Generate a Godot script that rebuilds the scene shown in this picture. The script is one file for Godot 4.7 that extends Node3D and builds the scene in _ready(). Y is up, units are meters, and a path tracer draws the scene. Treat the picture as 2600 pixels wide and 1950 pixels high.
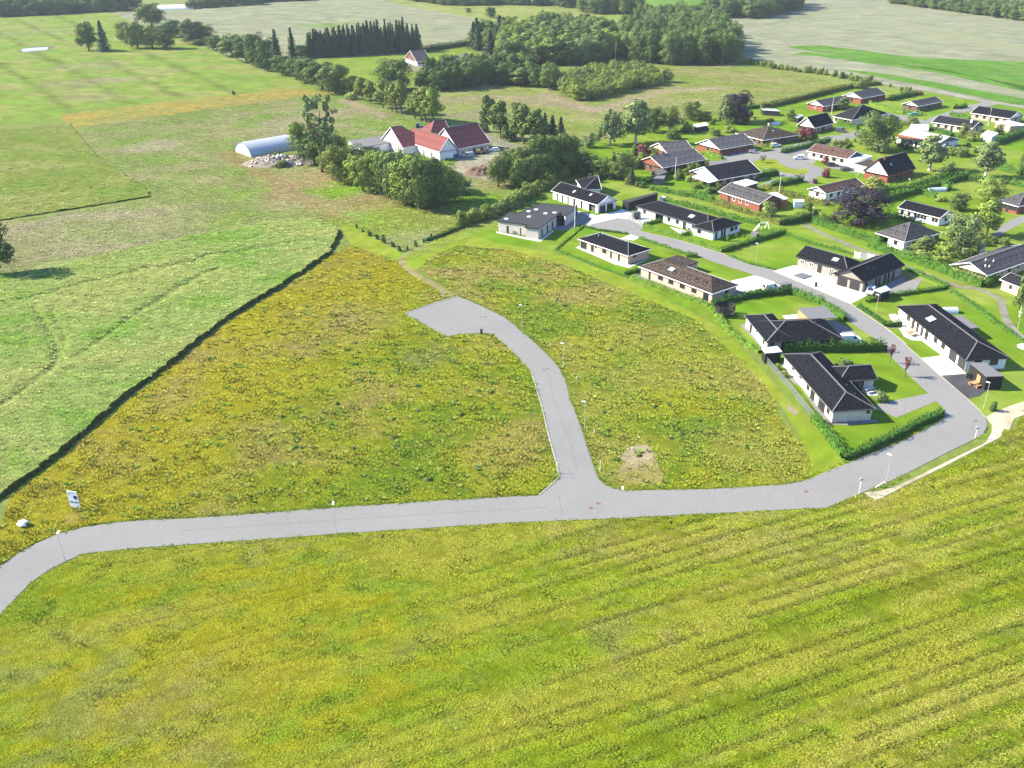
extends Node3D
# An aerial view of a housing estate at the edge of farmland. Metres, y up; all places are map coordinates (x, z) on the ground.
var mats := {}
var taken := {}
var rng := RandomNumberGenerator.new()
var noise_big := FastNoiseLite.new()
var noise_mid := FastNoiseLite.new()
var noise_fine := FastNoiseLite.new()
var crowns := {}
var cache := {}
var road_poly := PackedVector2Array()
var keep_out: Array = []
var rough_meadows: Array = []

func _ready():
	var cam := Camera3D.new(); cam.name = "camera"; add_child(cam)
	cam.position = Vector3(0, 80, 0)
	cam.basis = Basis(Vector3.RIGHT, deg_to_rad(-26.8)) * Basis(Vector3.BACK, deg_to_rad(-1.0))
	cam.fov = 45.07; cam.near = 0.5; cam.far = 8000.0; cam.current = true
	var env := Environment.new()
	env.background_mode = Environment.BG_SKY
	var sky_mat := ProceduralSkyMaterial.new()
	sky_mat.sky_top_color = Color(0.36, 0.50, 0.72); sky_mat.sky_horizon_color = Color(0.74, 0.79, 0.84); sky_mat.sky_curve = 0.12
	sky_mat.ground_bottom_color = Color(0.35, 0.4, 0.25); sky_mat.ground_horizon_color = Color(0.6, 0.68, 0.6)
	sky_mat.energy_multiplier = 0.85
	var sky := Sky.new(); sky.sky_material = sky_mat; env.sky = sky
	env.tonemap_mode = Environment.TONE_MAPPER_LINEAR
	env.tonemap_exposure = 3.55
	env.sdfgi_enabled = true; env.ssao_enabled = true; env.ssil_enabled = true
	env.fog_enabled = true; env.fog_density = 0.00007; env.fog_light_color = Color(0.78, 0.83, 0.88)
	var we := WorldEnvironment.new(); we.name = "world_environment"; we.environment = env; add_child(we)
	var sun := DirectionalLight3D.new(); sun.name = "sun"; add_child(sun)
	sun.light_energy = 1.6; sun.light_color = Color(1.0, 0.955, 0.85); sun.light_angular_distance = 0.5; sun.shadow_enabled = true
	var az := deg_to_rad(10.0)
	var el := deg_to_rad(36.0)
	sun.look_at_from_position(Vector3.ZERO, Vector3(cos(el) * cos(az), -sin(el), cos(el) * sin(az)), Vector3.UP)
	rng.seed = 71
	noise_big.seed = 3; noise_big.frequency = 0.012; noise_big.fractal_octaves = 4
	noise_mid.seed = 8; noise_mid.frequency = 0.06; noise_mid.fractal_octaves = 3
	noise_fine.seed = 21; noise_fine.frequency = 0.35; noise_fine.fractal_octaves = 2
	make_materials()
	build_ground()
	build_roads()
	build_crops()
	build_new_houses()
	build_old_houses()
	build_farm()
	build_hedges()
	build_trees()
	build_street_things()
	build_vehicles()
	build_garden_things()
	build_meadows()

# ---------- small helpers
func pv(a: Array) -> PackedVector2Array:
	var r := PackedVector2Array()
	for i in a.size() / 2: r.append(Vector2(a[2 * i], a[2 * i + 1]))
	return r
func im(r: float, g: float, b: float) -> Color:
	# the base colour (linear) of a level sunlit surface that the photograph shows as r, g, b
	var c := Color(r / 255.0, g / 255.0, b / 255.0).srgb_to_linear()
	return Color(c.r / 3.2, c.g / 3.2, c.b / 3.2)
func numbered(called: String) -> String:
	var k: int = taken.get(called, 0)
	taken[called] = k + 1
	return called if k == 0 else "%s_%03d" % [called, k]
func tag(o, label: String, category: String, group := "", kind := ""):
	if label: o.set_meta("label", label)
	if category: o.set_meta("category", category)
	if group: o.set_meta("group", group)
	if kind: o.set_meta("kind", kind)
	return o
func thing(called: String, label: String, category: String, at: Vector3, turn := 0.0, group := "") -> Node3D:
	var o := Node3D.new(); o.name = numbered(called); add_child(o, true)
	o.position = at; o.rotation.y = turn
	tag(o, label, category, group)
	return o
func part(called: String, mesh: Mesh, m: Material, parent: Node, at := Vector3.ZERO) -> MeshInstance3D:
	var o := MeshInstance3D.new(); o.mesh = mesh; o.name = called; o.position = at
	if parent == self: o.name = numbered(called)
	if m: o.material_override = m
	parent.add_child(o, true)
	return o
func begin() -> SurfaceTool:
	var st := SurfaceTool.new(); st.begin(Mesh.PRIMITIVE_TRIANGLES); return st
func done(st: SurfaceTool, smooth := false) -> ArrayMesh:
	if not smooth: st.generate_normals()
	return st.commit()
func tri(st: SurfaceTool, a: Vector3, b: Vector3, c: Vector3, ua := Vector2.ZERO, ub := Vector2.ZERO, uc := Vector2.ZERO):
	st.set_smooth_group(-1)
	st.set_uv(ua); st.add_vertex(a); st.set_uv(ub); st.add_vertex(b); st.set_uv(uc); st.add_vertex(c)
func quad(st: SurfaceTool, a: Vector3, b: Vector3, c: Vector3, d: Vector3, ua := Vector2.ZERO, ub := Vector2(1, 0), uc := Vector2(1, 1), ud := Vector2(0, 1)):
	tri(st, a, b, c, ua, ub, uc); tri(st, a, c, d, ua, uc, ud)
func box(st: SurfaceTool, p: Vector3, s: Vector3, turn := Basis.IDENTITY):
	# a box of size s about p
	var h := s * 0.5
	var v: Array = []
	for i in 8: v.append(p + turn * Vector3(h.x if i & 1 else -h.x, h.y if i & 2 else -h.y, h.z if i & 4 else -h.z))
	for f in [[4, 6, 7, 5], [1, 3, 2, 0], [5, 7, 3, 1], [0, 2, 6, 4], [6, 2, 3, 7], [0, 4, 5, 1]]:
		quad(st, v[f[0]], v[f[1]], v[f[2]], v[f[3]])
func bar(st: SurfaceTool, a: Vector3, b: Vector3, w: float, t := -1.0):
	# a straight bar with a square section from a to b
	if t < 0.0: t = w
	var d := (b - a)
	var z := d.normalized()
	var up := Vector3.UP if absf(z.y) < 0.9 else Vector3.RIGHT
	var x := up.cross(z).normalized()
	box(st, (a + b) * 0.5, Vector3(w, t, d.length()), Basis(x, z.cross(x), z))
func tube(st: SurfaceTool, a: Vector3, b: Vector3, ra: float, rb: float, n := 8, cap := true):
	var z := (b - a).normalized()
	var up := Vector3.UP if absf(z.y) < 0.9 else Vector3.RIGHT
	var x := up.cross(z).normalized()
	var y := z.cross(x)
	for i in n:
		var t0 := TAU * i / n
		var t1 := TAU * (i + 1) / n
		var d0 := x * cos(t0) + y * sin(t0)
		var d1 := x * cos(t1) + y * sin(t1)
		quad(st, a + d0 * ra, b + d0 * rb, b + d1 * rb, a + d1 * ra)
		if cap: tri(st, b, b + d1 * rb, b + d0 * rb)
func slab(st: SurfaceTool, poly: PackedVector2Array, y0: float, y1: float, bottom := false):
	# a polygon of the map drawn up from y0 to y1
	var p := poly.duplicate()
	if Geometry2D.is_polygon_clockwise(p): p.reverse()
	var t := Geometry2D.triangulate_polygon(p)
	for i in t.size() / 3:
		var a := p[t[3 * i]]; var b := p[t[3 * i + 1]]; var c := p[t[3 * i + 2]]
		if (b - a).cross(c - a) < 0.0:
			var q := b; b = c; c = q
		tri(st, Vector3(a.x, y1, a.y), Vector3(b.x, y1, b.y), Vector3(c.x, y1, c.y), a, b, c)
		if bottom: tri(st, Vector3(a.x, y0, a.y), Vector3(c.x, y0, c.y), Vector3(b.x, y0, b.y), a, c, b)
	for i in p.size():
		var a := p[i]; var b := p[(i + 1) % p.size()]
		var l := a.distance_to(b)
		quad(st, Vector3(b.x, y0, b.y), Vector3(b.x, y1, b.y), Vector3(a.x, y1, a.y), Vector3(a.x, y0, a.y), Vector2(l, 0), Vector2(l, y1 - y0), Vector2(0, y1 - y0), Vector2.ZERO)
func boxm(s: Vector3) -> ArrayMesh:
	var key := "box%s" % s
	if not cache.has(key):
		var st := begin(); box(st, Vector3.ZERO, s); cache[key] = done(st)
	return cache[key]
func lerp_c(a: Color, b: Color, t: float) -> Color: return a.lerp(b, clampf(t, 0.0, 1.0))
func near_line(p: Vector2, line: PackedVector2Array) -> float:
	var best := 1e9
	for i in line.size() - 1:
		best = minf(best, p.distance_to(Geometry2D.get_closest_point_to_segment(p, line[i], line[i + 1])))
	return best
func ribbon(line: PackedVector2Array, w: float) -> PackedVector2Array:
	# the outline of a strip of width w along a line
	var l := PackedVector2Array(); var r := PackedVector2Array()
	for i in line.size():
		var d := (line[mini(i + 1, line.size() - 1)] - line[maxi(i - 1, 0)]).normalized()
		var s := Vector2(-d.y, d.x) * w * 0.5
		l.append(line[i] + s); r.append(line[i] - s)
	r.reverse()
	return l + r
func smooth_line(line: PackedVector2Array, n := 5) -> PackedVector2Array:
	var r := PackedVector2Array()
	for i in line.size() - 1:
		var a := line[maxi(i - 1, 0)]; var b := line[i]; var c := line[i + 1]; var d := line[mini(i + 2, line.size() - 1)]
		for k in n: r.append(b.cubic_interpolate(c, a, d, float(k) / n))
	r.append(line[line.size() - 1])
	return r

# ---------- ground sheets: a polygon of the map cut along a grid, its colour given point by point
func sheet(called: String, poly: PackedVector2Array, y: float, cell: float, colour: Callable, m: Material, high = null) -> MeshInstance3D:
	var lo := poly[0]; var hi := poly[0]
	for p in poly: lo = lo.min(p); hi = hi.max(p)
	lo = (lo / cell).floor(); hi = (hi / cell).ceil()
	var nx := int(hi.x - lo.x); var ny := int(hi.y - lo.y)
	var edge := {}
	for i in poly.size():
		var a := poly[i]; var b := poly[(i + 1) % poly.size()]
		var n := int(ceil(a.distance_to(b) / (cell * 0.2))) + 1
		for k in n + 1:
			var q := (a.lerp(b, float(k) / n) / cell).floor() - lo
			for e in [Vector2i(0, 0), Vector2i(1, 0), Vector2i(-1, 0), Vector2i(0, 1), Vector2i(0, -1)]: edge[Vector2i(q) + e] = true
	var vs := PackedVector3Array(); var cs := PackedColorArray(); var ix := PackedInt32Array()
	var at := {}
	var inside_row := {}
	var put := func(p: Vector2) -> int:
		var key := Vector2i((p * 200.0).round())
		if at.has(key): return at[key]
		at[key] = vs.size()
		vs.append(Vector3(p.x, y + (high.call(p) if high else 0.0), p.y)); cs.append(colour.call(p))
		return vs.size() - 1
	for j in ny:
		for i in nx:
			var o := (lo + Vector2(i, j)) * cell
			if edge.has(Vector2i(i, j)):
				var c := PackedVector2Array([o, o + Vector2(cell, 0), o + Vector2(cell, cell), o + Vector2(0, cell)])
				for piece in Geometry2D.intersect_polygons(c, poly):
					var t := Geometry2D.triangulate_polygon(piece)
					for k in t.size() / 3:
						var a := piece[t[3 * k]]; var b := piece[t[3 * k + 1]]; var d := piece[t[3 * k + 2]]
						if (b - a).cross(d - a) < 0.0:
							var q := b; b = d; d = q
						ix.append(put.call(a)); ix.append(put.call(b)); ix.append(put.call(d))
			else:
				if not inside_row.has(Vector2i(i, j)):
					# cells away from the outline: whole runs are inside or outside
					var inside := Geometry2D.is_point_in_polygon(o + Vector2(cell, cell) * 0.5, poly)
					var k := i
					while k < nx and not edge.has(Vector2i(k, j)):
						inside_row[Vector2i(k, j)] = inside; k += 1
				if inside_row[Vector2i(i, j)]:
					var a: int = put.call(o); var b: int = put.call(o + Vector2(cell, 0)); var c: int = put.call(o + Vector2(cell, cell)); var d: int = put.call(o + Vector2(0, cell))
					ix.append_array(PackedInt32Array([a, b, c, a, c, d]))
	var arr := []; arr.resize(Mesh.ARRAY_MAX)
	var ns := PackedVector3Array(); ns.resize(vs.size())
	if high:
		for k in ix.size() / 3:
			var nn := (vs[ix[3 * k + 2]] - vs[ix[3 * k]]).cross(vs[ix[3 * k + 1]] - vs[ix[3 * k]])
			for e in 3: ns[ix[3 * k + e]] += nn
		for k in ns.size(): ns[k] = ns[k].normalized()
	else: ns.fill(Vector3.UP)
	arr[Mesh.ARRAY_VERTEX] = vs; arr[Mesh.ARRAY_NORMAL] = ns; arr[Mesh.ARRAY_COLOR] = cs; arr[Mesh.ARRAY_INDEX] = ix
	var am := ArrayMesh.new(); am.add_surface_from_arrays(Mesh.PRIMITIVE_TRIANGLES, arr)
	var node := part(called, am, m, self)
	node.set_meta("kind", "structure")
	return node
func plain(c: Color) -> Callable: return func(_p): return c
# the colour of grown land: a base colour with patches of others, coarse and fine
func land(base: Color, second: Color, third: Color, patch := 0.5, blobs := [], streak := 0.0) -> Callable:
	return func(p: Vector2) -> Color:
		var a := noise_big.get_noise_2d(p.x * 1.7 + 40.0, p.y * 2.6)
		var b := noise_mid.get_noise_2d(p.x, p.y * 1.3)
		var c := noise_fine.get_noise_2d(p.x, p.y)
		var col := lerp_c(base, second, smoothstep(-0.05, 0.45, a + b * 0.5) * patch * 1.6)
		col = lerp_c(col, third, smoothstep(0.1, 0.5, b * 0.8 - a * 0.8) * patch * 1.4)
		for w in blobs:
			var d: float
			if w[0] is PackedVector2Array: d = near_line(p, w[0]) / w[1]
			else: d = p.distance_to(w[0]) / w[1]
			if d < 1.6: col = lerp_c(col, w[2], (1.0 - smoothstep(0.45, 1.15, d + (b * 0.7 + c * 0.35))) * w[3])
		var sk := noise_mid.get_noise_2d((p.x * 0.55 - p.y * 0.83) * 3.4, (p.x * 0.83 + p.y * 0.55) * 0.22)
		var g := 1.08 + c * 0.34 + b * 0.16 + sk * streak
		return Color(col.r * g, col.g * g, col.b * g)

func worn(base: Color, spread := 0.05) -> Callable:
	# asphalt and paving: nearly one colour, with weak wear patches
	return func(p: Vector2) -> Color:
		var g := 1.0 + spread * (noise_mid.get_noise_2d(p.x * 0.7, p.y * 0.7) + 0.6 * noise_fine.get_noise_2d(p.x, p.y))
		return Color(base.r * g, base.g * g, base.b * g)
# ---------- materials
func mat(key: String, lin: Color, rough := 0.9, extra := {}) -> StandardMaterial3D:
	if mats.has(key): return mats[key]
	var m := StandardMaterial3D.new()
	m.albedo_color = lin.linear_to_srgb(); m.roughness = rough; m.metallic_specular = 0.3
	for k in extra: m.set(k, extra[k])
	mats[key] = m
	return m
func noise_tex(seed_: int, freq: float, lo: float, hi: float, size := 512, normal := false, bump := 4.0) -> NoiseTexture2D:
	var n := FastNoiseLite.new(); n.seed = seed_; n.frequency = freq; n.fractal_octaves = 5; n.noise_type = FastNoiseLite.TYPE_SIMPLEX_SMOOTH
	var t := NoiseTexture2D.new(); t.width = size; t.height = size; t.seamless = true; t.noise = n
	if normal: t.as_normal_map = true; t.bump_strength = bump
	else:
		var g := Gradient.new(); g.set_color(0, Color(lo, lo, lo)); g.set_color(1, Color(hi, hi, hi)); t.color_ramp = g
	return t
func ground_mat(key: String, tex: Texture2D, metres: float, normal: Texture2D = null, depth := 0.6) -> StandardMaterial3D:
	var m := mat(key, Color(1, 1, 1), 1.0)
	m.vertex_color_use_as_albedo = true
	m.albedo_texture = tex; m.uv1_triplanar = true; m.uv1_world_triplanar = true; m.uv1_scale = Vector3.ONE / metres
	m.metallic_specular = 0.1
	if normal: m.normal_enabled = true; m.normal_texture = normal; m.normal_scale = depth
	return m
func tile_images(nu: int, nv: int, wave: bool, spread: float, seed_: int) -> Array:
	# rows of roof tiles: [tone of each tile, relief]
	var s := 256
	var tone := Image.create(s, s, false, Image.FORMAT_RGB8)
	var high := Image.create(s, s, false, Image.FORMAT_RGB8)
	var r := RandomNumberGenerator.new(); r.seed = seed_
	var tones: Array = []
	for i in nu * nv: tones.append(1.0 - r.randf() * spread)
	for y in s:
		for x in s:
			var fu := float(x) / s * nu; var fv := float(y) / s * nv
			var t: float = tones[int(fv) * nu + int(fu)]
			tone.set_pixel(x, y, Color(t, t, t))
			var h := fposmod(fv, 1.0) * 0.6
			if wave: h += 0.4 * sin(fposmod(fu, 1.0) * PI)
			elif fposmod(fu, 1.0) < 0.07: h *= 0.6
			high.set_pixel(x, y, Color(h, h, h))
	tone.generate_mipmaps()
	high.bump_map_to_normal_map(7.0)
	return [ImageTexture.create_from_image(tone), ImageTexture.create_from_image(high)]
func brick_images(spread: float, joint: float, seed_: int) -> Array:
	var s := 256
	var tone := Image.create(s, s, false, Image.FORMAT_RGB8)
	var r := RandomNumberGenerator.new(); r.seed = seed_
	tone.fill(Color(joint, joint, joint))
	for row in 16:
		for k in 8:
			var t := 1.0 - r.randf() * spread
			var x := k * 32 + (16 if row % 2 else 0)
			tone.fill_rect(Rect2i(x, row * 16, 29, 13), Color(t, t, t))
			if x + 32 > 256: tone.fill_rect(Rect2i(0, row * 16, x + 29 - 256, 13), Color(t, t, t))
	return [ImageTexture.create_from_image(tone)]
func make_materials():
	var n1 := noise_tex(4, 0.02, 0.86, 1.0)
	var n2 := noise_tex(14, 0.03, 0.74, 1.0)
	var nn := noise_tex(5, 0.02, 0, 1, 512, true, 6.0)
	ground_mat("field", n2, 9.0, nn, 0.5)
	ground_mat("meadow", n2, 5.0, nn, 1.0)
	ground_mat("crop", n2, 4.0, nn, 1.0)
	ground_mat("lawn", n1, 6.0, nn, 0.25)
	ground_mat("far", noise_tex(24, 0.035, 0.8, 1.0), 41.0)
	ground_mat("asphalt", noise_tex(31, 0.02, 0.94, 1.0), 7.0)
	ground_mat("gravel", noise_tex(33, 0.08, 0.8, 1.0), 3.0, nn, 0.6)
	ground_mat("paving", noise_tex(35, 0.015, 0.84, 1.0), 5.0)
	var pan := tile_images(8, 8, true, 0.34, 5)
	var flat := tile_images(8, 8, false, 0.38, 6)
	for k in [["roof_black", Color(0.0135, 0.0152, 0.021), pan, 0.42], ["roof_black_flat", Color(0.012, 0.0135, 0.02), flat, 0.5], ["roof_brown", Color(0.075, 0.058, 0.052), flat, 0.6], ["roof_grey", Color(0.085, 0.082, 0.09), flat, 0.7], ["roof_slate", Color(0.026, 0.027, 0.034), flat, 0.5], ["roof_light", Color(0.13, 0.125, 0.13), flat, 0.8], ["roof_red", Color(0.24, 0.088, 0.085), pan, 0.6], ["roof_rust", Color(0.115, 0.072, 0.062), flat, 0.8], ["roof_white", Color(0.7, 0.7, 0.72), flat, 0.6], ["roof_orange", Color(0.42, 0.15, 0.07), pan, 0.7]]:
		var m := mat(k[0], k[1], k[3])
		m.albedo_texture = k[2][0]; m.normal_enabled = true; m.normal_texture = k[2][1]; m.normal_scale = 1.2
		m.uv1_scale = Vector3(0.42, 0.36, 1); m.metallic_specular = 0.12; m.roughness = 0.75
	var br := brick_images(0.16, 0.92, 9)
	for k in [["brick_grey", Color(0.30, 0.28, 0.26)], ["brick_light", Color(0.52, 0.49, 0.46)], ["brick_red", Color(0.24, 0.085, 0.06)], ["brick_pink", Color(0.50, 0.37, 0.31)], ["brick_white", Color(0.74, 0.72, 0.69)], ["brick_yellow", Color(0.50, 0.40, 0.24)], ["brick_cream", Color(0.62, 0.55, 0.46)], ["brick_brown", Color(0.15, 0.085, 0.075)], ["plaster_white", Color(0.8, 0.8, 0.79)]]:
		var m := mat(k[0], k[1], 0.9)
		m.albedo_texture = br[0]; m.uv1_triplanar = true; m.uv1_scale = Vector3(0.5, 0.5, 0.5)
		if k[0] == "plaster_white": m.albedo_texture = noise_tex(41, 0.02, 0.9, 1.0, 256)
	mat("white_wood", Color(0.8, 0.8, 0.8), 0.6)
	mat("dark_trim", Color(0.03, 0.03, 0.035), 0.6)
	mat("glass", Color(0.02, 0.025, 0.03), 0.05, {"metallic_specular": 0.6})
	mat("skylight", Color(0.35, 0.4, 0.45), 0.08, {"metallic_specular": 0.9})
	mat("black_wood", Color(0.018, 0.018, 0.02), 0.8)
	mat("grey_panel", Color(0.10, 0.105, 0.115), 0.7)
	mat("wood", Color(0.36, 0.20, 0.10), 0.8)
	mat("felt", Color(0.04, 0.042, 0.048), 0.9, {"metallic_specular": 0.1})
	mat("felt_grey", Color(0.12, 0.12, 0.13), 0.9, {"metallic_specular": 0.1})
	mat("metal", Color(0.45, 0.46, 0.48), 0.4, {"metallic": 0.7})
	mat("steel_sheet", Color(0.30, 0.32, 0.35), 0.45, {"metallic": 0.25})
	mat("white_paint", Color(0.78, 0.78, 0.78), 0.35, {"clearcoat_enabled": true})
	mat("rubber", Color(0.02, 0.02, 0.02), 0.8)
	mat("concrete", Color(0.42, 0.41, 0.39), 0.9)
	mat("bark", Color(0.11, 0.085, 0.065), 0.95)
	mat("birch_bark", Color(0.45, 0.43, 0.40), 0.9)
	for k in [["leaf", 0.65], ["needle", 0.75]]:
		var m := mat(k[0], Color(1, 1, 1), k[1])
		m.vertex_color_use_as_albedo = true; m.backlight_enabled = true; m.backlight = Color(0.16, 0.22, 0.05); m.metallic_specular = 0.25
	var bl := mat("blade", Color(1, 1, 1), 0.8)
	bl.vertex_color_use_as_albedo = true; bl.metallic_specular = 0.15; bl.backlight_enabled = true; bl.backlight = Color(0.10, 0.11, 0.02)
	var tints := {"mid": Color(1, 1, 1), "deep": Color(0.62, 0.72, 0.72), "light": Color(1.45, 1.4, 1.0), "olive": Color(1.35, 1.15, 0.95), "grey": Color(1.25, 1.2, 1.7), "purple": Color(0.27, 0.155, 0.95), "wine": Color(1.25, 0.25, 1.1), "blue": Color(0.85, 0.95, 1.15), "brown": Color(1.7, 1.0, 1.0), "pale": Color(2.2, 1.9, 1.9)}
	for k in tints:
		var m: StandardMaterial3D = mats["leaf"].duplicate()
		var c: Color = tints[k]
		# tints are stored as vertex colour factors; the material colour stays within 0..1 by halving both
		m.albedo_color = Color(c.r * 0.45, c.g * 0.45, c.b * 0.45).linear_to_srgb()
		mats["leaf_" + k] = m

# ---------- the setting: ground, fields, lawns, roads, paths
func build_ground():
	var far: Material = mats["far"]
	var fld: Material = mats["field"]
	sheet("ground", pv([-3000, 300, 3000, 300, 3000, -4200, -3000, -4200]), 0.0, 100.0, land(im(168, 190, 100), im(190, 196, 140), im(150, 180, 80), 0.5, [], 0.1), far)
	# the pale fields of the far side
	sheet("barley_field_ground", pv([-402.1,-1012.1,-366.1,-1018.3,-262.2,-1067.5]) + pv([-274.9,-1085.1,-224.2,-1155.4,-140.3,-1111.6,-88.3,-990.6,-49.8,-921.4,13.2,-789.7,-26.3,-682,-56.1,-654.6,-121,-625.7,-154.9,-621.8]) + pv([-144.9,-580.2,-247.9,-756.5,-350.5,-919.3]), 0.02, 8.0, land(im(192, 198, 162), im(182, 190, 142), im(200, 203, 172), 0.5, [[Vector2(-153.48,-839.85), 22.0, im(158, 192, 95), 0.9], [pv([-214.4,-951.9,-164.2,-866.1]), 4.0, im(170, 180, 140), 0.6], [pv([-197.1,-966.9,-148.9,-928.1]), 4.0, im(165, 178, 135), 0.6], [Vector2(-53.28,-800.45), 14.0, im(150, 180, 110), 0.6]], 0.1), far)
	sheet("wheat_field_ground", pv([166.2,-833.9,228.7,-869.7]) + pv([278.5,-930.6,337.7,-1095.8,406.5,-1079.5,369.8,-951,408.6,-777.2,427.9,-730.6,408.2,-615.2,251.1,-363.9,233.6,-428.3,224.5,-444.3,193.4,-503.1,153.7,-578.1]) + pv([149.6,-594,145.5,-610.6,158.8,-703.4]), 0.02, 6.0, land(im(196, 202, 168), im(186, 195, 150), im(202, 204, 176), 0.45, [[pv([204.4,-780.3,243.2,-825.3,283.9,-887.4,284.5,-875.9]), 3.0, im(160, 172, 130), 0.9], [pv([236.7,-802.2,306.7,-574]), 2.5, im(172, 182, 140), 0.7], [pv([279,-871.3,363.4,-687]), 2.5, im(176, 186, 144), 0.7], [pv([272.2,-830.2,341.3,-643]), 2.0, im(176, 186, 144), 0.6], [pv([203.8,-742.3,255.7,-624.4,299.7,-560]), 2.5, im(176, 186, 144), 0.7]], 0.12), far)
	tramlines("wheat_field_ground", pv([214.6,-861.4,279.1,-809.2,334.6,-602.3]), Vector2(0.06, 1.0), [-150, -128, -106, -84, -62, -41, -20, 0, 20, 41, 62, 82, 100], im(176, 184, 140), 1.6)
	tramlines("barley_field_ground", pv([-278.6,-940.2,-171.7,-1000.4,-73.7,-949.6]), Vector2(0, 1), [-110, -84, -58, -32, -6, 20, 46, 72], im(172, 182, 138), 1.6)
	for s in [pv([185.6,-649.2,209.9,-652.1,248.2,-586.6,302.1,-559.7,322.8,-508.4,263.9,-408.7,253.2,-467.5,251.3,-508.5,217.5,-580.2,190.4,-633.3]), pv([177.7,-609.2,193.7,-598.9,236.3,-524.6,252.6,-460.8,263.9,-408.7,268.5,-416.5,260,-480.9,242.4,-539.1,209,-597,190.8,-621.5]), pv([188,-545.5,197.2,-522.8,215.4,-474.9,232.9,-427,245.6,-377.8,252.3,-389.2,242.3,-445.6,219.9,-500.2,201.6,-535.1])]:
		sheet("green_wheat_strip", s, 0.05, 5.0, land(im(128, 186, 72), im(150, 192, 96), im(120, 180, 66), 0.5, [], 0.1), far)
	sheet("yellow_field", pv([-141.3,-1120.1,-89,-1160,19.1,-1117.9]) + pv([74.4,-1072.6,88.9,-895.6,67.5,-826.5,36.1,-786,-1.3,-796.4]) + pv([5.1,-804.3,-49.8,-921.4,-88.3,-990.6]), 0.03, 8.0, land(im(186, 200, 112), im(198, 204, 124), im(160, 188, 90), 0.6), far)
	sheet("green_far_field", pv([76.5,-1122,253,-1081.4,243.9,-937.6,167.1,-833.7,150.4,-852,114.8,-890.8,85.7,-969.2]), 0.04, 8.0, land(im(140, 192, 78), im(158, 196, 86), im(130, 184, 72), 0.5), far)
	sheet("paddock", pv([-121,-625.7,-56.1,-654.6,-26.5,-685.3,-11.6,-583.6,-26.6,-523.2,-69.1,-504.7,-82.5,-491.6,-109.9,-595.5]), 0.03, 5.0, land(im(166, 196, 78), im(176, 198, 92), im(150, 186, 66), 0.5, [[pv([-64.5,-610.5,-53.3,-574.1,-33.8,-601.4]), 9.0, im(205, 195, 170), 0.8]]), far)
	# the big green field on the left
	var tram: Array = []
	for l in [pv([-334.2,-691.8,-251.4,-573.9,-186,-473.3]), pv([-275.1,-659.6,-170.8,-495.3]), pv([-246.4,-670.8,-141.4,-501.2]), pv([-339.2,-644.9,-271.8,-550,-206.3,-453.5]), pv([-468.9,-951.3,-339.3,-754.8]), pv([-442.8,-981.9,-345.9,-820.7]), pv([-435.3,-843.7,-357.8,-728.4])]: tram.append([l, 3.2, im(138, 158, 72), 0.75])
	tram.append_array([[Vector2(-225.52,-553.39), 18.0, im(192, 186, 140), 0.8], [Vector2(-244.03,-542.85), 20.0, im(186, 182, 132), 0.7], [Vector2(-263.24,-614.06), 24.0, im(184, 184, 132), 0.55], [Vector2(-392.07,-827.94), 30.0, im(180, 182, 130), 0.5], [Vector2(-215.46,-494.55), 16.0, im(184, 180, 130), 0.6]])
	sheet("grass_field", pv([-556.9,-922.6,-491,-966.8,-402.1,-1012.1,-344,-907.4,-247.9,-756.5,-151.2,-595.5]) + pv([-157.4,-601.2,-115.6,-537.1,-86.9,-488.6]) + pv([-127.8,-496.2,-166.7,-473,-202.4,-440.2,-231,-431.7,-269.7,-424.5]), 0.02, 5.0, land(im(170, 198, 88), im(188, 194, 116), im(152, 190, 82), 0.75, tram, 0.14), far)
	sheet("sorrel_strip", pv([-210,-445.1,-202.3,-453.2,-169.1,-480.4,-129.1,-501.8]) + pv([-120.2,-515.7,-99.2,-504.1,-88.4,-492.2,-105,-483.5,-125.1,-468.3]) + pv([-121.9,-471.2,-154.9,-445,-187.5,-416.9,-187,-409.4,-192,-415.3]), 0.05, 3.0, land(im(200, 188, 100), im(190, 190, 100), im(208, 184, 92), 0.8), far)
	# the rough fields round the farm and behind the estate
	var rough_field_outline := pv([-183.8,-401.7,-185.6,-434.1,-162.6,-454.7,-127.5,-493.5,-94.8,-497.2,-82.3,-510.4,-50.7,-441.9,-27.3,-407.7,0.7,-386.4,26.6,-375.4,32.7,-322,0,-263.6,-25.7,-232.1,-45.9,-261.7,-48.7,-262.8,-123.3,-235.4,-127.3,-223.2,-152.1,-211.5,-184.2,-265.2,-151.3,-273.5,-115.8,-297,-146.3,-341.7])
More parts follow.
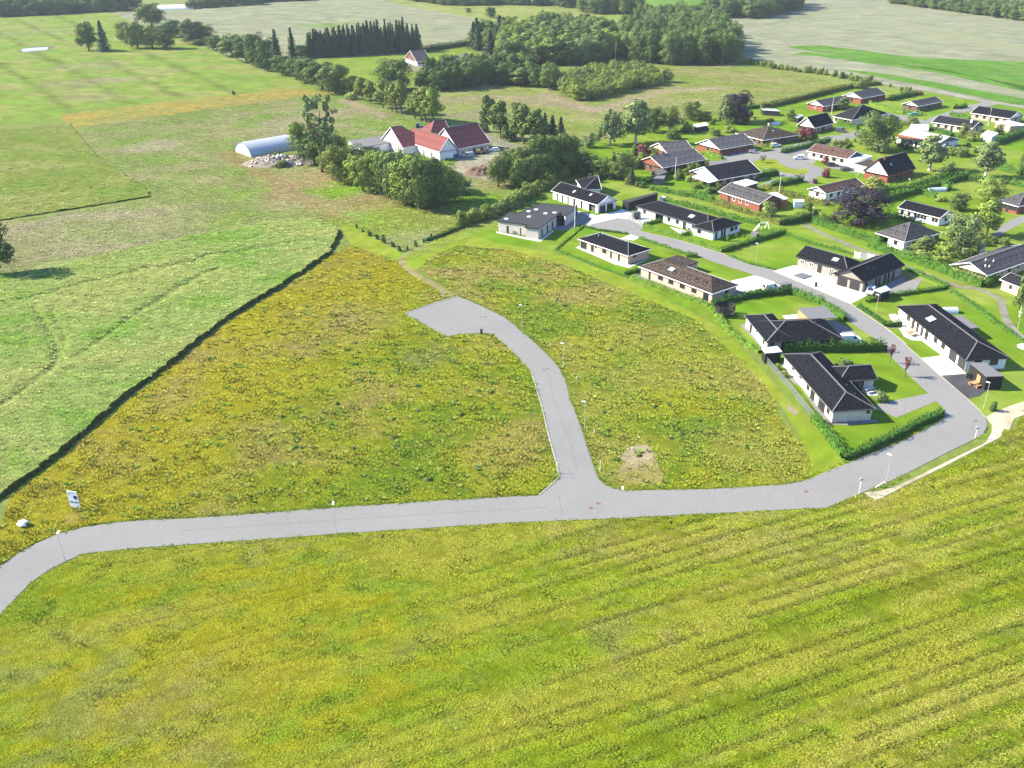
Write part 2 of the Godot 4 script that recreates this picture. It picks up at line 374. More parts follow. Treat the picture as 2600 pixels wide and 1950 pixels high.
	var rough_field_colour := land(im(168, 184, 104), im(186, 186, 128), im(152, 182, 84), 0.7, [[pv([-108.9,-361.3,-88.3,-327.3,-68.8,-295.7,-46.5,-266.4]), 4.5, im(188, 168, 112), 0.8], [pv([-80.6,-475.4,-55.3,-425.7,-37.3,-385]), 4.5, im(204, 190, 152), 0.95], [pv([-180.2,-442.5,-155.8,-461.2,-115.7,-482.8]), 3.0, im(200, 188, 150), 0.8], [Vector2(-142.62,-376.13), 13.0, im(206, 196, 160), 0.85], [Vector2(-96.55,-413.76), 18.0, im(200, 190, 150), 0.8], [Vector2(-80.42,-438.98), 14.0, im(200, 188, 150), 0.7], [Vector2(-96.32,-385.37), 15.0, im(190, 182, 140), 0.6], [pv([-146.3,-263.1,-135.7,-276.4,-110,-279.8]), 6.0, im(204, 190, 160), 0.8], [pv([-129.2,-237.6,-108.8,-246.2,-80.3,-259.3,-50.8,-267.5]), 3.0, im(198, 184, 150), 0.85], [Vector2(-63.91,-319.11), 15.0, im(196, 178, 128), 0.6], [Vector2(-40.65,-285.76), 22.0, im(192, 172, 122), 0.75], [Vector2(-68.61,-310.13), 20.0, im(200, 180, 130), 0.8], [Vector2(-55.03,-303.29), 12.0, im(150, 200, 50), 0.9], [Vector2(-34.39,-267.97), 20.0, im(160, 195, 60), 0.8], [Vector2(-23.49,-269.68), 18.0, im(172, 182, 92), 0.7], [Vector2(-24.22,-354.82), 25.0, im(140, 190, 62), 0.7], [Vector2(-43.39,-409.15), 20.0, im(146, 190, 66), 0.7], [Vector2(-13.3,-294.85), 15.0, im(150, 195, 55), 0.9], [Vector2(-5.95,-305.91), 10.0, im(192, 178, 140), 0.6], [Vector2(-124.58,-253.18), 40.0, im(186, 186, 136), 0.6]], 0.16)
	sheet("rough_field", rough_field_outline, 0.02, 3.0, rough_field_colour, fld)
	field_grass("field_weeds", rough_field_outline, rough_field_colour, "short patchy grass of the rough field round the farm")
	var stubble_field_outline := pv([-30.6,-428.9,-35.4,-470.9,1.3,-513.5,19.9,-485.4,82.9,-566.7,142.6,-578.6,177.4,-485.8,115.7,-435.5,81.8,-413.4,35.4,-370.4,24.2,-367.1,-11.4,-416.5])
	var stubble_field_colour := land(im(176, 190, 104), im(190, 188, 124), im(160, 184, 84), 0.7, [[pv([-30.8,-470.5,1.1,-473.8,23,-452.7,49.5,-432.6]), 9.0, im(196, 184, 146), 0.8], [pv([19.7,-478.6,39,-433.6,75.4,-479.7,110.1,-490.1]), 5.0, im(208, 192, 158), 0.85], [pv([105,-476.6,167.4,-491.2]), 8.0, im(190, 186, 112), 0.5], [Vector2(-17.95,-427.73), 16.0, im(188, 180, 148), 0.7], [Vector2(74.72,-419.31), 8.0, im(206, 190, 160), 0.7]], 0.16)
	sheet("stubble_field", stubble_field_outline, 0.03, 3.5, stubble_field_colour, fld)
	field_grass("stubble_grass", stubble_field_outline, stubble_field_colour, "thin grass of the stubble field behind the estate")
	# lawns of the estate
	sheet("estate_lawn", pv([-26.4,-233.6,-13.2,-255.4,-1.3,-268.4,16.1,-313.6,34,-374.8,64.8,-407.7,115.7,-435.5,176.5,-483.1,204.7,-466.4,230.1,-421.3,271.3,-363.9,150.3,-158.4,92.4,-146.9,80.1,-135.2,53.9,-127.2,53.7,-138.5,51.1,-152.5,49.7,-175.6,39.6,-195.2,26.4,-218.8,12.2,-235.7,-5.2,-246.5,-17.8,-243.2]), 0.03, 2.5, land(im(152, 190, 58), im(172, 196, 84), im(128, 180, 44), 0.65, [[pv([35.5,-303.1,54.4,-279.8,80.2,-258.8,94.9,-225.7,108.8,-199.1]), 5.0, im(182, 204, 92), 0.6], [Vector2(111.47,-204.97), 8.0, im(188, 200, 96), 0.5], [Vector2(155.37,-307.02), 22.0, im(186, 204, 96), 0.7], [Vector2(96.67,-212), 5.0, im(188, 176, 120), 0.8]]), mats["lawn"])
	sheet("mown_strip", pv([-49.3,-261.9,-46.4,-265.4,-39.6,-254.8,-28.6,-236.7,-18.2,-250.6,-13.2,-255.4,-5.2,-246.5,12.1,-234.6,26.3,-218.2,39.5,-194.7,45.5,-183.1,48.9,-164.5,50.6,-150.6,53.4,-137.7,53.8,-126.7,45.9,-122.6,48.8,-134,48.8,-147.1,45.8,-166.8,40.5,-188.4,30.1,-202.9,14.1,-225.7,-0.1,-238.3,-14,-243,-20.9,-233.3,-23.3,-224.8,-25.3,-221.5,-27.9,-230,-43.4,-244.6]), 0.04, 2.0, land(im(176, 198, 70), im(190, 200, 84), im(158, 192, 56), 0.5), mats["lawn"])
	# paths
	for l in [[pv([-28.6,-232.3,-27.5,-227.8,-22.8,-218.6,-17.1,-210.6,-14,-205]), 1.7], [pv([-28.6,-232.3,-26.8,-237.8,-22.3,-243.4]), 1.2]]:
		sheet("trodden_path", ribbon(smooth_line(l[0]), l[1]), 0.06, 1.0, land(im(206, 192, 138), im(190, 188, 110), im(212, 200, 154), 0.5), mats["gravel"])
	sheet("footpath", ribbon(smooth_line(pv([84.3,-257.1,86.1,-249.9,87.6,-245.7]) + pv([92,-234.7,95.3,-228.8,99.4,-220.3,103.1,-211.8,106.5,-205]) + pv([109.4,-204.6,111.8,-199,111.8,-195.9,109.6,-190.4,107.7,-184.8,106.6,-179.8,106.3,-174.7,106,-168.7])), 1.7), 0.06, 1.0, land(im(196, 192, 180), im(186, 186, 160), im(206, 200, 190), 0.5), mats["gravel"])
	sheet("gravel_track", pv([53.9,-119.1,55.9,-119.4,59.2,-120.6,65.4,-124.5,71.4,-128.4,77.4,-132.2,79.4,-133.6,81.8,-136.8,83.1,-139.5,83.2,-142.1]) + pv([83.6,-142.4,85.9,-144,89.3,-146,94.8,-148.6,107.9,-157,105.5,-150.4,93.6,-144.6,87.9,-141.4,85.1,-137.4]) + pv([84.4,-137.9,82.6,-135.2,79.3,-133,68.9,-126,63.1,-122.3,58.7,-119.4,55.1,-117.1,54.2,-118.1]), 0.056, 0.8, land(Color(0.42, 0.37, 0.30), Color(0.36, 0.30, 0.21), Color(0.45, 0.40, 0.33), 0.5, [[pv([54.5,-118.3,59,-120.1,65.2,-124]), 1.2, im(190, 182, 110), 0.4]]), mats["gravel"])
	sheet("field_road", ribbon(pv([192.7,-501.2,211.9,-466.6,222.4,-439.9,232.2,-425.6,252.3,-389.2]), 5.5), 0.07, 4.0, land(im(214, 210, 198), im(206, 202, 188), im(220, 216, 206), 0.3), mats["gravel"])
	sheet("far_lane", ribbon(pv([-87.8,-983.9,-49.2,-909.8,-16,-850.7,13.4,-796.7]) + pv([8.2,-803.8]), 5.0), 0.07, 4.0, land(im(206, 204, 184), im(196, 196, 170), im(210, 208, 190), 0.3), mats["gravel"])
	# bare earth
	for b in [[pv([19.3,-133.7,21.5,-134.8,22.6,-134.5,23.3,-132.7,23.4,-129.3,23.9,-124.9,23.3,-122.8,20.7,-122.6,16.8,-123,16.4,-126.4,17.7,-128.9,17.7,-131.1]), im(226, 206, 178), im(196, 184, 110), 0.065], [pv([-68.2,-116.1,-67.4,-117.8,-65.8,-117.3,-64.6,-116.3,-65.1,-114.9,-67,-114.3]), im(214, 190, 130), im(190, 180, 80), 0.065], [pv([49.8,-148.3,50.4,-147.9,51.1,-145.3,51,-144.3,50.1,-144.1,49.4,-146.1]), im(222, 204, 176), im(196, 190, 110), 0.06]]:
		keep_out.append(b[0])
		sheet("bare_earth", b[0], b[3], 0.6, land(b[1], b[2], b[1], 0.6), mats["gravel"])
	sheet("farm_yard", pv([-47.5,-358.7,-32.4,-357.6,-18,-342,-21.3,-330.1,-21.7,-326.2,-18.3,-320.9,-6.8,-312.8,-2.2,-317.3,0.4,-346.3,6.6,-357.6,1.9,-365.7,-7,-379.5,-5.8,-367.9,-7.1,-361.7,-22.4,-400.2,-15.5,-396,-10.5,-390.2,-19.7,-382.2,-28.9,-357.3,-37,-364.1,-46.3,-360.2]), 0.06, 2.0, land(im(222, 206, 194), im(206, 188, 170), im(228, 216, 206), 0.6), mats["gravel"])
	sheet("farm_drive", ribbon(pv([-11.5,-388.5,-7,-377.8,-1.6,-369.2,5.3,-360.8,11.9,-351.2]), 5.0), 0.08, 2.0, plain(im(196, 190, 186)), mats["gravel"])
	# pond in the far field
	sheet("pond_bank", pv([-348,-700.1,-349.7,-720.4,-331.8,-724.8,-327,-703.8,-328.3,-687.9,-341.5,-689.6]), 0.05, 4.0, plain(im(180, 165, 135)), mats["gravel"])
	var pond := mat("pond_water", Color(0.3, 0.34, 0.38), 0.04, {"metallic_specular": 1.0, "metallic": 0.6})
	sheet("pond_water", pv([-349.2,-705.5,-347.3,-713.3,-335,-718.3,-328.1,-700.7,-334.9,-697.1,-340.6,-691.4]), 0.07, 4.0, plain(Color.WHITE), pond)
func tramlines(field: String, line: PackedVector2Array, across: Vector2, steps: Array, c: Color, w: float):
	# wheel tracks of the sprayer, pairs of thin lines through the crop
	var st := begin()
	for k in steps:
		var l := PackedVector2Array()
		for p in smooth_line(line, 6): l.append(p + across * float(k) + Vector2(0, noise_big.get_noise_2d(p.x * 0.6, float(k)) * 6.0))
		slab(st, ribbon(l, w), 0.0, 0.06)
	var o := part("tramlines", done(st), mat("tram_" + field, c, 1.0), get_node(field)); o.set_meta("kind", "stuff")
func build_roads():
	road_poly = pv([-72.9,-98.9,-72.6,-102,-72,-104.5,-70.8,-107.4,-69.3,-109.7,-67.1,-111.9,-64.3,-113.4,-60.6,-114.4,-55.5,-115.1,-47.7,-115.4]) + pv([-27.4,-117.5,-12.4,-118.8]) + pv([-0.3,-119.7,3.9,-119.9,5.7,-122.6,7.4,-125.3,7,-129.5,6.1,-138.6,5.4,-148.6,4.5,-157.4]) + pv([4.5,-157.7,3.8,-163.3,2.8,-166.4,0.5,-172.4,-1.7,-177.4,-3.8,-182.3,-7,-182.7,-11.1,-182.7,-13.5,-181.2,-17.4,-186.1,-24,-194.8,-18.8,-199.6,-12.4,-204.7,-6.8,-198.5,-1.1,-190.9,2.5,-182.8,5.6,-175.7,7.9,-169.5,9.4,-164.9,10.2,-159.8,10.8,-150.7]) + pv([11.2,-148.1,12.2,-137.9,13,-128.8,13.5,-124.1,14.3,-122.5,15.5,-121.5,17.7,-120.8,30.3,-120.8]) + pv([42.6,-121.7,46.8,-123.2,50.5,-125.6,54.4,-127.8,59.4,-130.9,66,-134.7,70.8,-138.1,75.8,-141.8]) + pv([77.4,-145.9,77.1,-148.7,77,-151.6,76.8,-153.6,76.4,-157.7,76.4,-161.6,76.1,-164.5,76.1,-167.5,76.1,-170]) + pv([77,-172.7,73.8,-185,72.5,-191.2,71.1,-197.7,68.9,-202.3,67.3,-205.2,63.4,-211.4,59.4,-216.7,51.3,-227.1]) + pv([48.3,-231.7,40.4,-241.2,36,-246.7,33.5,-250.5,25.8,-255.9]) + pv([22,-257.5,24,-260.4,28.4,-263.2,32.1,-265.9,35,-264.2,37.1,-260.1,38.5,-255.7]) + pv([36.7,-253.1,46.7,-243.7,55.4,-232.7,59.4,-226.5,65.6,-218.8,70.2,-211.6]) + pv([65.6,-218.3,71,-208,77.4,-195.7,80.4,-181.3,81.4,-173.4]) + pv([81,-173.6,81.6,-166.5,82.2,-158.7,83.1,-149.1,83.3,-144.5,83.1,-141.8,82.4,-139.8]) + pv([81.9,-138.6,80.3,-136.4,76.8,-133.9,72.6,-131.2,62.5,-124.4,58,-121.6,52.8,-118.7,50.3,-117.2,47,-115.3]) + pv([13,-113.4,-0.4,-112.9]) + pv([-26.3,-110.8,-40.3,-109.5]) + pv([-54.4,-108.2,-61.1,-107.2,-63.2,-105.5,-64.7,-103.7,-66,-100.8,-66.5,-98.2,-67,-94.8,-67.8,-89])
	sheet("road", road_poly, 0.062, 1.5, worn(im(196, 196, 196), 0.07), mats["asphalt"])
	var edge: Material = mat("kerb", im(232, 228, 224), 0.9)
	var kerbs := [pv([36.7,-253.1,46.7,-243.7,55.4,-232.7,59.4,-226.5,65.6,-218.8,70.2,-211.6]) + pv([65.6,-218.3,71,-208,77.4,-195.7,80.4,-181.3,81.4,-173.4]) + pv([81,-173.6,81.6,-166.5,82.2,-158.7,83.1,-149.1,83.3,-144.5,83.1,-141.8,82.4,-139.8]) + pv([81.9,-138.6,80.3,-136.4]), pv([3.9,-119.9,5.7,-122.6,7.4,-125.3,7,-129.5,6.1,-138.6,5.4,-148.6,4.5,-157.4]) + pv([4.5,-157.7,3.8,-163.3]), pv([-24,-194.8,-18.8,-199.6,-12.4,-204.7])]
	for k in kerbs:
		var st := begin(); slab(st, ribbon(k, 0.22), 0.0, 0.13); var o := part("kerb", done(st), edge, self); o.set_meta("kind", "structure")
	# seams in the asphalt, part of the road
	var seam: Material = mat("seam", im(166, 164, 168), 0.95)
	for l in [pv([-6.2,-191.1,-1.9,-184.4,3.3,-172.3,6.1,-165,7.2,-161,7.7,-150.8]) + pv([8.4,-146.4,9.7,-136.1,10.2,-128]), pv([7.4,-125.1,10.4,-124.5]), pv([6.9,-120,7.2,-114.4]), pv([-48.8,-112.2,-41.2,-113,-26.9,-114.2,-12.2,-115.5]) + pv([5.1,-116.7])]:
		var st := begin(); slab(st, ribbon(l, 0.10), 0.0, 0.068); part("asphalt_seam", done(st), seam, get_node("road"))
	# side streets of the older estate
	var asp: Material = mats["asphalt"]
	var grey := worn(im(192, 192, 192), 0.07)
	sheet("close_road", pv([77.7,-336.5,83.9,-342.4,92.6,-346,100,-351.4,108.2,-356.8,117.2,-364,127.3,-373]) + pv([131.5,-372.7,142.8,-382,144.1,-378.4,137.6,-368.8,122.4,-357.3]) + pv([116.9,-351.6,103.8,-340.9,104.3,-336.6,106.3,-327,109.4,-321.6,108.2,-311.7,104.2,-309.5,100.2,-298.2,97.3,-306.4,91.5,-311.6,86.5,-313.2,81.6,-299.5,92.4,-310.4,85.9,-301.4,81.3,-298.4,83,-303.9,91.9,-315.3,87.7,-325.7,85.3,-331.9,79.6,-330.3,79.5,-334.3]), 0.06, 2.0, grey, asp)
	sheet("estate_street", pv([159.3,-418.4,167.9,-418.9,175.3,-403.6,177.2,-398.3,182.2,-405.6,206.9,-429.4,223.1,-441.3,224.9,-433.6,208.9,-422.1,189,-405,175.2,-391.1,171.4,-393.8,165.6,-404.5,157,-411.8]), 0.06, 2.0, grey, asp)
	sheet("turning_green", pv([87.7,-331,91,-335.5,94.7,-335.9,96.9,-334.4,96.7,-326.4,99.5,-319.7,104.1,-320.7,103.8,-316.9,101.1,-313.4,97.6,-313,91.6,-319,87.7,-325.7]), 0.072, 1.5, land(im(176, 198, 66), im(186, 200, 80), im(160, 190, 56), 0.5), mats["lawn"])
	sheet("side_street", pv([131.9,-243.2,136.2,-248.6,143.3,-256.7,149.9,-261.6,161.4,-269.2,159.7,-261,146.5,-254.7,137,-246.1,132.4,-241.6]), 0.06, 2.0, grey, asp)
	# drives and terraces
	var white := worn(Color(0.58, 0.57, 0.55), 0.08)
	var stone := worn(im(208, 206, 206), 0.08)
	for d in [[pv([72,-222.2,65.6,-218.3,71,-208,77.4,-195.7,84.9,-202.6,83.6,-207.4,79.3,-212.5,80.6,-219.5]), 1], [pv([53.8,-211.9,60.2,-215.3,64.5,-210.8,62.4,-208.4,56,-204,52.7,-205.9]), 1], [pv([81.8,-166.6,85,-167.3,87.7,-168.2,87.5,-159.3,82.2,-158.7]), 1], [pv([83.7,-189.3,85.2,-189.5,87.2,-167.4,86.4,-167.1,85.2,-175,83.3,-175.3,82.4,-177.2,83,-181.5,80.2,-181.8,80.8,-179.8,80.3,-179.9,80.3,-182,83.6,-181.7,83.1,-186.3]), 1], [pv([20.8,-273.8,26.3,-268.8,33.1,-273,35.2,-276.7,36.8,-270,39,-264.4,38.3,-257.4,32.3,-265.7,28.4,-263.2,24,-260.4,22,-257.5,20.2,-264.6]), 1], [pv([12.5,-258.1,16.2,-260.4,19,-266.5,22.2,-273.7,24.4,-265.3,22.3,-258.4,19.8,-260.2,16.9,-254.4,12.4,-255.1]), 2], [pv([30.7,-246.3,34.1,-250.1,36.2,-247.2,34.1,-244.5]), 1], [pv([17.8,-239.3,18.9,-240.4,30.9,-224.4,37.2,-230.2,36.7,-229.6,30.2,-222.4,26.9,-225.2]), 1], [pv([-3.7,-255.2,-3.4,-254.3,4.4,-249,8.3,-246.4,12.4,-255.1,12.6,-253.8,8.5,-244.8,4.1,-247.4,-3.7,-253.5]), 1], [pv([30.8,-216.7,32.7,-217.9,46.9,-200.4,55.7,-205.1,55.8,-202.8,50.7,-199.7,45.9,-196.6]), 2], [pv([49.8,-185,51,-185.6,52.8,-172.8,51.4,-172.8]), 2], [pv([60.2,-189.5,64.7,-190.6,64.4,-187.1,60.4,-186.4]), 1], [pv([69.2,-186.9,71.2,-186,73,-180.5,73.3,-173.8,68.6,-174,69.5,-180.6]), 2], [pv([66.2,-147.7,76.9,-151.4,77.3,-148.4,67.7,-142.5,65.4,-145.9]), 2], [pv([53.2,-165.4,54.4,-165.8,54.7,-159.4,55.4,-153,56.6,-143,58,-140.6,55.2,-140.5,54.4,-146.3,54.4,-154.6,53,-157.8,53.5,-160.3]), 2], [pv([56.1,-141.3,63.7,-142.1,64.3,-141,58.2,-140.1,55.3,-140.5]), 2], [pv([65.1,-153.4,67.4,-152.5,68.1,-151,65.7,-151]), 1], [pv([82.4,-158.7,87.4,-159.2,89.1,-153.1,85.8,-150,83.1,-149.1]), 3], [pv([82.5,-201.6,96,-212.9,95.2,-209.2,100.2,-211.5,94.3,-202.2,85.1,-199.8]), 2], [pv([36.4,-271.2,38.7,-268.3,41.6,-264.5,41.6,-262.7,38.1,-256,36.5,-253.1,33.2,-257.1]), 1], [pv([45.8,-256.4,50.1,-251.9,49.8,-250.3,47.7,-249.6]), 1], [pv([31.4,-217.3,32.7,-218.5,47.2,-201.5,52.7,-205.8,51.8,-202.4,46.2,-199.3]), 2], [pv([113.2,-327.8,120.7,-331.3,119.9,-319.5,122,-313.1,125.9,-310.4,123.5,-307,118.6,-312.1,115.5,-317.3,111.2,-321.4]), 2], [pv([79.1,-339.9,81,-337,94,-347.4,94.4,-353.3,78.4,-342.8]), 2], [pv([105.1,-343,113.3,-350.1,113.2,-336.8,108,-326.4,104.6,-332]), 2], [pv([104.2,-232.6,106.2,-231.8,103.3,-229.1]), 2]]:
		sheet(["drive", "paved_drive", "paved_drive", "gravel_drive"][d[1]], d[0], 0.052 + 0.002 * (d[1]), 1.5, [white, white, stone, land(im(118, 120, 128), im(126, 128, 134), im(112, 114, 122), 0.5)][d[1]], mats["paving"] if d[1] < 3 else mats["gravel"])
func build_crops():
	# standing corn: a raised, wind-laid canopy with wheel tracks pressed into it, and a stalk side all round
	var tracks := [pv([-120.3,-203.9,-115.1,-205.8,-109.4,-212.2,-102,-219,-93.5,-226.7,-82,-231.3]), pv([-94.7,-151.3,-93.3,-159.2,-92.3,-165.1,-92.3,-169.8,-95.6,-178.2,-101,-187.5,-108.2,-197.6,-111.3,-201.9]), pv([-90.2,-169.7,-88.6,-177.1,-87.3,-185,-86,-191.6,-83.5,-202.2,-80.7,-213.8]), pv([-91.2,-170.6,-96.4,-183.6,-102,-193.3,-105.8,-198.5])]
	tracks.append(pv([-90.4,-225.5,-83.2,-231.5,-80.6,-236.2,-71.9,-238.8,-59.6,-246.6,-52.9,-246.9]))
	tracks.append(pv([-82.6,-202.3,-80.9,-208,-78.2,-219.8,-74.9,-225.8]))
	crop_field("rye_field", pv([-50.1,-259.2,-48.3,-253.4,-48.7,-237,-51.6,-226.7,-56.4,-212.7,-61,-201.1,-64.9,-189.6,-67.7,-177.6,-70.2,-165.2]) + pv([-72.2,-159.1,-74.5,-148,-75.7,-138.8,-77.5,-131.6,-79.8,-123.3,-81.9,-116.8,-84.4,-109.6,-104.1,-121.2,-168.6,-222.9]) + pv([-133.3,-221.7,-129.8,-223.4,-118.6,-227.7]) + pv([-102.7,-243.7,-97.7,-247.3,-87.2,-254.9,-76,-262.2,-66.2,-268,-59.5,-268.8]), 0.95, 1.0, tracks, im(178, 202, 110), im(190, 202, 116), im(150, 190, 84), "pale green lodged rye field beside the yellow meadow")
	crop_field("corn_field", pv([-274.5,-399.9,-251.8,-412.2,-225.2,-419.8,-196.4,-424.5,-183.2,-401.7,-155.1,-353.3,-123.6,-310.8,-117.2,-298.8,-133.3,-287.9,-154.4,-274.2,-191.3,-265.7]), 0.4, 2.0, [pv([-204.3,-376.8,-193.5,-377.6,-182.7,-378.4]), pv([-199,-393.7,-172.5,-350.8,-149.9,-315.6,-146.9,-306.4,-163.9,-293.5])], im(168, 186, 92), im(182, 192, 108), im(146, 178, 76), "green corn field at the left edge above the bare field corner")
func crop_field(called: String, poly: PackedVector2Array, h: float, cell: float, tracks: Array, c1: Color, c2: Color, c3: Color, label: String):
	# a sown edge is never quite straight
	var rag := PackedVector2Array()
	for i in poly.size():
		var a := poly[i]; var b := poly[(i + 1) % poly.size()]
		var n := maxi(1, int(a.distance_to(b) / 1.3))
		var s := Vector2(a.y - b.y, b.x - a.x).normalized()
		for k in n:
			var q := a.lerp(b, float(k) / n)
			rag.append(q + s * noise_fine.get_noise_2d(q.x * 1.6, q.y * 1.6) * 0.5)
	poly = rag
	var warp := FastNoiseLite.new(); warp.seed = 11; warp.frequency = 0.05; warp.fractal_octaves = 2
	var rise := func(p: Vector2) -> float:
		# lodged stalks lie in long swells across the wind
		var w := warp.get_noise_2d(p.x, p.y) * 6.0
		var s := noise_mid.get_noise_2d((p.x + p.y * 0.55) * 0.9 + w, (p.y - p.x * 0.4) * 3.4 + w)
		var k := h + s * 0.34 + noise_fine.get_noise_2d(p.x * 0.8, p.y * 1.6) * 0.16
		for t in tracks:
			var d := near_line(p, t)
			if d < 1.0: k = minf(k, lerpf(h * 0.45, k, smoothstep(0.3, 1.0, d)))
		return maxf(k, 0.08)
	var col := land(c1, c2, c3, 0.7)
	var o := sheet(called, poly, 0.0, cell, col, mats["crop"], rise)
	tag(o, label, "crop field", "", "stuff")
	var st := begin()
	for i in poly.size():
		var a := poly[i]; var b := poly[(i + 1) % poly.size()]
		var n := maxi(1, int(a.distance_to(b) / 1.2))
		for k in n:
			var p := a.lerp(b, float(k) / n); var q := a.lerp(b, float(k + 1) / n)
			quad(st, Vector3(p.x, 0, p.y), Vector3(p.x, rise.call(p), p.y), Vector3(q.x, rise.call(q), q.y), Vector3(q.x, 0, q.y))
	part("stalk_edge", done(st), mat("stalks", im(120, 130, 62), 1.0), o)
	# loose ears standing out of the canopy
	if cell < 2.5:
		var f := func(p: Vector2): 
			var c: Color = col.call(p)
			var g := rng.randf_range(1.25, 1.8)
			return [Color(c.r * g, c.g * g, c.b * g), rng.randf_range(0.12, 0.3), rise.call(p) - 0.05]
		fringe(poly, rise, o)
		tufts("corn_ears", poly, 0.62, f, "pale green ears and leaves of the lodged rye", "crop", 420.0, o)

func fringe(poly: PackedVector2Array, rise: Callable, parent: Node):
	# leaning stalks and weeds along the outer side of the crop
	var xs: Array = []
	for i in poly.size():
		var a := poly[i]; var b := poly[(i + 1) % poly.size()]
		if a.y > -60.0 or a.x < -140.0: continue
		var s := Vector2(b.y - a.y, a.x - b.x).normalized()
		for k in int(a.distance_to(b) * 9.0):
			var p := a.lerp(b, rng.randf())
			var side := rng.randf_range(-0.5, 0.5)
			var q := p + s * side
			var c := lerp_c(im(176, 192, 100), im(128, 154, 66), rng.randf())
			xs.append([Transform3D(Basis(Vector3.UP, rng.randf() * TAU).scaled(Vector3(0.8, rise.call(p) * rng.randf_range(0.5, 1.1), 0.8)), Vector3(q.x, 0.0, q.y)), c])
	var mm := MultiMesh.new(); mm.transform_format = MultiMesh.TRANSFORM_3D; mm.use_colors = true
	mm.mesh = tuft_mesh(6, 0.5, 79); mm.instance_count = xs.size()
	for i in xs.size(): mm.set_instance_transform(i, xs[i][0]); mm.set_instance_color(i, xs[i][1])
	var o := MultiMeshInstance3D.new(); o.multimesh = mm; o.material_override = mats["blade"]; o.name = "edge_stalks"; parent.add_child(o, true); o.set_meta("kind", "stuff")

# ---------- grass that nobody could count
func tuft_mesh(n: int, wide: float, seed_: int) -> ArrayMesh:
	var r := RandomNumberGenerator.new(); r.seed = seed_
	var st := begin()
	for i in n:
		var a := r.randf() * TAU
		var d := Vector3(cos(a), 0, sin(a))
		var o := d * r.randf() * wide * 0.45
		var side := Vector3(-d.z, 0, d.x) * wide * r.randf_range(0.06, 0.14)
		var h := r.randf_range(0.55, 1.0)
		var tip := o + d * wide * r.randf_range(0.35, 0.8) + Vector3.UP * h
		st.set_smooth_group(-1)
		var g := r.randf_range(0.88, 1.08)
		st.set_color(Color(g, g, g))
		var mid := o.lerp(tip, 0.55) + Vector3.UP * 0.1
		for v in [o - side, mid + side * 0.8, o + side, o - side, mid - side * 0.8, mid + side * 0.8, mid - side * 0.8, tip, mid + side * 0.8]: st.add_vertex(v)
	return done(st)
func tufts(called: String, poly: PackedVector2Array, step: float, f: Callable, label: String, category: String, reach: float, parent = null, wide := 0.5):
	# f gives [colour, height, foot] or null for each place; places are jittered over a grid
	var lo := poly[0]; var hi := poly[0]
	for p in poly: lo = lo.min(p); hi = hi.max(p)
	lo = lo.max(Vector2(-300, -560)); hi = hi.min(Vector2(190, -40))
	var xs: Array = [[], []]
	var y := lo.y
	while y < hi.y:
		var x := lo.x
		# fewer where far off
		var s := step * clampf(-y / 110.0, 0.85, 2.4)
		while x < hi.x:
			var p := Vector2(x + rng.randf_range(-0.5, 0.5) * s, y + rng.randf_range(-0.5, 0.5) * s)
			x += s
			if p.length() > reach or absf(p.x) > -p.y * 0.60 + 14.0: continue
			if p.length() > reach * 0.7 and rng.randf() < (p.length() / reach - 0.7) / 0.3: continue
			if not Geometry2D.is_point_in_polygon(p, poly): continue
			var bare := false
			for b in keep_out:
				if Geometry2D.is_point_in_polygon(p, b): bare = rng.randf() < 0.8; break
			if bare: continue
			var v = f.call(p)
			if v == null: continue
			var k := s / step
			var bs := Basis(Vector3.UP, rng.randf() * TAU).scaled(Vector3(k, v[1], k))
			xs[rng.randi() % 2].append([Transform3D(bs, Vector3(p.x, v[2], p.y)), v[0]])
		y += s
	for k in 2:
		var mm := MultiMesh.new(); mm.transform_format = MultiMesh.TRANSFORM_3D; mm.use_colors = true
		mm.mesh = tuft_mesh(9, wide, 100 + k)
		mm.instance_count = xs[k].size()
		for i in xs[k].size():
			mm.set_instance_transform(i, xs[k][i][0]); mm.set_instance_color(i, xs[k][i][1])
		var o := MultiMeshInstance3D.new(); o.multimesh = mm; o.material_override = mats["blade"]
		if parent: o.name = called; parent.add_child(o, true); o.set_meta("kind", "stuff")
		else: o.name = numbered(called); add_child(o, true); tag(o, label + ["", ", the shorter blades"][k], category, "", "stuff")
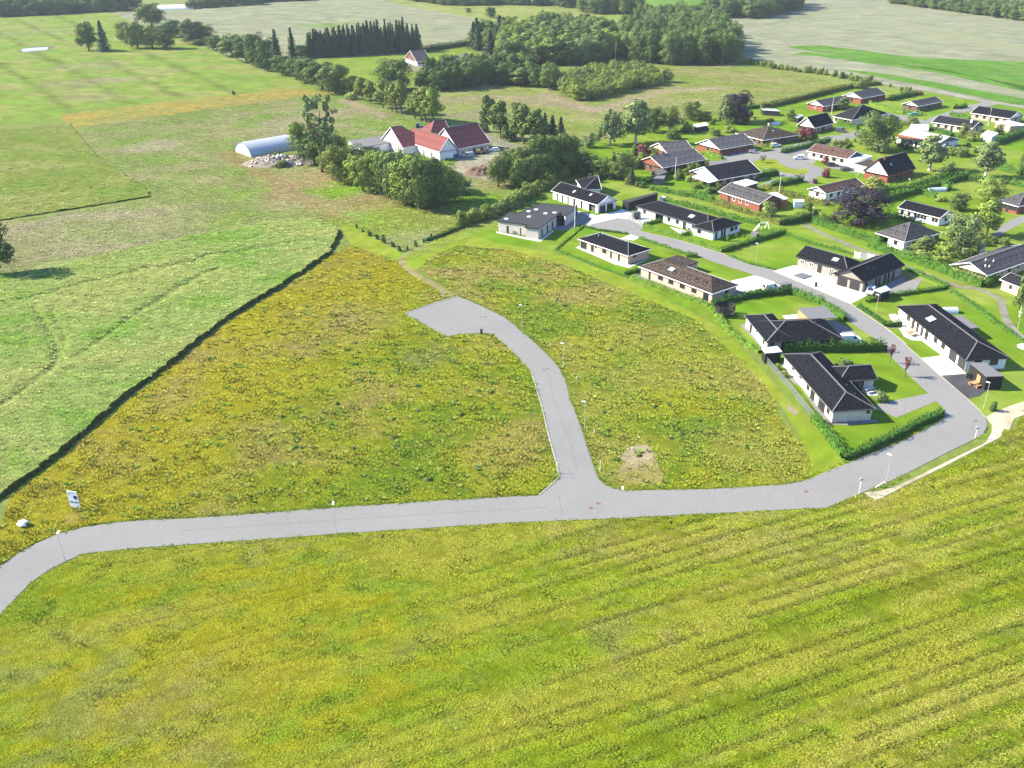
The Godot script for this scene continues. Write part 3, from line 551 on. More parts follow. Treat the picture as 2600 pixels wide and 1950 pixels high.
func build_meadows():
	var yellow := im(202, 188, 54); var lime := im(172, 182, 52); var green := im(112, 156, 44); var straw := im(188, 172, 96); var mauve := im(176, 160, 112)
	# the meadow between the crop and the branch road: buttercups along the crop, green weeds further in
	var left := pv([-72.9,-101.4,-72.3,-105.1,-71,-107.8,-69.5,-110.1,-67.3,-112.3,-64.4,-113.8,-60.8,-114.9,-55.6,-115.5,-47.8,-115.9]) + pv([-27.5,-118,-12.4,-119.3]) + pv([-0.3,-120.2,3.6,-120.3,5.5,-122.8,7.2,-125.3,6.8,-129.5,5.8,-138.6,5.1,-148.6,4.2,-157.4]) + pv([4.2,-157.7,3.6,-163.3,2.5,-166.4,0.3,-172.4,-1.9,-177.4,-4,-182,-7,-182.2,-11,-182,-13.4,-180.5,-17.6,-185.3,-24.5,-194.5,-18.9,-200.7,-12.9,-205.8]) + pv([-18.1,-209.7,-23.3,-218,-25.9,-220.8,-28.1,-229.3,-43.4,-244.6]) + pv([-47.9,-236.9,-50.7,-225.9,-55.5,-211.8,-60.1,-200.3,-64,-188.9,-66.8,-176.9,-69.4,-164.5]) + pv([-71.3,-158,-73.7,-146.7,-74.9,-137.7,-76.8,-130.5,-79,-122.3])
	var crop_side := pv([-48.7,-237,-56.4,-212.7,-64.9,-189.6,-70.2,-165.2]) + pv([-75.7,-138.8,-79.8,-123.3])
	var left_col := func(p: Vector2) -> Color:
		var d := near_line(p, crop_side)
		var a := noise_mid.get_noise_2d(p.x * 0.8, p.y * 0.8); var b := noise_fine.get_noise_2d(p.x * 0.55, p.y * 0.55); var c := noise_big.get_noise_2d(p.x * 3.0, p.y * 3.0)
		var col := lerp_c(lime, straw, smoothstep(0.0, 0.4, a + c * 0.7) * 0.55)
		col = lerp_c(col, green, smoothstep(0.02, 0.4, -a * 0.9 + b * 0.5) * 0.75 * smoothstep(4.0, 40.0, d))
		col = lerp_c(col, yellow, (1.0 - smoothstep(8.0, 46.0, d + a * 26.0 + c * 16.0)) * 0.62)
		col = lerp_c(col, mauve, smoothstep(0.22, 0.5, c - b * 0.3) * 0.5)
		return col
	rough_meadows.append(left)
	sheet("meadow", left, 0.05, 1.6, left_col, mats["meadow"])
	tufts("meadow_grass", left, 0.44, meadow_tuft(left_col, 0.24, yellow, 0.03), "tall flowering grass left of the branch road", "grass", 260.0)
	# between the branch road and the houses
	var right := pv([-11.8,-204.4,-6.6,-199.1,-0.7,-191.6,3,-183.5,6,-176.4,8.3,-170.1,9.8,-165.3,10.6,-160.1,11.1,-150.7]) + pv([11.5,-148,12.5,-137.9,13.2,-128.7,13.6,-124.4,14.5,-122.9,15.7,-121.9,17.8,-121.1,30.4,-121.1]) + pv([42.6,-122.3,46.8,-123.8,47.6,-125.4,48.6,-129.5,48.4,-133.8,47.8,-138.9,47.2,-143.7,47.9,-150.2,47.7,-154.8]) + pv([45.8,-166.8,40.5,-188.4,30.1,-202.9,14.1,-225.7,-0.1,-238.3,-14,-243,-20.9,-233.3,-23.3,-224.8,-16,-211.2])
	var right_col := func(p: Vector2) -> Color:
		var a := noise_mid.get_noise_2d(p.x * 0.7 + 50.0, p.y * 0.7); var b := noise_fine.get_noise_2d(p.x * 0.5, p.y * 0.5 + 9.0); var c := noise_big.get_noise_2d(p.x * 3.0 + 9.0, p.y * 3.0)
		var far := smoothstep(-150.0, -215.0, p.y + p.x * 0.25)
		var col := lerp_c(im(168, 182, 58), im(186, 174, 100), smoothstep(-0.35, 0.35, a + c * 0.5) * (0.35 + 0.45 * far))
		col = lerp_c(col, im(116, 158, 52), smoothstep(0.05, 0.4, -a + b * 0.5) * 0.7)
		col = lerp_c(col, im(186, 160, 112), smoothstep(0.15, 0.5, c + b * 0.3) * (0.3 + 0.4 * far))
		col = lerp_c(col, im(190, 188, 50), smoothstep(0.15, 0.45, -c - b * 0.2) * 0.6)
		return col
	rough_meadows.append(right)
	sheet("meadow", right, 0.05, 1.6, right_col, mats["meadow"])
	tufts("meadow_grass", right, 0.44, meadow_tuft(right_col, 0.24, yellow, 0.01), "rough browning grass between the branch road and the houses", "grass", 300.0)
	# the mown field this side of the road
	var near := pv([-75.8,-80.1,-67.7,-88.6,-66.9,-94.5,-66.2,-97.8,-65.7,-100.4,-64.4,-103.3,-62.9,-105.1,-60.9,-106.8,-54.2,-107.7]) + pv([-40.2,-109.2,-26.2,-110.5]) + pv([-0.4,-112.6,13,-113]) + pv([46.9,-115,50.2,-116.9,52.7,-118.2,54,-117.7,55,-116.7,58.7,-119,63.1,-121.9,68.9,-125.6,79.2,-132.5,82.7,-134.9,84.7,-137.9]) + pv([86.7,-138.1,88.7,-141.4,94.1,-144,106.8,-150.4,176.5,-179.8]) + pv([71.9,-50.4,-1.1,-51.7,-71.9,-52.9])
	var swath := Vector2(0.93, -0.37).normalized()
	var cross := Vector2(-swath.y, swath.x)
	var flowers := Vector2(-35.16,-87.48)
	var near_col := func(p: Vector2) -> Color:
		var u := p.dot(swath); var v := p.dot(cross)
		var a := noise_mid.get_noise_2d(u * 0.5, v * 1.2); var b := noise_fine.get_noise_2d(u * 0.35, v * 0.9); var c := noise_big.get_noise_2d(p.x * 2.5, p.y * 2.5 + 30.0)
		var east := smoothstep(-25.0, 45.0, p.x)
		var row := noise_mid.get_noise_2d(u * 0.12, v * 8.0)
		var col := lerp_c(im(166, 182, 42), im(178, 178, 66), smoothstep(-0.2, 0.35, a) * 0.7)
		col = lerp_c(col, im(130, 168, 40), smoothstep(0.0, 0.4, -a + b * 0.9) * 0.55)
		col = lerp_c(col, im(172, 160, 104), smoothstep(0.2, 0.6, c + b * 0.6) * 0.45)
		col = lerp_c(col, im(122, 142, 38), smoothstep(0.1, 0.32, row) * (0.12 + 0.5 * east))
		col = lerp_c(col, im(196, 190, 96), smoothstep(0.08, 0.35, -row) * (0.1 + 0.5 * east))
		col = lerp_c(col, im(200, 182, 44), (1.0 - smoothstep(0.2, 1.0, p.distance_to(flowers) / 20.0 + b * 0.9 + a)) * 0.4)
		return col
	sheet("mown_field", near, 0.05, 1.2, near_col, mats["meadow"])
	var base := meadow_tuft(near_col, 0.13, yellow, 0.006, 0.45)
	var near_tuft := func(p: Vector2):
		var v = base.call(p)
		if v:
			# the mower left thin ridges of longer grass between its passes
			var u := p.dot(swath)
			var lane := p.dot(cross) / 2.3 + 0.5 * noise_big.get_noise_2d(u * 0.7, p.dot(cross) * 0.4)
			var off := absf(lane - roundf(lane))
			var cut := noise_mid.get_noise_2d(u * 0.45, roundf(lane) * 31.0)
			var east := 0.25 + 0.75 * smoothstep(-30.0, 30.0, p.x)
			if cut > 0.12 - 0.3 * east:
				var c: Color = v[0]
				if off < 0.09: v[1] = 0.14 + 0.22 * east * rng.randf(); v[0] = lerp_c(c, im(120, 138, 40), 0.65 * east)
				elif off < 0.2: v[1] *= 0.6; v[0] = lerp_c(c, im(214, 204, 104), 0.5 * east)
		return v
	verge()
	tufts("mown_grass", near, 0.36, near_tuft, "short mown grass on this side of the road", "grass", 200.0)
	# weeds that stand out of the grass
	var weeds := weed_meshes()
	var wm: Material = mats["leaf_mid"]
	for g in [[pv([3.1,-128.1,-20.2,-120.8,-30.7,-127.8,-42.7,-134,-34.6,-150.2,-26.3,-174.2,-13.8,-173.6,-0.5,-164.4,5.5,-132.4]), 46, "weed clump standing in the meadow left of the branch road", "weed clumps left of the branch road", 0.8], [pv([-16,-211.2,-11.3,-238.9,11.5,-221.3,28.7,-200,39.6,-183.3,44.8,-162.6,46.2,-140.4,43.4,-126.8,33.1,-124.4,15.8,-127.7,14.2,-153.9,7.4,-179.8,-4.7,-204.5]), 52, "weed clump standing in the meadow right of the branch road", "weed clumps right of the branch road", 0.8], [pv([-44.3,-134.1,-44.4,-156.1,-41.4,-189.5,-24.9,-188.7,-20.7,-165.2,-35.6,-129.4]), 30, "dark green weed clump in the yellow part of the meadow", "weed clumps in the yellow meadow", 0.7]]:
		var n: int = g[1]
		var tries := 0
		while n > 0 and tries < 4000:
			tries += 1
			var p := Vector2(rng.randf_range(-100, 140), rng.randf_range(-300, -100))
			if not Geometry2D.is_point_in_polygon(p, g[0]) or Geometry2D.is_point_in_polygon(p, road_poly): continue
			n -= 1
			var o := part("weed_clump", weeds[rng.randi() % 3], mats[["leaf_grey", "leaf_mid", "leaf_light"][rng.randi() % 3]] if g[1] != 30 else mats["leaf_mid"], self, Vector3(p.x, 0.0, p.y))
			var s: float = rng.randf_range(0.5, 1.3) * g[4]
			o.scale = Vector3(s * 1.3, s * 0.75, s); o.rotation.y = rng.randf() * TAU
			tag(o, g[2], "weed", g[3])
func field_grass(called: String, poly: PackedVector2Array, col: Callable, label: String):
	var f := func(p: Vector2):
		var c: Color = col.call(p + Vector2(rng.randfn(), rng.randfn()))
		var g := rng.randf_range(1.15, 1.75)
		return [Color(c.r * g, c.g * g, c.b * g), rng.randf_range(0.08, 0.3), 0.0]
	tufts(called, poly, 0.62, f, label, "grass", 600.0)
func meadow_tuft(col: Callable, tall: float, flower: Color, share: float, mix := 2.0) -> Callable:
	return func(p: Vector2):
		var c: Color = col.call(p + Vector2(rng.randfn(), rng.randfn()) * mix)
		var g := rng.randf_range(1.4, 1.95)
		var thin := noise_mid.get_noise_2d(p.x * 2.2 + 70.0, p.y * 2.2)
		if thin < -0.22 and rng.randf() < 0.7: return null
		var h := tall * rng.randf_range(0.45, 1.25) * (1.0 + 0.9 * noise_fine.get_noise_2d(p.x * 0.8, p.y * 0.8)) * (1.0 + 1.2 * thin)
		if rng.randf() < share: return [flower, h * 1.2, 0.03]
		return [Color(c.r * g, c.g * g * rng.randf_range(0.95, 1.05), c.b * g), maxf(h, 0.05), 0.03]
func weed_meshes() -> Array:
	var out: Array = []
	for k in 3:
		out.append(leaf_ball(0.62, 0.55, 130, 0.34, im(140, 178, 92), 50 + k))
	return out

func verge():
	# grass that creeps over the edge of the asphalt
	var xs: Array = []
	for i in road_poly.size():
		var a := road_poly[i]; var b := road_poly[(i + 1) % road_poly.size()]
		if a.y < -235.0 or a.y > -70.0 or a.x > 70.0 or (a.y < -150.0 and a.x > 45.0): continue
		var d := (b - a).normalized()
		var s := Vector2(-d.y, d.x)
		var n := int(a.distance_to(b) * 5.0)
		for k in n:
			var p := a.lerp(b, rng.randf())
			var side := rng.randf_range(-0.12, 0.7)
			if noise_mid.get_noise_2d(p.x * 3.0, p.y * 3.0) < -0.12 and side < 0.15: continue
			var q := p + s * side
			if Geometry2D.is_point_in_polygon(p + s * 0.6, road_poly): q = p - s * side
			var c := lerp_c(im(166, 182, 56), im(128, 164, 46), rng.randf())
			var g := rng.randf_range(1.0, 1.7)
			var h := rng.randf_range(0.08, 0.22)
			xs.append([Transform3D(Basis(Vector3.UP, rng.randf() * TAU).scaled(Vector3(0.8, h, 0.8)), Vector3(q.x, 0.03, q.y)), Color(c.r * g, c.g * g, c.b * g)])
	var mm := MultiMesh.new(); mm.transform_format = MultiMesh.TRANSFORM_3D; mm.use_colors = true
	mm.mesh = tuft_mesh(6, 0.5, 77); mm.instance_count = xs.size()
	for i in xs.size(): mm.set_instance_transform(i, xs[i][0]); mm.set_instance_color(i, xs[i][1])
	var o := MultiMeshInstance3D.new(); o.multimesh = mm; o.material_override = mats["blade"]; o.name = numbered("verge_grass"); add_child(o, true)
	tag(o, "ragged grass fringe along the edges of the road", "grass", "", "stuff")
	# taller single tussocks spread over the two rough meadows
	var ys: Array = []
	for i in 6000:
		var p := Vector2(rng.randf_range(-110, 130), rng.randf_range(-290, -95))
		if noise_mid.get_noise_2d(p.x * 1.5, p.y * 1.5) < -0.15: continue
		var ok := false
		for w in rough_meadows:
			if Geometry2D.is_point_in_polygon(p, w): ok = true; break
		if not ok: continue
		var c := lerp_c(im(120, 160, 56), im(176, 178, 84), rng.randf())
		var g := rng.randf_range(1.2, 2.0)
		var s := rng.randf_range(0.9, 2.2)
		ys.append([Transform3D(Basis(Vector3.UP, rng.randf() * TAU).scaled(Vector3(s, rng.randf_range(0.2, 0.45), s)), Vector3(p.x, 0.03, p.y)), Color(c.r * g, c.g * g, c.b * g)])
	mm = MultiMesh.new(); mm.transform_format = MultiMesh.TRANSFORM_3D; mm.use_colors = true
	mm.mesh = tuft_mesh(22, 0.5, 78); mm.instance_count = ys.size()
	for i in ys.size(): mm.set_instance_transform(i, ys[i][0]); mm.set_instance_color(i, ys[i][1])
	o = MultiMeshInstance3D.new(); o.multimesh = mm; o.material_override = mats["blade"]; o.name = numbered("grass_tussocks"); add_child(o, true)
	tag(o, "taller grass tussocks scattered over the two rough meadows", "grass", "", "stuff")

# ---------- houses
# A and B are the two ends of one eave, C the far end of the short side at B (places on the map below the eave corners)
func frame_of(A: Vector2, B: Vector2, C: Vector2) -> Dictionary:
	var u := (B - A).normalized()
	var v := Vector2(-u.y, u.x)
	var w := (C - B).dot(v)
	var flip := false
	if w > 0.0:
		# keep C on the far side (-z) by turning the long axis round
		flip = true; u = -u; v = -v; w = -w
	var centre := (A + B) * 0.5 + v * w * 0.5
	return {"u": u, "v": v, "L": A.distance_to(B), "W": -w, "at": centre, "turn": atan2(-u.y, u.x), "flip": flip}
func roof_part(parent: Node3D, L: float, W: float, he: float, rise: float, hip_a: bool, hip_b: bool, m: Material, trim: Material, cap: Material) -> MeshInstance3D:
	# local axes: x along the ridge from the A end to the B end, z towards the near eave
	var st := begin()
	var x0 := -L * 0.5; var x1 := L * 0.5; var z := W * 0.5
	var ra := x0 + (z if hip_a else 0.0); var rb := x1 - (z if hip_b else 0.0)
	if rb < ra: ra = (ra + rb) * 0.5; rb = ra
	var top := he + rise
	var s := Vector2(z, rise).length()
	var A0 := Vector3(x0, he, z); var B0 := Vector3(x1, he, z); var A1 := Vector3(x0, he, -z); var B1 := Vector3(x1, he, -z)
	var RA := Vector3(ra, top, 0); var RB := Vector3(rb, top, 0)
	quad(st, A0, RA, RB, B0, Vector2(x0, 0), Vector2(ra, s), Vector2(rb, s), Vector2(x1, 0))
	quad(st, B1, RB, RA, A1, Vector2(x1, 0), Vector2(rb, s), Vector2(ra, s), Vector2(x0, 0))
	if hip_a: tri(st, A1, RA, A0, Vector2(-z, 0), Vector2(0, s), Vector2(z, 0))
	if hip_b: tri(st, B0, RB, B1, Vector2(-z, 0), Vector2(0, s), Vector2(z, 0))
	# underside
	quad(st, A0 - Vector3(0, 0.12, 0), B0 - Vector3(0, 0.12, 0), B1 - Vector3(0, 0.12, 0), A1 - Vector3(0, 0.12, 0))
	var o := part("roof", done(st), m, parent)
	var f := begin()
	var t := 0.2
	box(f, Vector3(0, he - t * 0.5 + 0.03, z + 0.02), Vector3(L + 0.08, t, 0.06)); box(f, Vector3(0, he - t * 0.5 + 0.03, -z - 0.02), Vector3(L + 0.08, t, 0.06))
	for e in [[x0, hip_a, -1.0], [x1, hip_b, 1.0]]:
		if e[1]: box(f, Vector3(e[0] + 0.02 * e[2], he - t * 0.5 + 0.03, 0), Vector3(0.06, t, W))
		else:
			for k in [-1.0, 1.0]: bar(f, Vector3(e[0] + 0.02 * e[2], he - 0.05, z * k), Vector3(e[0] + 0.02 * e[2], top - 0.05, 0), 0.07, 0.17)
	part("fascia", done(f), trim, parent)
	var c := begin()
	if rb - ra > 0.3: bar(c, RA + Vector3(0, 0.03, 0), RB + Vector3(0, 0.03, 0), 0.24, 0.1)
	if hip_a: bar(c, A0, RA, 0.2, 0.1); bar(c, A1, RA, 0.2, 0.1)
	if hip_b: bar(c, B0, RB, 0.2, 0.1); bar(c, B1, RB, 0.2, 0.1)
	part("ridge_cap", done(c), cap, o)
	return o
func wall_part(parent: Node3D, L: float, W: float, he: float, rise: float, hip_a: bool, hip_b: bool, over: float, m: Material, gable: Material, bays := [[], [], [], []]):
	# bays: for each side, [place 0..1, width] of the open carport mouths; each is a real room let into the house
	var st := begin()
	var x := L * 0.5 - over; var z := W * 0.5 - over
	var top := he - 0.04
	var peak := he + rise * (z / (W * 0.5)) - 0.06
	var lintel := 2.15
	var corner := [Vector3(-x, 0, z), Vector3(x, 0, z), Vector3(x, 0, -z), Vector3(-x, 0, -z)]
	for k in 4:
		var a: Vector3 = corner[k]; var b: Vector3 = corner[(k + 1) % 4]
		var d := (b - a).normalized(); var l := a.distance_to(b)
		var cuts: Array = []
		for e in bays[k]: cuts.append([maxf(e[0] * l - e[1] * 0.5, 0.25), minf(e[0] * l + e[1] * 0.5, l - 0.25)])
		cuts.sort_custom(func(p, q): return p[0] < q[0])
		var at := 0.0
		for c in cuts:
			quad(st, a + d * at, a + d * at + Vector3(0, top, 0), a + d * c[0] + Vector3(0, top, 0), a + d * c[0])
			quad(st, a + d * c[0] + Vector3(0, lintel, 0), a + d * c[0] + Vector3(0, top, 0), a + d * c[1] + Vector3(0, top, 0), a + d * c[1] + Vector3(0, lintel, 0))
			var inn := Vector3(0, 1, 0).cross(d) * minf(4.5, (2.0 * z if k % 2 == 0 else 2.0 * x) * 0.6)
			var rm := begin()
			var p0: Vector3 = a + d * c[0]; var p1: Vector3 = a + d * c[1]
			var up := Vector3(0, lintel, 0)
			quad(rm, p0, p0 + up, p0 + up + inn, p0 + inn); quad(rm, p1 + inn, p1 + up + inn, p1 + up, p1)
			quad(rm, p0 + inn, p0 + inn + up, p1 + inn + up, p1 + inn); quad(rm, p0 + up, p1 + up, p1 + up + inn, p0 + up + inn)
			part("carport_bay", done(rm), mats["grey_panel"], parent)
			at = c[1]
		quad(st, a + d * at, a + d * at + Vector3(0, top, 0), b + Vector3(0, top, 0), b)
	part("wall", done(st), m, parent)
	for e in [[-x, hip_a], [x, hip_b]]:
		if not e[1]:
			var g := begin()
			var sx: float = e[0] + signf(e[0]) * 0.015
			tri(g, Vector3(sx, top, z), Vector3(sx, peak, 0), Vector3(sx, top, -z))
			part("gable", done(g), gable, parent)
func window_part(parent: Node3D, at: Vector3, turn: float, w: float, h: float, trim: Material, called := "window"):
	var key := "win%.1f_%.1f" % [w, h]
	if not cache.has(key):
		var st := begin()
		for k in [-1.0, 1.0]:
			box(st, Vector3(k * (w * 0.5 - 0.05), 0, 0.0), Vector3(0.1, h, 0.14))
			box(st, Vector3(0, k * (h * 0.5 - 0.05), 0.0), Vector3(w - 0.2, 0.1, 0.13))
		if w > 1.1: box(st, Vector3.ZERO, Vector3(0.08, h - 0.2, 0.12))
		cache[key] = done(st)
		cache[key + "p"] = boxm(Vector3(w - 0.12, h - 0.12, 0.06))
	var o := part(called, cache[key], trim, parent, at); o.rotation.y = turn
	part("pane", cache[key + "p"], mats["glass"], o)
func side_row(parent: Node3D, L: float, W: float, over: float, he: float, side: int, items: Array, trim: Material):
	# items: [kind, place 0..1 along the side, width]; kinds: w window, t tall window, d door, g garage door, n narrow high window
	var x := L * 0.5 - over; var z := W * 0.5 - over
	for it in items:
		var k: String = it[0]
		var w: float = it[2]
		var h: float = {"w": 1.15, "t": 2.0, "d": 2.05, "g": 2.05, "n": 0.6, "o": 2.1}[k]
		var y: float = {"w": 1.5, "t": 1.1, "d": 1.05, "g": 1.05, "n": 1.75, "o": 1.07}[k]
		var t: float = it[1] * 2.0 - 1.0
		var p: Vector3; var turn := 0.0
		if side == 0: p = Vector3(t * x, y, z + 0.03)
		elif side == 1: p = Vector3(x + 0.03, y, -t * z); turn = PI / 2
		elif side == 2: p = Vector3(-t * x, y, -z - 0.03); turn = PI
		else: p = Vector3(-x - 0.03, y, t * z); turn = -PI / 2
		if k == "d" or k == "g":
			var o := part("door" if k == "d" else "garage_door", boxm(Vector3(w, h, 0.08)), mats["dark_trim"], parent, p); o.rotation.y = turn
		elif k == "o": continue   # an open bay, built with the wall
		else: window_part(parent, p, turn, w, h, trim)
func house(called: String, label: String, A: Vector2, B: Vector2, C: Vector2, o: Dictionary) -> Node3D:
	var f := frame_of(A, B, C)
	var L: float = f.L; var W: float = f.W
	var he: float = o.get("he", 2.5); var pitch: float = o.get("pitch", 22.0)
	var rise := W * 0.5 * tan(deg_to_rad(pitch))
	var ha: bool = o.get("ha", false); var hb: bool = o.get("hb", false)
	if f.flip: var q := ha; ha = hb; hb = q
	var root := thing(called, label, "house", Vector3(f.at.x, 0, f.at.y), f.turn)
	fill_house(root, L, W, he, rise, ha, hb, o, f.flip)
	return root
func fill_house(root: Node3D, L: float, W: float, he: float, rise: float, ha: bool, hb: bool, o: Dictionary, flip := false):
	var over: float = o.get("over", 0.45)
	var trim: Material = mats[o.get("trim", "white_wood")]
	var wall: Material = mats[o.get("wall", "brick_white")]
	var roof := roof_part(root, L, W, he, rise, ha, hb, mats[o.get("roof", "roof_black")], trim, mats[o.get("cap", "felt_grey")])
	var sides: Array = o.get("sides", [[["w", 0.15, 1.2], ["w", 0.35, 1.2], ["d", 0.5, 1.0], ["w", 0.68, 1.6], ["w", 0.88, 1.2]], [["w", 0.5, 1.2]], [["w", 0.2, 1.2], ["t", 0.5, 1.8], ["w", 0.8, 1.2]], [["w", 0.5, 1.0]]])
	var win: Material = mats[o.get("win", "dark_trim")]
	var bays := [[], [], [], []]
	for k in 4:
		for it in sides[k]:
			if it[0] == "o": bays[(k + 2) % 4 if flip else k].append([it[1], it[2]])
	wall_part(root, L, W, he, rise, ha, hb, over, wall, mats[o.get("gable", o.get("wall", "brick_white"))], bays)
	for k in 4:
		var kk := (k + 2) % 4 if flip else k
		side_row(root, L, W, over, he, kk, sides[k], win)
	var sgn := -1.0 if flip else 1.0
	for c in o.get("chimney", []):
		var st := begin()
		var x: float = (c[0] - 0.5) * L * sgn; var z: float = (c[1] * W * 0.5) * sgn
		var ry := he + rise * (1.0 - absf(z) / (W * 0.5))
		box(st, Vector3(x, ry + 0.3, z), Vector3(0.7, 1.5, 0.6)); box(st, Vector3(x, ry + 1.08, z), Vector3(0.8, 0.1, 0.7))
		part("chimney", done(st), mats[o.get("chimney_mat", "brick_red")], roof)
	for c in o.get("skylight", []):
		var x: float = (c[0] - 0.5) * L * sgn; var z: float = (c[1] * W * 0.5) * sgn
		var ry := he + rise * (1.0 - absf(z) / (W * 0.5))
		var st := begin()
		var tilt := Basis(Vector3.RIGHT, atan2(rise, W * 0.5) * signf(z))
		box(st, Vector3.ZERO, Vector3(c[2], 0.12, c[3]), tilt)
		var g := part("skylight", done(st), mats["skylight"], roof, Vector3(x, ry + 0.08, z))
		var fr := begin()
		for k in [-1.0, 1.0]:
			box(fr, tilt * Vector3(k * c[2] * 0.5, 0.02, 0), Vector3(0.08, 0.14, c[3] + 0.08), tilt); box(fr, tilt * Vector3(0, 0.02, k * c[3] * 0.5), Vector3(c[2] - 0.08, 0.14, 0.08), tilt)
		part("skylight_frame", done(fr), mats["felt_grey"], g)
	for c in o.get("vent", []):
		var x: float = (c[0] - 0.5) * L * sgn; var z: float = (c[1] * W * 0.5) * sgn
		var ry := he + rise * (1.0 - absf(z) / (W * 0.5))
		var st := begin(); tube(st, Vector3(x, ry - 0.1, z), Vector3(x, ry + 0.45, z), 0.11, 0.11, 7); tube(st, Vector3(x, ry + 0.45, z), Vector3(x, ry + 0.55, z), 0.17, 0.12, 7)
		part("vent_pipe", done(st), mats[o.get("vent_mat", "dark_trim")], roof)
func wing(root: Node3D, called: String, A: Vector2, B: Vector2, C: Vector2, o: Dictionary):
	# a wing of a house: a part whose pieces are its sub-parts
	var f := frame_of(A, B, C)
	var w := Node3D.new(); w.name = called; root.add_child(w, true)
	w.position = root.transform.affine_inverse() * Vector3(f.at.x, 0, f.at.y); w.rotation.y = f.turn - root.rotation.y
	var ha: bool = o.get("ha", false); var hb: bool = o.get("hb", false)
	if f.flip: var q := ha; ha = hb; hb = q
	var rise: float = f.W * 0.5 * tan(deg_to_rad(o.get("pitch", 22.0)))
	# pieces of a wing stay one level below it: build them, then join caps and panes upwards
	fill_house(w, f.L, f.W, o.get("he", 2.5), rise, ha, hb, o, f.flip)
	for c in w.get_children():
		for d in c.get_children():
			var t: Transform3D = c.transform * d.transform
			c.remove_child(d); d.transform = t; w.add_child(d, true)
func lean_roof(parent: Node, called: String, poly: PackedVector2Array, y: float, thick: float, m: Material, root: Node3D) -> MeshInstance3D:
	# a flat roof slab of a part of a house, in the house's own axes
	var loc := PackedVector2Array()
	for p in poly:
		var q := root.transform.affine_inverse() * Vector3(p.x, 0, p.y); loc.append(Vector2(q.x, q.z))
	var st := begin(); slab(st, loc, y, y + thick, true)
	return part(called, done(st), m, parent)
func local_poly(root: Node3D, poly: PackedVector2Array) -> PackedVector2Array:
	var loc := PackedVector2Array()
	for p in poly:
		var q := root.transform.affine_inverse() * Vector3(p.x, 0, p.y); loc.append(Vector2(q.x, q.z))
	return loc
func middle(poly: PackedVector2Array) -> Vector2:
	var c := Vector2.ZERO
	for p in poly: c += p
	return c / poly.size()
func shed(called: String, label: String, poly: PackedVector2Array, h: float, wall: String, roof: String, category := "shed", over := 0.15, group := "") -> Node3D:
	# a flat-roofed shed; the polygon is its roof outline on the map
	var c := middle(poly)
	var root := thing(called, label, category, Vector3(c.x, 0, c.y), 0.0, group)
	var loc := local_poly(root, poly)
	var inner := PackedVector2Array()
	for p in loc: inner.append(p - p.normalized() * over * 1.4)
	var st := begin(); slab(st, inner, 0.0, h - 0.12); part("wall", done(st), mats[wall], root)
	st = begin(); slab(st, loc, h - 0.12, h + 0.04, true); part("roof", done(st), mats[roof], root)
	return root
func canopy(called: String, label: String, poly: PackedVector2Array, h: float, roof: String, post: String, category := "carport") -> Node3D:
	var c := middle(poly)
	var root := thing(called, label, category, Vector3(c.x, 0, c.y))
	var loc := local_poly(root, poly)
	var st := begin(); slab(st, loc, h - 0.16, h, true); part("roof", done(st), mats[roof], root)
	for p in loc:
		var q := p * 0.94
		st = begin(); box(st, Vector3(q.x, (h - 0.16) * 0.5, q.y), Vector3(0.14, h - 0.16, 0.14)); part("post", done(st), mats[post], root)
	return root

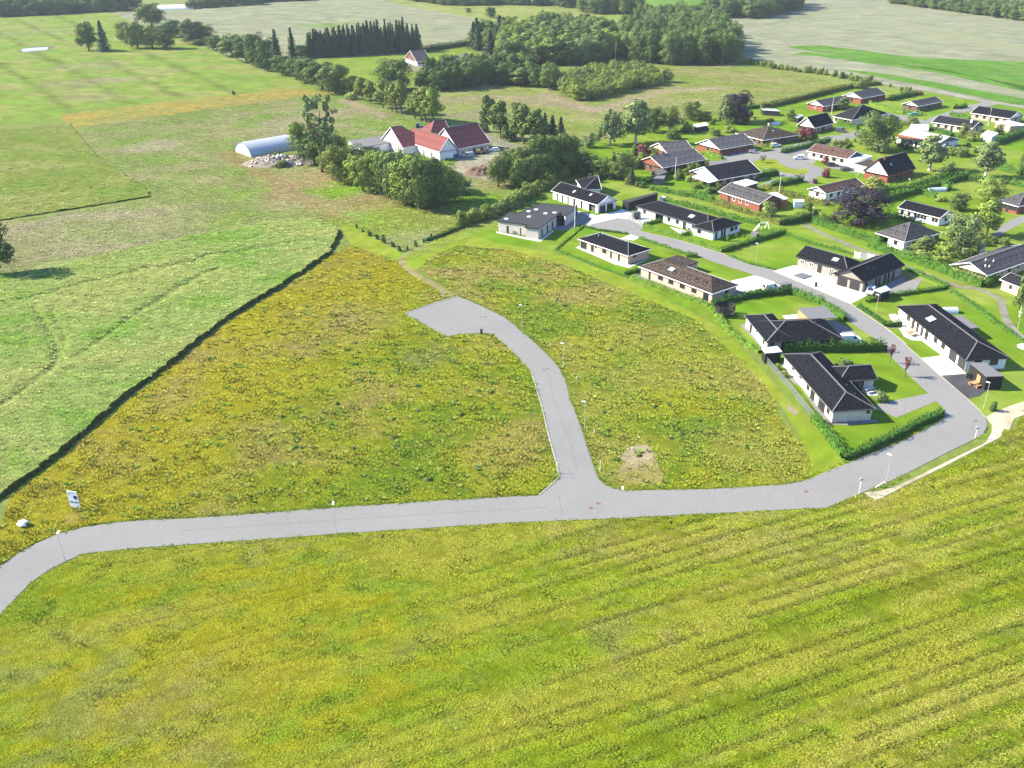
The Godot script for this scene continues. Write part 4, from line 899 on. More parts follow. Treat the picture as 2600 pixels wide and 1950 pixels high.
func build_new_houses():
	var hip := {"ha": true, "hb": true}
	# the long house in the corner by the bend
	var h := house("hip_roofed_house", "black hip-roofed house with a gabled side wing, inside the road bend", Vector2(53.11,-164.42), Vector2(55.41,-140.6), Vector2(63.38,-141.14), {"ha": true, "hb": true, "trim": "felt_grey", "wall": "brick_cream", "roof": "roof_black", "vent": [[0.24, 0.45], [0.72, -0.35], [0.86, -0.35]], "sides": [[["n", 0.2, 1.0], ["n", 0.36, 1.0], ["w", 0.52, 1.0], ["t", 0.62, 1.6], ["d", 0.76, 1.0], ["t", 0.82, 1.6], ["w", 0.92, 1.0]], [["n", 0.9, 0.6]], [["w", 0.2, 1.2], ["t", 0.4, 1.8], ["w", 0.8, 1.2]], [["w", 0.5, 1.0]]]})
	wing(h, "side_wing", Vector2(60.22,-152.01), Vector2(67.72,-152.81), Vector2(67.04,-159.19), {"ha": true, "trim": "felt_grey", "pitch": 24.0, "wall": "brick_cream", "roof": "roof_black", "sides": [[["t", 0.55, 2.2]], [["w", 0.5, 1.2]], [["w", 0.5, 1.2]], []]})
	# the white house with double garage on the right
	h = house("white_house", "long white house with black hipped roof and two garage doors by the box shed", Vector2(84.67,-188.17), Vector2(87.28,-160.07), Vector2(96.25,-160.8), {"ha": true, "hb": true, "wall": "plaster_white", "roof": "roof_black", "skylight": [[0.36, 0.5, 2.0, 1.5]], "vent": [[0.5, 0.25], [0.53, 0.25], [0.64, 0.25]], "trim": "dark_trim", "sides": [[["w", 0.16, 1.3], ["d", 0.24, 1.1], ["t", 0.31, 0.9], ["t", 0.38, 0.9], ["t", 0.45, 1.2], ["w", 0.58, 1.3], ["w", 0.69, 1.3], ["g", 0.83, 2.6], ["g", 0.95, 2.6]], [["w", 0.3, 1.4], ["w", 0.7, 1.6]], [["w", 0.2, 1.2], ["t", 0.5, 1.8], ["w", 0.8, 1.2]], [["w", 0.5, 1.0]]]})
	lean_roof(h, "terrace_roof", pv([93.8,-181.8,96.4,-182.4,97,-175.7,95,-175.3]), 2.35, 0.14, mats["felt_grey"], h)
	var box_shed := shed("box_shed", "black box shed with a grey flat roof beside the white double-garage house", pv([87.3,-158.4,90.1,-158.4,90.9,-152.5,87.7,-152.4]), 2.8, "black_wood", "felt_grey", "shed", 0.05)
	var e := pv([87.3,-158.4,87.7,-152.4])
	var d2 := (e[1] - e[0]).normalized()
	var mid := e[0].lerp(e[1], 0.62)
	var dp := part("doorway", boxm(Vector3(1.2, 2.0, 0.06)), mats["wood"], box_shed, Vector3(mid.x, 1.0, mid.y) - box_shed.position + Vector3(-d2.y, 0, d2.x) * 0.06)
	dp.rotation.y = atan2(-d2.y, d2.x)
	# the L-shaped house with the timber carport
	h = house("corner_house", "L-shaped white house with black tiles and a wooden carport behind it", Vector2(50.31,-184.54), Vector2(51.54,-170.3), Vector2(57.92,-170.59), {"ha": true, "hb": true, "wall": "plaster_white", "roof": "roof_black", "trim": "felt_grey", "pitch": 21.0, "sides": [[["t", 0.25, 1.2], ["n", 0.5, 0.6], ["w", 0.85, 0.9]], [], [], [["w", 0.5, 1.2]]]})
	wing(h, "long_wing", Vector2(51.52,-170.23), Vector2(67.35,-171.25), Vector2(67.21,-182.21), {"ha": true, "hb": true, "wall": "brick_grey", "roof": "roof_black", "trim": "dark_trim", "pitch": 21.0, "vent": [[0.72, 0.2]], "sides": [[["d", 0.06, 0.9], ["t", 0.22, 0.8], ["w", 0.32, 1.9], ["w", 0.57, 1.9], ["t", 0.76, 0.8], ["d", 0.86, 1.0], ["n", 0.93, 0.4]], [["w", 0.5, 1.0]], [["t", 0.4, 2.0], ["t", 0.7, 2.0]], []]})
	var cp := canopy("timber_carport", "timber carport with a flat grey roof behind the L-shaped white house", pv([62.5,-186.8,68.8,-187.9,69.2,-181.3,63.3,-180.2]), 2.9, "felt_grey", "wood")
	var we := pv([62.6,-186.7,63.3,-180.3])
	var wl := PackedVector2Array([we[0] - Vector2(cp.position.x, cp.position.z), we[1] - Vector2(cp.position.x, cp.position.z)])
	var st := begin(); bar(st, Vector3(wl[0].x + 0.1, 1.35, wl[0].y), Vector3(wl[1].x + 0.1, 1.35, wl[1].y), 0.08, 2.7); part("side_wall", done(st), mats["wood"], cp)
	shed("white_roofed_shed", "small dark shed with a white flat roof at the end of the tall hedge", pv([49.9,-167.5,53.2,-168.3,53.5,-165.7,50,-165.2]), 2.4, "black_wood", "white_wood")
	# the brown-roofed house
	h = house("brown_roofed_house", "brown hip-roofed house with a pale brick wall and a low annex behind", Vector2(31.72,-216.51), Vector2(46.04,-197.13), Vector2(52.96,-203.09), {"ha": true, "hb": true, "wall": "brick_pink", "roof": "roof_brown", "cap": "roof_rust", "skylight": [[0.36, 0.45, 1.6, 1.3]], "vent": [[0.42, 0.55], [0.7, 0.5], [0.83, 0.5]], "sides": [[["t", 0.13, 0.5], ["w", 0.29, 1.5], ["w", 0.44, 1.5], ["w", 0.6, 1.5], ["w", 0.76, 1.5], ["t", 0.92, 1.5]], [["t", 0.6, 1.0]], [["w", 0.2, 1.2], ["t", 0.5, 1.8]], [["w", 0.5, 1.0]]]})
	var an := local_poly(h, pv([39.3,-221.6,42.9,-224.2,46.7,-219.2,43,-215.9]))
	st = begin(); slab(st, an, 0.0, 2.35); part("annex_wall", done(st), mats["brick_pink"], h)
	var an2 := PackedVector2Array()
	for p in an: an2.append(middle(an) + (p - middle(an)) * 1.1)
	st = begin(); slab(st, an2, 2.36, 2.55, true); part("annex_roof", done(st), mats["roof_brown"], h)
	# the blue-black hipped house above it
	house("small_hip_house", "small house with a glossy blue-black hipped roof and pink brick end", Vector2(18.3,-239.16), Vector2(30.07,-224.31), Vector2(36.67,-229.74), {"ha": true, "hb": true, "wall": "brick_pink", "roof": "roof_black_flat", "vent_mat": "metal", "vent": [[0.3, 0.1], [0.26, 0.3]], "sides": [[["t", 0.08, 2.2], ["t", 0.27, 0.9], ["n", 0.34, 0.4], ["w", 0.52, 1.4], ["t", 0.66, 0.5], ["t", 0.82, 0.5]], [["n", 0.3, 1.0]], [["w", 0.2, 1.2], ["t", 0.5, 1.8], ["w", 0.8, 1.2]], [["w", 0.5, 1.0]]]})
	flat_house()
	# the white house with the open double carport
	h = house("white_gable_house", "long white gabled house with a double carport in its gable end", Vector2(13.33,-287.52), Vector2(26.5,-270.3), Vector2(33.39,-275), {"he": 2.7, "pitch": 27.0, "wall": "plaster_white", "roof": "roof_black_flat", "trim": "white_wood", "skylight": [[0.4, 0.5, 0.8, 1.2], [0.72, 0.35, 0.8, 1.0]], "vent": [[0.62, 0.3], [0.78, 0.3]], "sides": [[["t", 0.1, 0.5], ["t", 0.22, 0.5], ["t", 0.35, 0.5], ["d", 0.49, 0.9], ["t", 0.65, 0.7], ["o", 0.88, 3.0]], [["o", 0.26, 2.6], ["o", 0.68, 2.6]], [["w", 0.2, 1.2], ["t", 0.5, 1.8], ["w", 0.8, 1.2]], [["w", 0.5, 1.0]]]})
	wing(h, "back_wing", Vector2(23.5,-288.45), Vector2(29.47,-289.12), Vector2(26.55,-301.57), {"he": 2.5, "ha": true, "pitch": 24.0, "wall": "plaster_white", "roof": "roof_black_flat", "sides": [[], [["t", 0.5, 2.0]], [], []]})
	shed("long_black_shed", "long low black shed with a pitched dark roof behind the white gabled house", pv([34.4,-275.2,46.2,-284,46.3,-282.5,36,-272.9]), 2.6, "black_wood", "felt", "shed", 0.1)
	# white-walled L house by the green path
	h = house("path_house", "white L-shaped house with black hipped roof beside the mown green path", Vector2(37.76,-269.1), Vector2(54.84,-246.37), Vector2(62.07,-252.53), {"ha": true, "hb": true, "trim": "felt_grey", "wall": "plaster_white", "roof": "roof_black", "skylight": [[0.7, 0.5, 1.8, 1.4]], "vent": [[0.88, 0.4]], "sides": [[["w", 0.1, 1.1], ["o", 0.32, 3.2], ["w", 0.46, 1.1], ["w", 0.58, 1.1], ["t", 0.68, 1.1], ["w", 0.8, 1.0]], [], [["w", 0.2, 1.2], ["t", 0.5, 1.8], ["w", 0.8, 1.2]], [["w", 0.5, 1.0]]]})
	wing(h, "end_wing", Vector2(55.5,-242.71), Vector2(65.21,-250.73), Vector2(60.8,-257.19), {"trim": "felt_grey", "ha": true, "hb": true, "wall": "plaster_white", "roof": "roof_black", "sides": [[["t", 0.12, 0.7], ["t", 0.33, 0.7], ["t", 0.43, 0.7], ["w", 0.7, 1.4], ["w", 0.85, 0.9]], [["w", 0.5, 1.0]], [], [["w", 0.3, 1.2]]]})
	# the grey brick house with the garage gable
	h = house("garage_house", "grey brick gabled house with two black garage doors, on white paving", Vector2(82.38,-202.22), Vector2(96.33,-213.63), Vector2(91.68,-220.63), {"he": 2.7, "pitch": 26.0, "wall": "brick_grey", "roof": "roof_black", "trim": "dark_trim", "vent": [[0.3, 0.35], [0.4, 0.5]], "sides": [[["n", 0.08, 0.9], ["t", 0.33, 0.9], ["d", 0.42, 1.0], ["t", 0.56, 0.9], ["t", 0.66, 0.9], ["t", 0.78, 0.9]], [["w", 0.5, 1.2]], [["w", 0.3, 1.2]], [["g", 0.28, 2.5], ["g", 0.72, 2.5]]]})
	wing(h, "front_wing", Vector2(71.87,-221.55), Vector2(81.12,-209.97), Vector2(87.18,-215.08), {"hb": true, "he": 2.7, "pitch": 26.0, "wall": "brick_grey", "roof": "roof_black", "trim": "dark_trim", "win": "white_wood", "skylight": [[0.66, 0.45, 1.6, 1.2]], "sides": [[["w", 0.1, 1.2], ["w", 0.29, 1.2], ["d", 0.46, 1.1], ["t", 0.7, 1.2]], [], [["t", 0.5, 1.8]], [["w", 0.5, 1.2]]]})
	shed("white_hip_shed", "small dark shed with a white-edged pitched roof beside the garage gable", pv([83.3,-198.5,87,-201,87.2,-198.3,84.3,-196.5]), 2.3, "black_wood", "skylight")
func flat_house():
	var h := 3.3
	var roof := pv([-3.4,-254.4,5.2,-250.1,4.2,-248,8.1,-246.2,15,-261.4,16.1,-257.8,19.3,-264.6,20.1,-267.1,13.1,-270.4,8.9,-271.2,6.6,-266.5,2.3,-261.2,-0.1,-262.3])
	var c := middle(roof)
	var root := thing("flat_roofed_house", "grey brick flat-roofed house with white skylights and a black pergola", "house", Vector3(c.x, 0, c.y))
	var loc := local_poly(root, roof)
	var inner := Geometry2D.offset_polygon(loc, -0.25)[0]
	var st := begin(); slab(st, inner, 0.0, h - 0.2); part("wall", done(st), mats["brick_light"], root)
	st = begin(); slab(st, loc, h - 0.22, h, true); var rf := part("roof", done(st), mats["felt"], root)
	var rim := begin()
	for i in loc.size(): bar(rim, Vector3(loc[i].x, h + 0.02, loc[i].y), Vector3(loc[(i + 1) % loc.size()].x, h + 0.02, loc[(i + 1) % loc.size()].y), 0.16, 0.16)
	part("roof_edge", done(rim), mats["dark_trim"], rf)
	var long_dir := (Vector2(14.97,-261.35) - Vector2(8.07,-246.18))
	var turn := atan2(-long_dir.y, long_dir.x)
	for s in [Vector2(-0.76,-255.69), Vector2(5.73,-262.85), Vector2(5.73,-257.48), Vector2(10.55,-260.38), Vector2(7.99,-264.54), Vector2(13.2,-261.03)]:
		var p: Vector2 = s - c
		var k := part("skylight", boxm(Vector3(0.9, 0.25, 1.1)), mats["white_wood"], rf, Vector3(p.x, h + 0.12, p.y)); k.rotation.y = turn
		var g := boxm(Vector3(0.7, 0.06, 0.9))
		var d := part("skylight_dome", g, mats["skylight"], rf, Vector3(p.x, h + 0.27, p.y)); d.rotation.y = turn
	# dark timber corner with the recessed porch
	var porch := local_poly(root, pv([12.7,-258.9,15.9,-259.6,19.6,-267.4,20.6,-272.9]))
	var tim := begin()
	for i in 3: bar(tim, Vector3(porch[i].x, 1.5, porch[i].y), Vector3(porch[i + 1].x, 1.5, porch[i + 1].y), 0.12, 3.0)
	part("timber_wall", done(tim), mats["black_wood"], root)
	# windows on the two brick sides
	for w in [[Vector2(0.33,-253.63), 0.7, 2.1], [Vector2(4.19,-251.42), 0.3, 2.4]]:
		var e := (Vector2(8.02,-246.18) - Vector2(-3.41,-254.36)).normalized()
		var f := Vector2(-3.41,-254.36)
		var t: float = (w[0] - f).dot(e)
		var p := f + e * t + Vector2(-e.y, e.x) * -0.22 - c
		window_part(root, Vector3(p.x, 1.25, p.y), atan2(-e.y, e.x), w[1], w[2], mats["dark_trim"])
	for t in [0.18, 0.42, 0.64]:
		var a := Vector2(8.07,-246.18); var b := Vector2(14.97,-261.35)
		var e := (b - a).normalized()
		var p: Vector2 = a.lerp(b, t) + Vector2(e.y, -e.x) * 0.22 - c
		window_part(root, Vector3(p.x, 1.25, p.y), atan2(-e.y, e.x), 0.8, 2.1, mats["dark_trim"])
	# the pergola frame
	var pg := thing("pergola", "black timber pergola frame behind the flat-roofed house", "pergola", Vector3(c.x, 0, c.y))
	var q := pv([2,-268.7,4.1,-273.8,8.2,-271.9,6.1,-266.8])
	for i in 4:
		var a := q[i] - c; var b := q[(i + 1) % 4] - c
		st = begin(); box(st, Vector3(a.x, 1.4, a.y), Vector3(0.16, 2.8, 0.16)); part("post", done(st), mats["black_wood"], pg)
		st = begin(); bar(st, Vector3(a.x, 2.85, a.y), Vector3(b.x, 2.85, b.y), 0.16, 0.22); part("beam", done(st), mats["black_wood"], pg)

func build_old_houses():
	var std := [[["w", 0.12, 1.2], ["w", 0.3, 1.2], ["d", 0.45, 1.0], ["w", 0.62, 1.6], ["w", 0.85, 1.2]], [["w", 0.5, 1.2]], [["w", 0.2, 1.2], ["t", 0.5, 1.8], ["w", 0.8, 1.2]], [["w", 0.3, 1.0], ["w", 0.7, 1.0]]]
	for d in [
		["red_brick_house", "red brick house with a dark grey roof and white flat annex, below the white carport", Vector2(65.38,-284.26), Vector2(74.52,-268.98), Vector2(83.09,-274.26), {"wall": "brick_red", "roof": "roof_grey", "win": "white_wood", "vent": [[0.2, 0.5], [0.5, 0.2], [0.55, 0.45], [0.75, 0.5]], "sides": [[["d", 0.24, 0.9], ["w", 0.37, 1.1], ["w", 0.53, 1.1], ["w", 0.7, 1.1]], [["w", 0.5, 1.2]], std[2], std[3]]}],
		["grey_roofed_house", "grey-roofed house with a translucent white verandah on its gable end", Vector2(67.98,-297.54), Vector2(84.57,-306.68), Vector2(82.16,-321.92), {"wall": "brick_brown", "gable": "white_wood", "roof": "roof_slate", "win": "white_wood", "vent": [[0.12, 0.4], [0.38, 0.4], [0.48, 0.4], [0.66, 0.4]]}],
		["red_brick_bungalow", "red brick bungalow with a light grey roof, beside the dark hip-roofed house", Vector2(77.58,-340.89), Vector2(93.03,-350.09), Vector2(91.33,-364.48), {"wall": "brick_red", "gable": "white_wood", "roof": "roof_light", "vent": [[0.22, 0.5], [0.42, 0.5]]}],
		["red_gable_house", "house with a red painted gable and patchy grey roof, by the gazebo", Vector2(52.75,-315.09), Vector2(70.02,-326.4), Vector2(67.56,-340.5), {"wall": "brick_brown", "gable": "brick_red", "roof": "roof_light", "chimney": [[0.28, -0.05]], "vent": [[0.1, 0.5]]}],
		["brown_hip_house", "wide dark brown hip-roofed house with a pale chimney in the older estate", Vector2(89.66,-369.43), Vector2(96.98,-355.19), Vector2(112.73,-366), {"ha": true, "hb": true, "pitch": 18.0, "wall": "brick_brown", "roof": "roof_brown", "chimney": [[0.35, -0.25]], "chimney_mat": "brick_pink", "vent": [[0.6, -0.3], [0.85, 0.0]]}],
		["steep_dark_house", "steep dark-roofed house with a white gable behind the wine-red tree", Vector2(122.77,-375.85), Vector2(133.71,-384.81), Vector2(126.71,-389.82), {"pitch": 42.0, "wall": "brick_brown", "gable": "plaster_white", "roof": "roof_black_flat", "win": "white_wood"}],
		["dark_hip_house", "dark blue-grey hip-roofed house with pale wall beside the big green tree", Vector2(137.26,-398.98), Vector2(142.58,-390.42), Vector2(162.12,-403.77), {"ha": true, "hb": true, "pitch": 20.0, "wall": "brick_cream", "roof": "roof_slate"}],
		["white_gable_bungalow", "brick bungalow with a white gable nearest the stubble field hedge", Vector2(140.46,-421.45), Vector2(155.87,-431.63), Vector2(150.71,-439.73), {"wall": "brick_red", "gable": "white_wood", "roof": "roof_grey", "win": "white_wood"}],
		["hedge_corner_bungalow", "pink brick bungalow with grey roof in the top hedge corner", Vector2(163.51,-439.08), Vector2(179.37,-450.46), Vector2(175.26,-460.83), {"wall": "brick_red", "gable": "white_wood", "roof": "roof_grey"}],
		["white_end_bungalow", "dark brick bungalow with a big white gable end beside the green car", Vector2(180.94,-417.59), Vector2(196.96,-428.51), Vector2(191.94,-435.03), {"wall": "brick_brown", "gable": "plaster_white", "roof": "roof_grey", "vent": [[0.4, 0.2], [0.6, 0.4]]}],
		["far_corner_house", "black-roofed brick house with a flag at the top right edge", Vector2(196.68,-401.37), Vector2(206.84,-387.41), Vector2(215.55,-394.19), {"wall": "brick_pink", "gable": "white_wood", "roof": "roof_black_flat", "trim": "white_wood"}],
		["cream_house", "cream-walled house with a dark slate roof and white chimney", Vector2(172.96,-383.81), Vector2(183.7,-370.45), Vector2(191.48,-376.71), {"wall": "brick_cream", "gable": "grey_panel", "roof": "roof_slate", "chimney": [[0.85, 0.3]], "chimney_mat": "plaster_white"}],
		["white_roofed_house", "white-roofed house with an orange tiled patch, behind the tall grey birch", Vector2(148.44,-357.66), Vector2(158.13,-342.95), Vector2(167.72,-354.8), {"pitch": 16.0, "wall": "plaster_white", "roof": "roof_white", "gable": "grey_panel", "vent": [[0.15, 0.6], [0.3, 0.6], [0.6, 0.6], [0.75, 0.6], [0.9, 0.6]]}],
		["chestnut_roofed_house", "low cream house with a chestnut brown roof on the close", Vector2(108.35,-336.62), Vector2(118.43,-322.95), Vector2(125.98,-329.35), {"wall": "brick_cream", "gable": "grey_panel", "roof": "roof_rust", "vent": [[0.5, 0.4], [0.8, 0.3]]}],
		["steep_brick_house", "steep-roofed brick house with a white gable and a brick chimney", Vector2(123.94,-299.02), Vector2(136.66,-308.39), Vector2(132.39,-317.27), {"pitch": 44.0, "wall": "brick_red", "gable": "plaster_white", "roof": "roof_slate", "chimney": [[0.2, 0.1]], "skylight": [[0.3, 0.45, 0.7, 0.9]], "trim": "brick_red"}],
		["purple_tree_house", "white-walled house with a weathered brown roof beside the dark purple beech", Vector2(97.42,-279.05), Vector2(112.66,-288.69), Vector2(107.84,-294.32), {"wall": "plaster_white", "gable": "plaster_white", "roof": "roof_rust", "vent": [[0.4, 0.5], [0.7, 0.4]]}],
		["white_strip_house", "long white house with a black roof and a row of dark windows", Vector2(113.28,-263.27), Vector2(121.01,-252), Vector2(127.44,-256.15), {"wall": "plaster_white", "gable": "white_wood", "roof": "roof_black_flat", "vent": [[0.3, 0.6], [0.6, 0.5]], "sides": [[["w", 0.08, 0.8], ["w", 0.26, 0.8], ["w", 0.42, 0.8], ["w", 0.5, 0.8], ["w", 0.58, 0.8], ["w", 0.66, 0.8], ["w", 0.86, 0.8], ["w", 0.94, 0.8]], std[1], std[2], std[3]]}],
		["grey_hip_house", "grey hip-roofed house with white walls and a caravan frame outside", Vector2(98.41,-239.86), Vector2(103.13,-231.51), Vector2(115.11,-239.68), {"ha": true, "hb": true, "wall": "plaster_white", "roof": "roof_grey", "pitch": 23.0, "vent": [[0.5, 0.3]], "sides": [[["o", 0.25, 3.0], ["w", 0.7, 1.0]], [["t", 0.3, 1.4], ["w", 0.7, 1.4]], std[2], std[3]]}],
		["yellow_brick_house", "yellow brick gabled house with a ribbed grey roof at the right edge", Vector2(112.65,-205.71), Vector2(131.84,-218.42), Vector2(127.16,-227.03), {"wall": "brick_yellow", "gable": "brick_cream", "roof": "roof_grey", "win": "white_wood", "vent_mat": "white_wood", "vent": [[0.22, 0.2], [0.3, 0.4], [0.12, 0.5], [0.16, 0.6]], "sides": [std[0], std[1], std[2], [["w", 0.55, 0.9]]]}],
		["brick_edge_house", "small pink brick house with a white eave, cut by the right edge", Vector2(114.44,-203.32), Vector2(116.5,-198.09), Vector2(121.44,-202.02), {"wall": "brick_pink", "gable": "white_wood", "roof": "roof_slate", "win": "white_wood", "sides": [[["w", 0.55, 1.1]], std[1], std[2], std[3]]}],
		["orange_brick_house", "orange brick hip-roofed house behind the light green trees at the right edge", Vector2(144.67,-268.37), Vector2(147.94,-261.94), Vector2(160.19,-269.02), {"ha": true, "hb": true, "wall": "brick_red", "roof": "roof_grey", "pitch": 20.0}]]:
		house(d[0], d[1], d[2], d[3], d[4], d[5])
	wing(get_node("red_gable_house"), "back_wing", Vector2(57.55,-336.98), Vector2(68.33,-341.17), Vector2(65.13,-353.08), {"wall": "brick_brown", "gable": "brick_pink", "roof": "roof_light", "sides": [[["w", 0.3, 1.2]], [], [], []]})
	var wr: Node3D = get_node("white_roofed_house")
	lean_roof(wr, "orange_tiles", pv([154.2,-364.7,160.1,-356.4,153.5,-346.6,148,-356.1]), 3.0, 0.1, mats["roof_orange"], wr)
	# verandah, carports, annexes and sheds of the old estate
	canopy("glass_verandah", "translucent white verandah roof on posts in front of the grey-roofed house", pv([60.6,-303.3,67.7,-310.7,68,-297.7,64.8,-295.3]), 2.4, "white_wood", "wood", "verandah")
	for s in [["white_carport", "white flat-roofed brick carport beside the red brick house", pv([72.2,-294.4,77.5,-298.3,80.2,-293.9,74.9,-289.3]), 2.5, "brick_brown", "white_wood"], ["white_annex", "white flat annex behind the red brick house beside the flagpole", pv([79.9,-280.7,82.9,-282.1,84.5,-274.7,82.1,-273.2]), 2.5, "brick_red", "white_wood"], ["grey_carport", "grey flat carport between the palm and the grass island", pv([70.1,-323.5,76.6,-325,76.7,-319.7,70.5,-316.4]), 2.4, "brick_brown", "felt_grey"], ["white_garage", "white garage with a flat roof between the chestnut roof and the steep brick house", pv([117,-321.5,126.9,-329.2,128.5,-326.6,119.4,-319]), 2.6, "plaster_white", "white_wood"], ["sod_roofed_garage", "garage with a brown sod roof and white door beside the steep brick house", pv([119,-316.5,125.9,-321.8,126.3,-317.8,121.5,-311.8]), 2.6, "plaster_white", "roof_brown"], ["garden_shed", "black garden shed with a white lean roof beneath the weeping birch", pv([76.7,-388.3,82.6,-392.4,82.6,-386.9,76.7,-382.9]), 2.2, "black_wood", "white_wood"], ["garden_shed", "long dark garden shed with a pale roof under the top hedge", pv([112.6,-420.6,118.9,-419,119.4,-413.7,112.8,-417]), 2.2, "black_wood", "skylight"], ["garden_shed", "grey-roofed shed with white side next to the red gable", pv([48.6,-312.5,52.7,-315.9,53.8,-310.3,49.8,-306.4]), 2.2, "black_wood", "roof_light"], ["garden_shed", "pale blue-grey shed below the red gable house", pv([47.5,-302,49.4,-305.4,52.4,-305.8,51.1,-301.2]), 2.3, "grey_panel", "felt_grey"], ["garden_shed", "orange-roofed small shed behind the dark purple beech", pv([111.5,-284.7,114.5,-287.7,114.7,-284.4,112.2,-282.8]), 2.0, "brick_cream", "roof_orange"], ["greenhouse_shed", "small grey shed beside the willow above the yellow brick house", pv([120.9,-228.7,123.2,-230,123.2,-228.5,120.6,-226.5]), 2.1, "brick_cream", "felt_grey"], ["white_marquee", "white flat canopy roof beside the cream house hedge", pv([181.5,-358.8,187.9,-366.9,189.8,-361.7,184,-354.9]), 2.3, "plaster_white", "white_wood"], ["flat_annex", "long pink brick annex with a white flat roof at the top right edge", pv([198.4,-382.5,204.8,-383.8,207.7,-374.5,200.1,-373.4]), 2.5, "brick_pink", "white_wood"], ["garden_hut", "small white-roofed hut on the lawn right of the red brick house", pv([86.2,-275.1,89.5,-275.3,89,-272.9,85.8,-272.6]), 2.0, "white_wood", "white_wood"], ["play_hut", "small grey play hut inside the hedge corner of the white L-shaped house", pv([66.1,-244.3,67.3,-245.3,68.5,-243.9,67.1,-241.9]), 1.9, "grey_panel", "felt_grey"], ["garden_shed", "dark shed with blue roof beside the steep dark house", pv([121.8,-401.4,125.4,-406,126.7,-403.9,122.8,-398.4]), 2.2, "black_wood", "skylight"]]:
		shed(s[0], s[1], s[2], s[3], s[4], s[5])
	# round white tunnel and gazebo
	var t := thing("white_tunnel", "white half-round tunnel roof behind the white-roofed house", "tunnel", Vector3(Vector2(166.69,-379.99).x, 0, Vector2(166.69,-379.99).y), -0.2)
	arch(t, "cover", 6.5, 2.2, 2.4, mats["white_wood"])
	var g := thing("gazebo", "six-sided garden gazebo with grey roof near the wine-red bush", "gazebo", Vector3(Vector2(56.49,-351.77).x, 0, Vector2(56.49,-351.77).y))
	var st := begin()
	for i in 6:
		var a := TAU * i / 6.0; var b := TAU * (i + 1) / 6.0
		tri(st, Vector3(cos(a) * 2.4, 2.2, sin(a) * 2.4), Vector3(0, 3.6, 0), Vector3(cos(b) * 2.4, 2.2, sin(b) * 2.4))
	part("roof", done(st), mats["roof_light"], g)
	for i in 6:
		st = begin(); bar(st, Vector3(cos(TAU * i / 6.0) * 2.1, 0, sin(TAU * i / 6.0) * 2.1), Vector3(cos(TAU * i / 6.0) * 2.1, 2.3, sin(TAU * i / 6.0) * 2.1), 0.14); part("post", done(st), mats["wood"], g)
func arch(parent: Node3D, called: String, length: float, r: float, h: float, m: Material, ends: Material = null, ribs := 0):
	# a half-round shell along x with both ends closed
	var st := begin(); var e := begin()
	var n := 20
	for i in n:
		var a := PI * i / n; var b := PI * (i + 1) / n
		var p := Vector2(cos(a) * r, sin(a) * h); var q := Vector2(cos(b) * r, sin(b) * h)
		quad(st, Vector3(-length * 0.5, p.y, p.x), Vector3(-length * 0.5, q.y, q.x), Vector3(length * 0.5, q.y, q.x), Vector3(length * 0.5, p.y, p.x))
		for k in [-1.0, 1.0]:
			tri(e, Vector3(k * length * 0.49, 0, 0), Vector3(k * length * 0.49, p.y, p.x), Vector3(k * length * 0.49, q.y, q.x))
	part(called, done(st), m, parent)
	part("end_wall", done(e), ends if ends else m, parent)
	for k in ribs:
		var x := (float(k) / (ribs - 1) - 0.5) * length
		var rb := begin()
		for i in n:
			var a := PI * i / n; var b := PI * (i + 1) / n
			bar(rb, Vector3(x, sin(a) * (h + 0.02), cos(a) * (r + 0.02)), Vector3(x, sin(b) * (h + 0.02), cos(b) * (r + 0.02)), 0.09)
		part("rib", done(rb), m, parent)

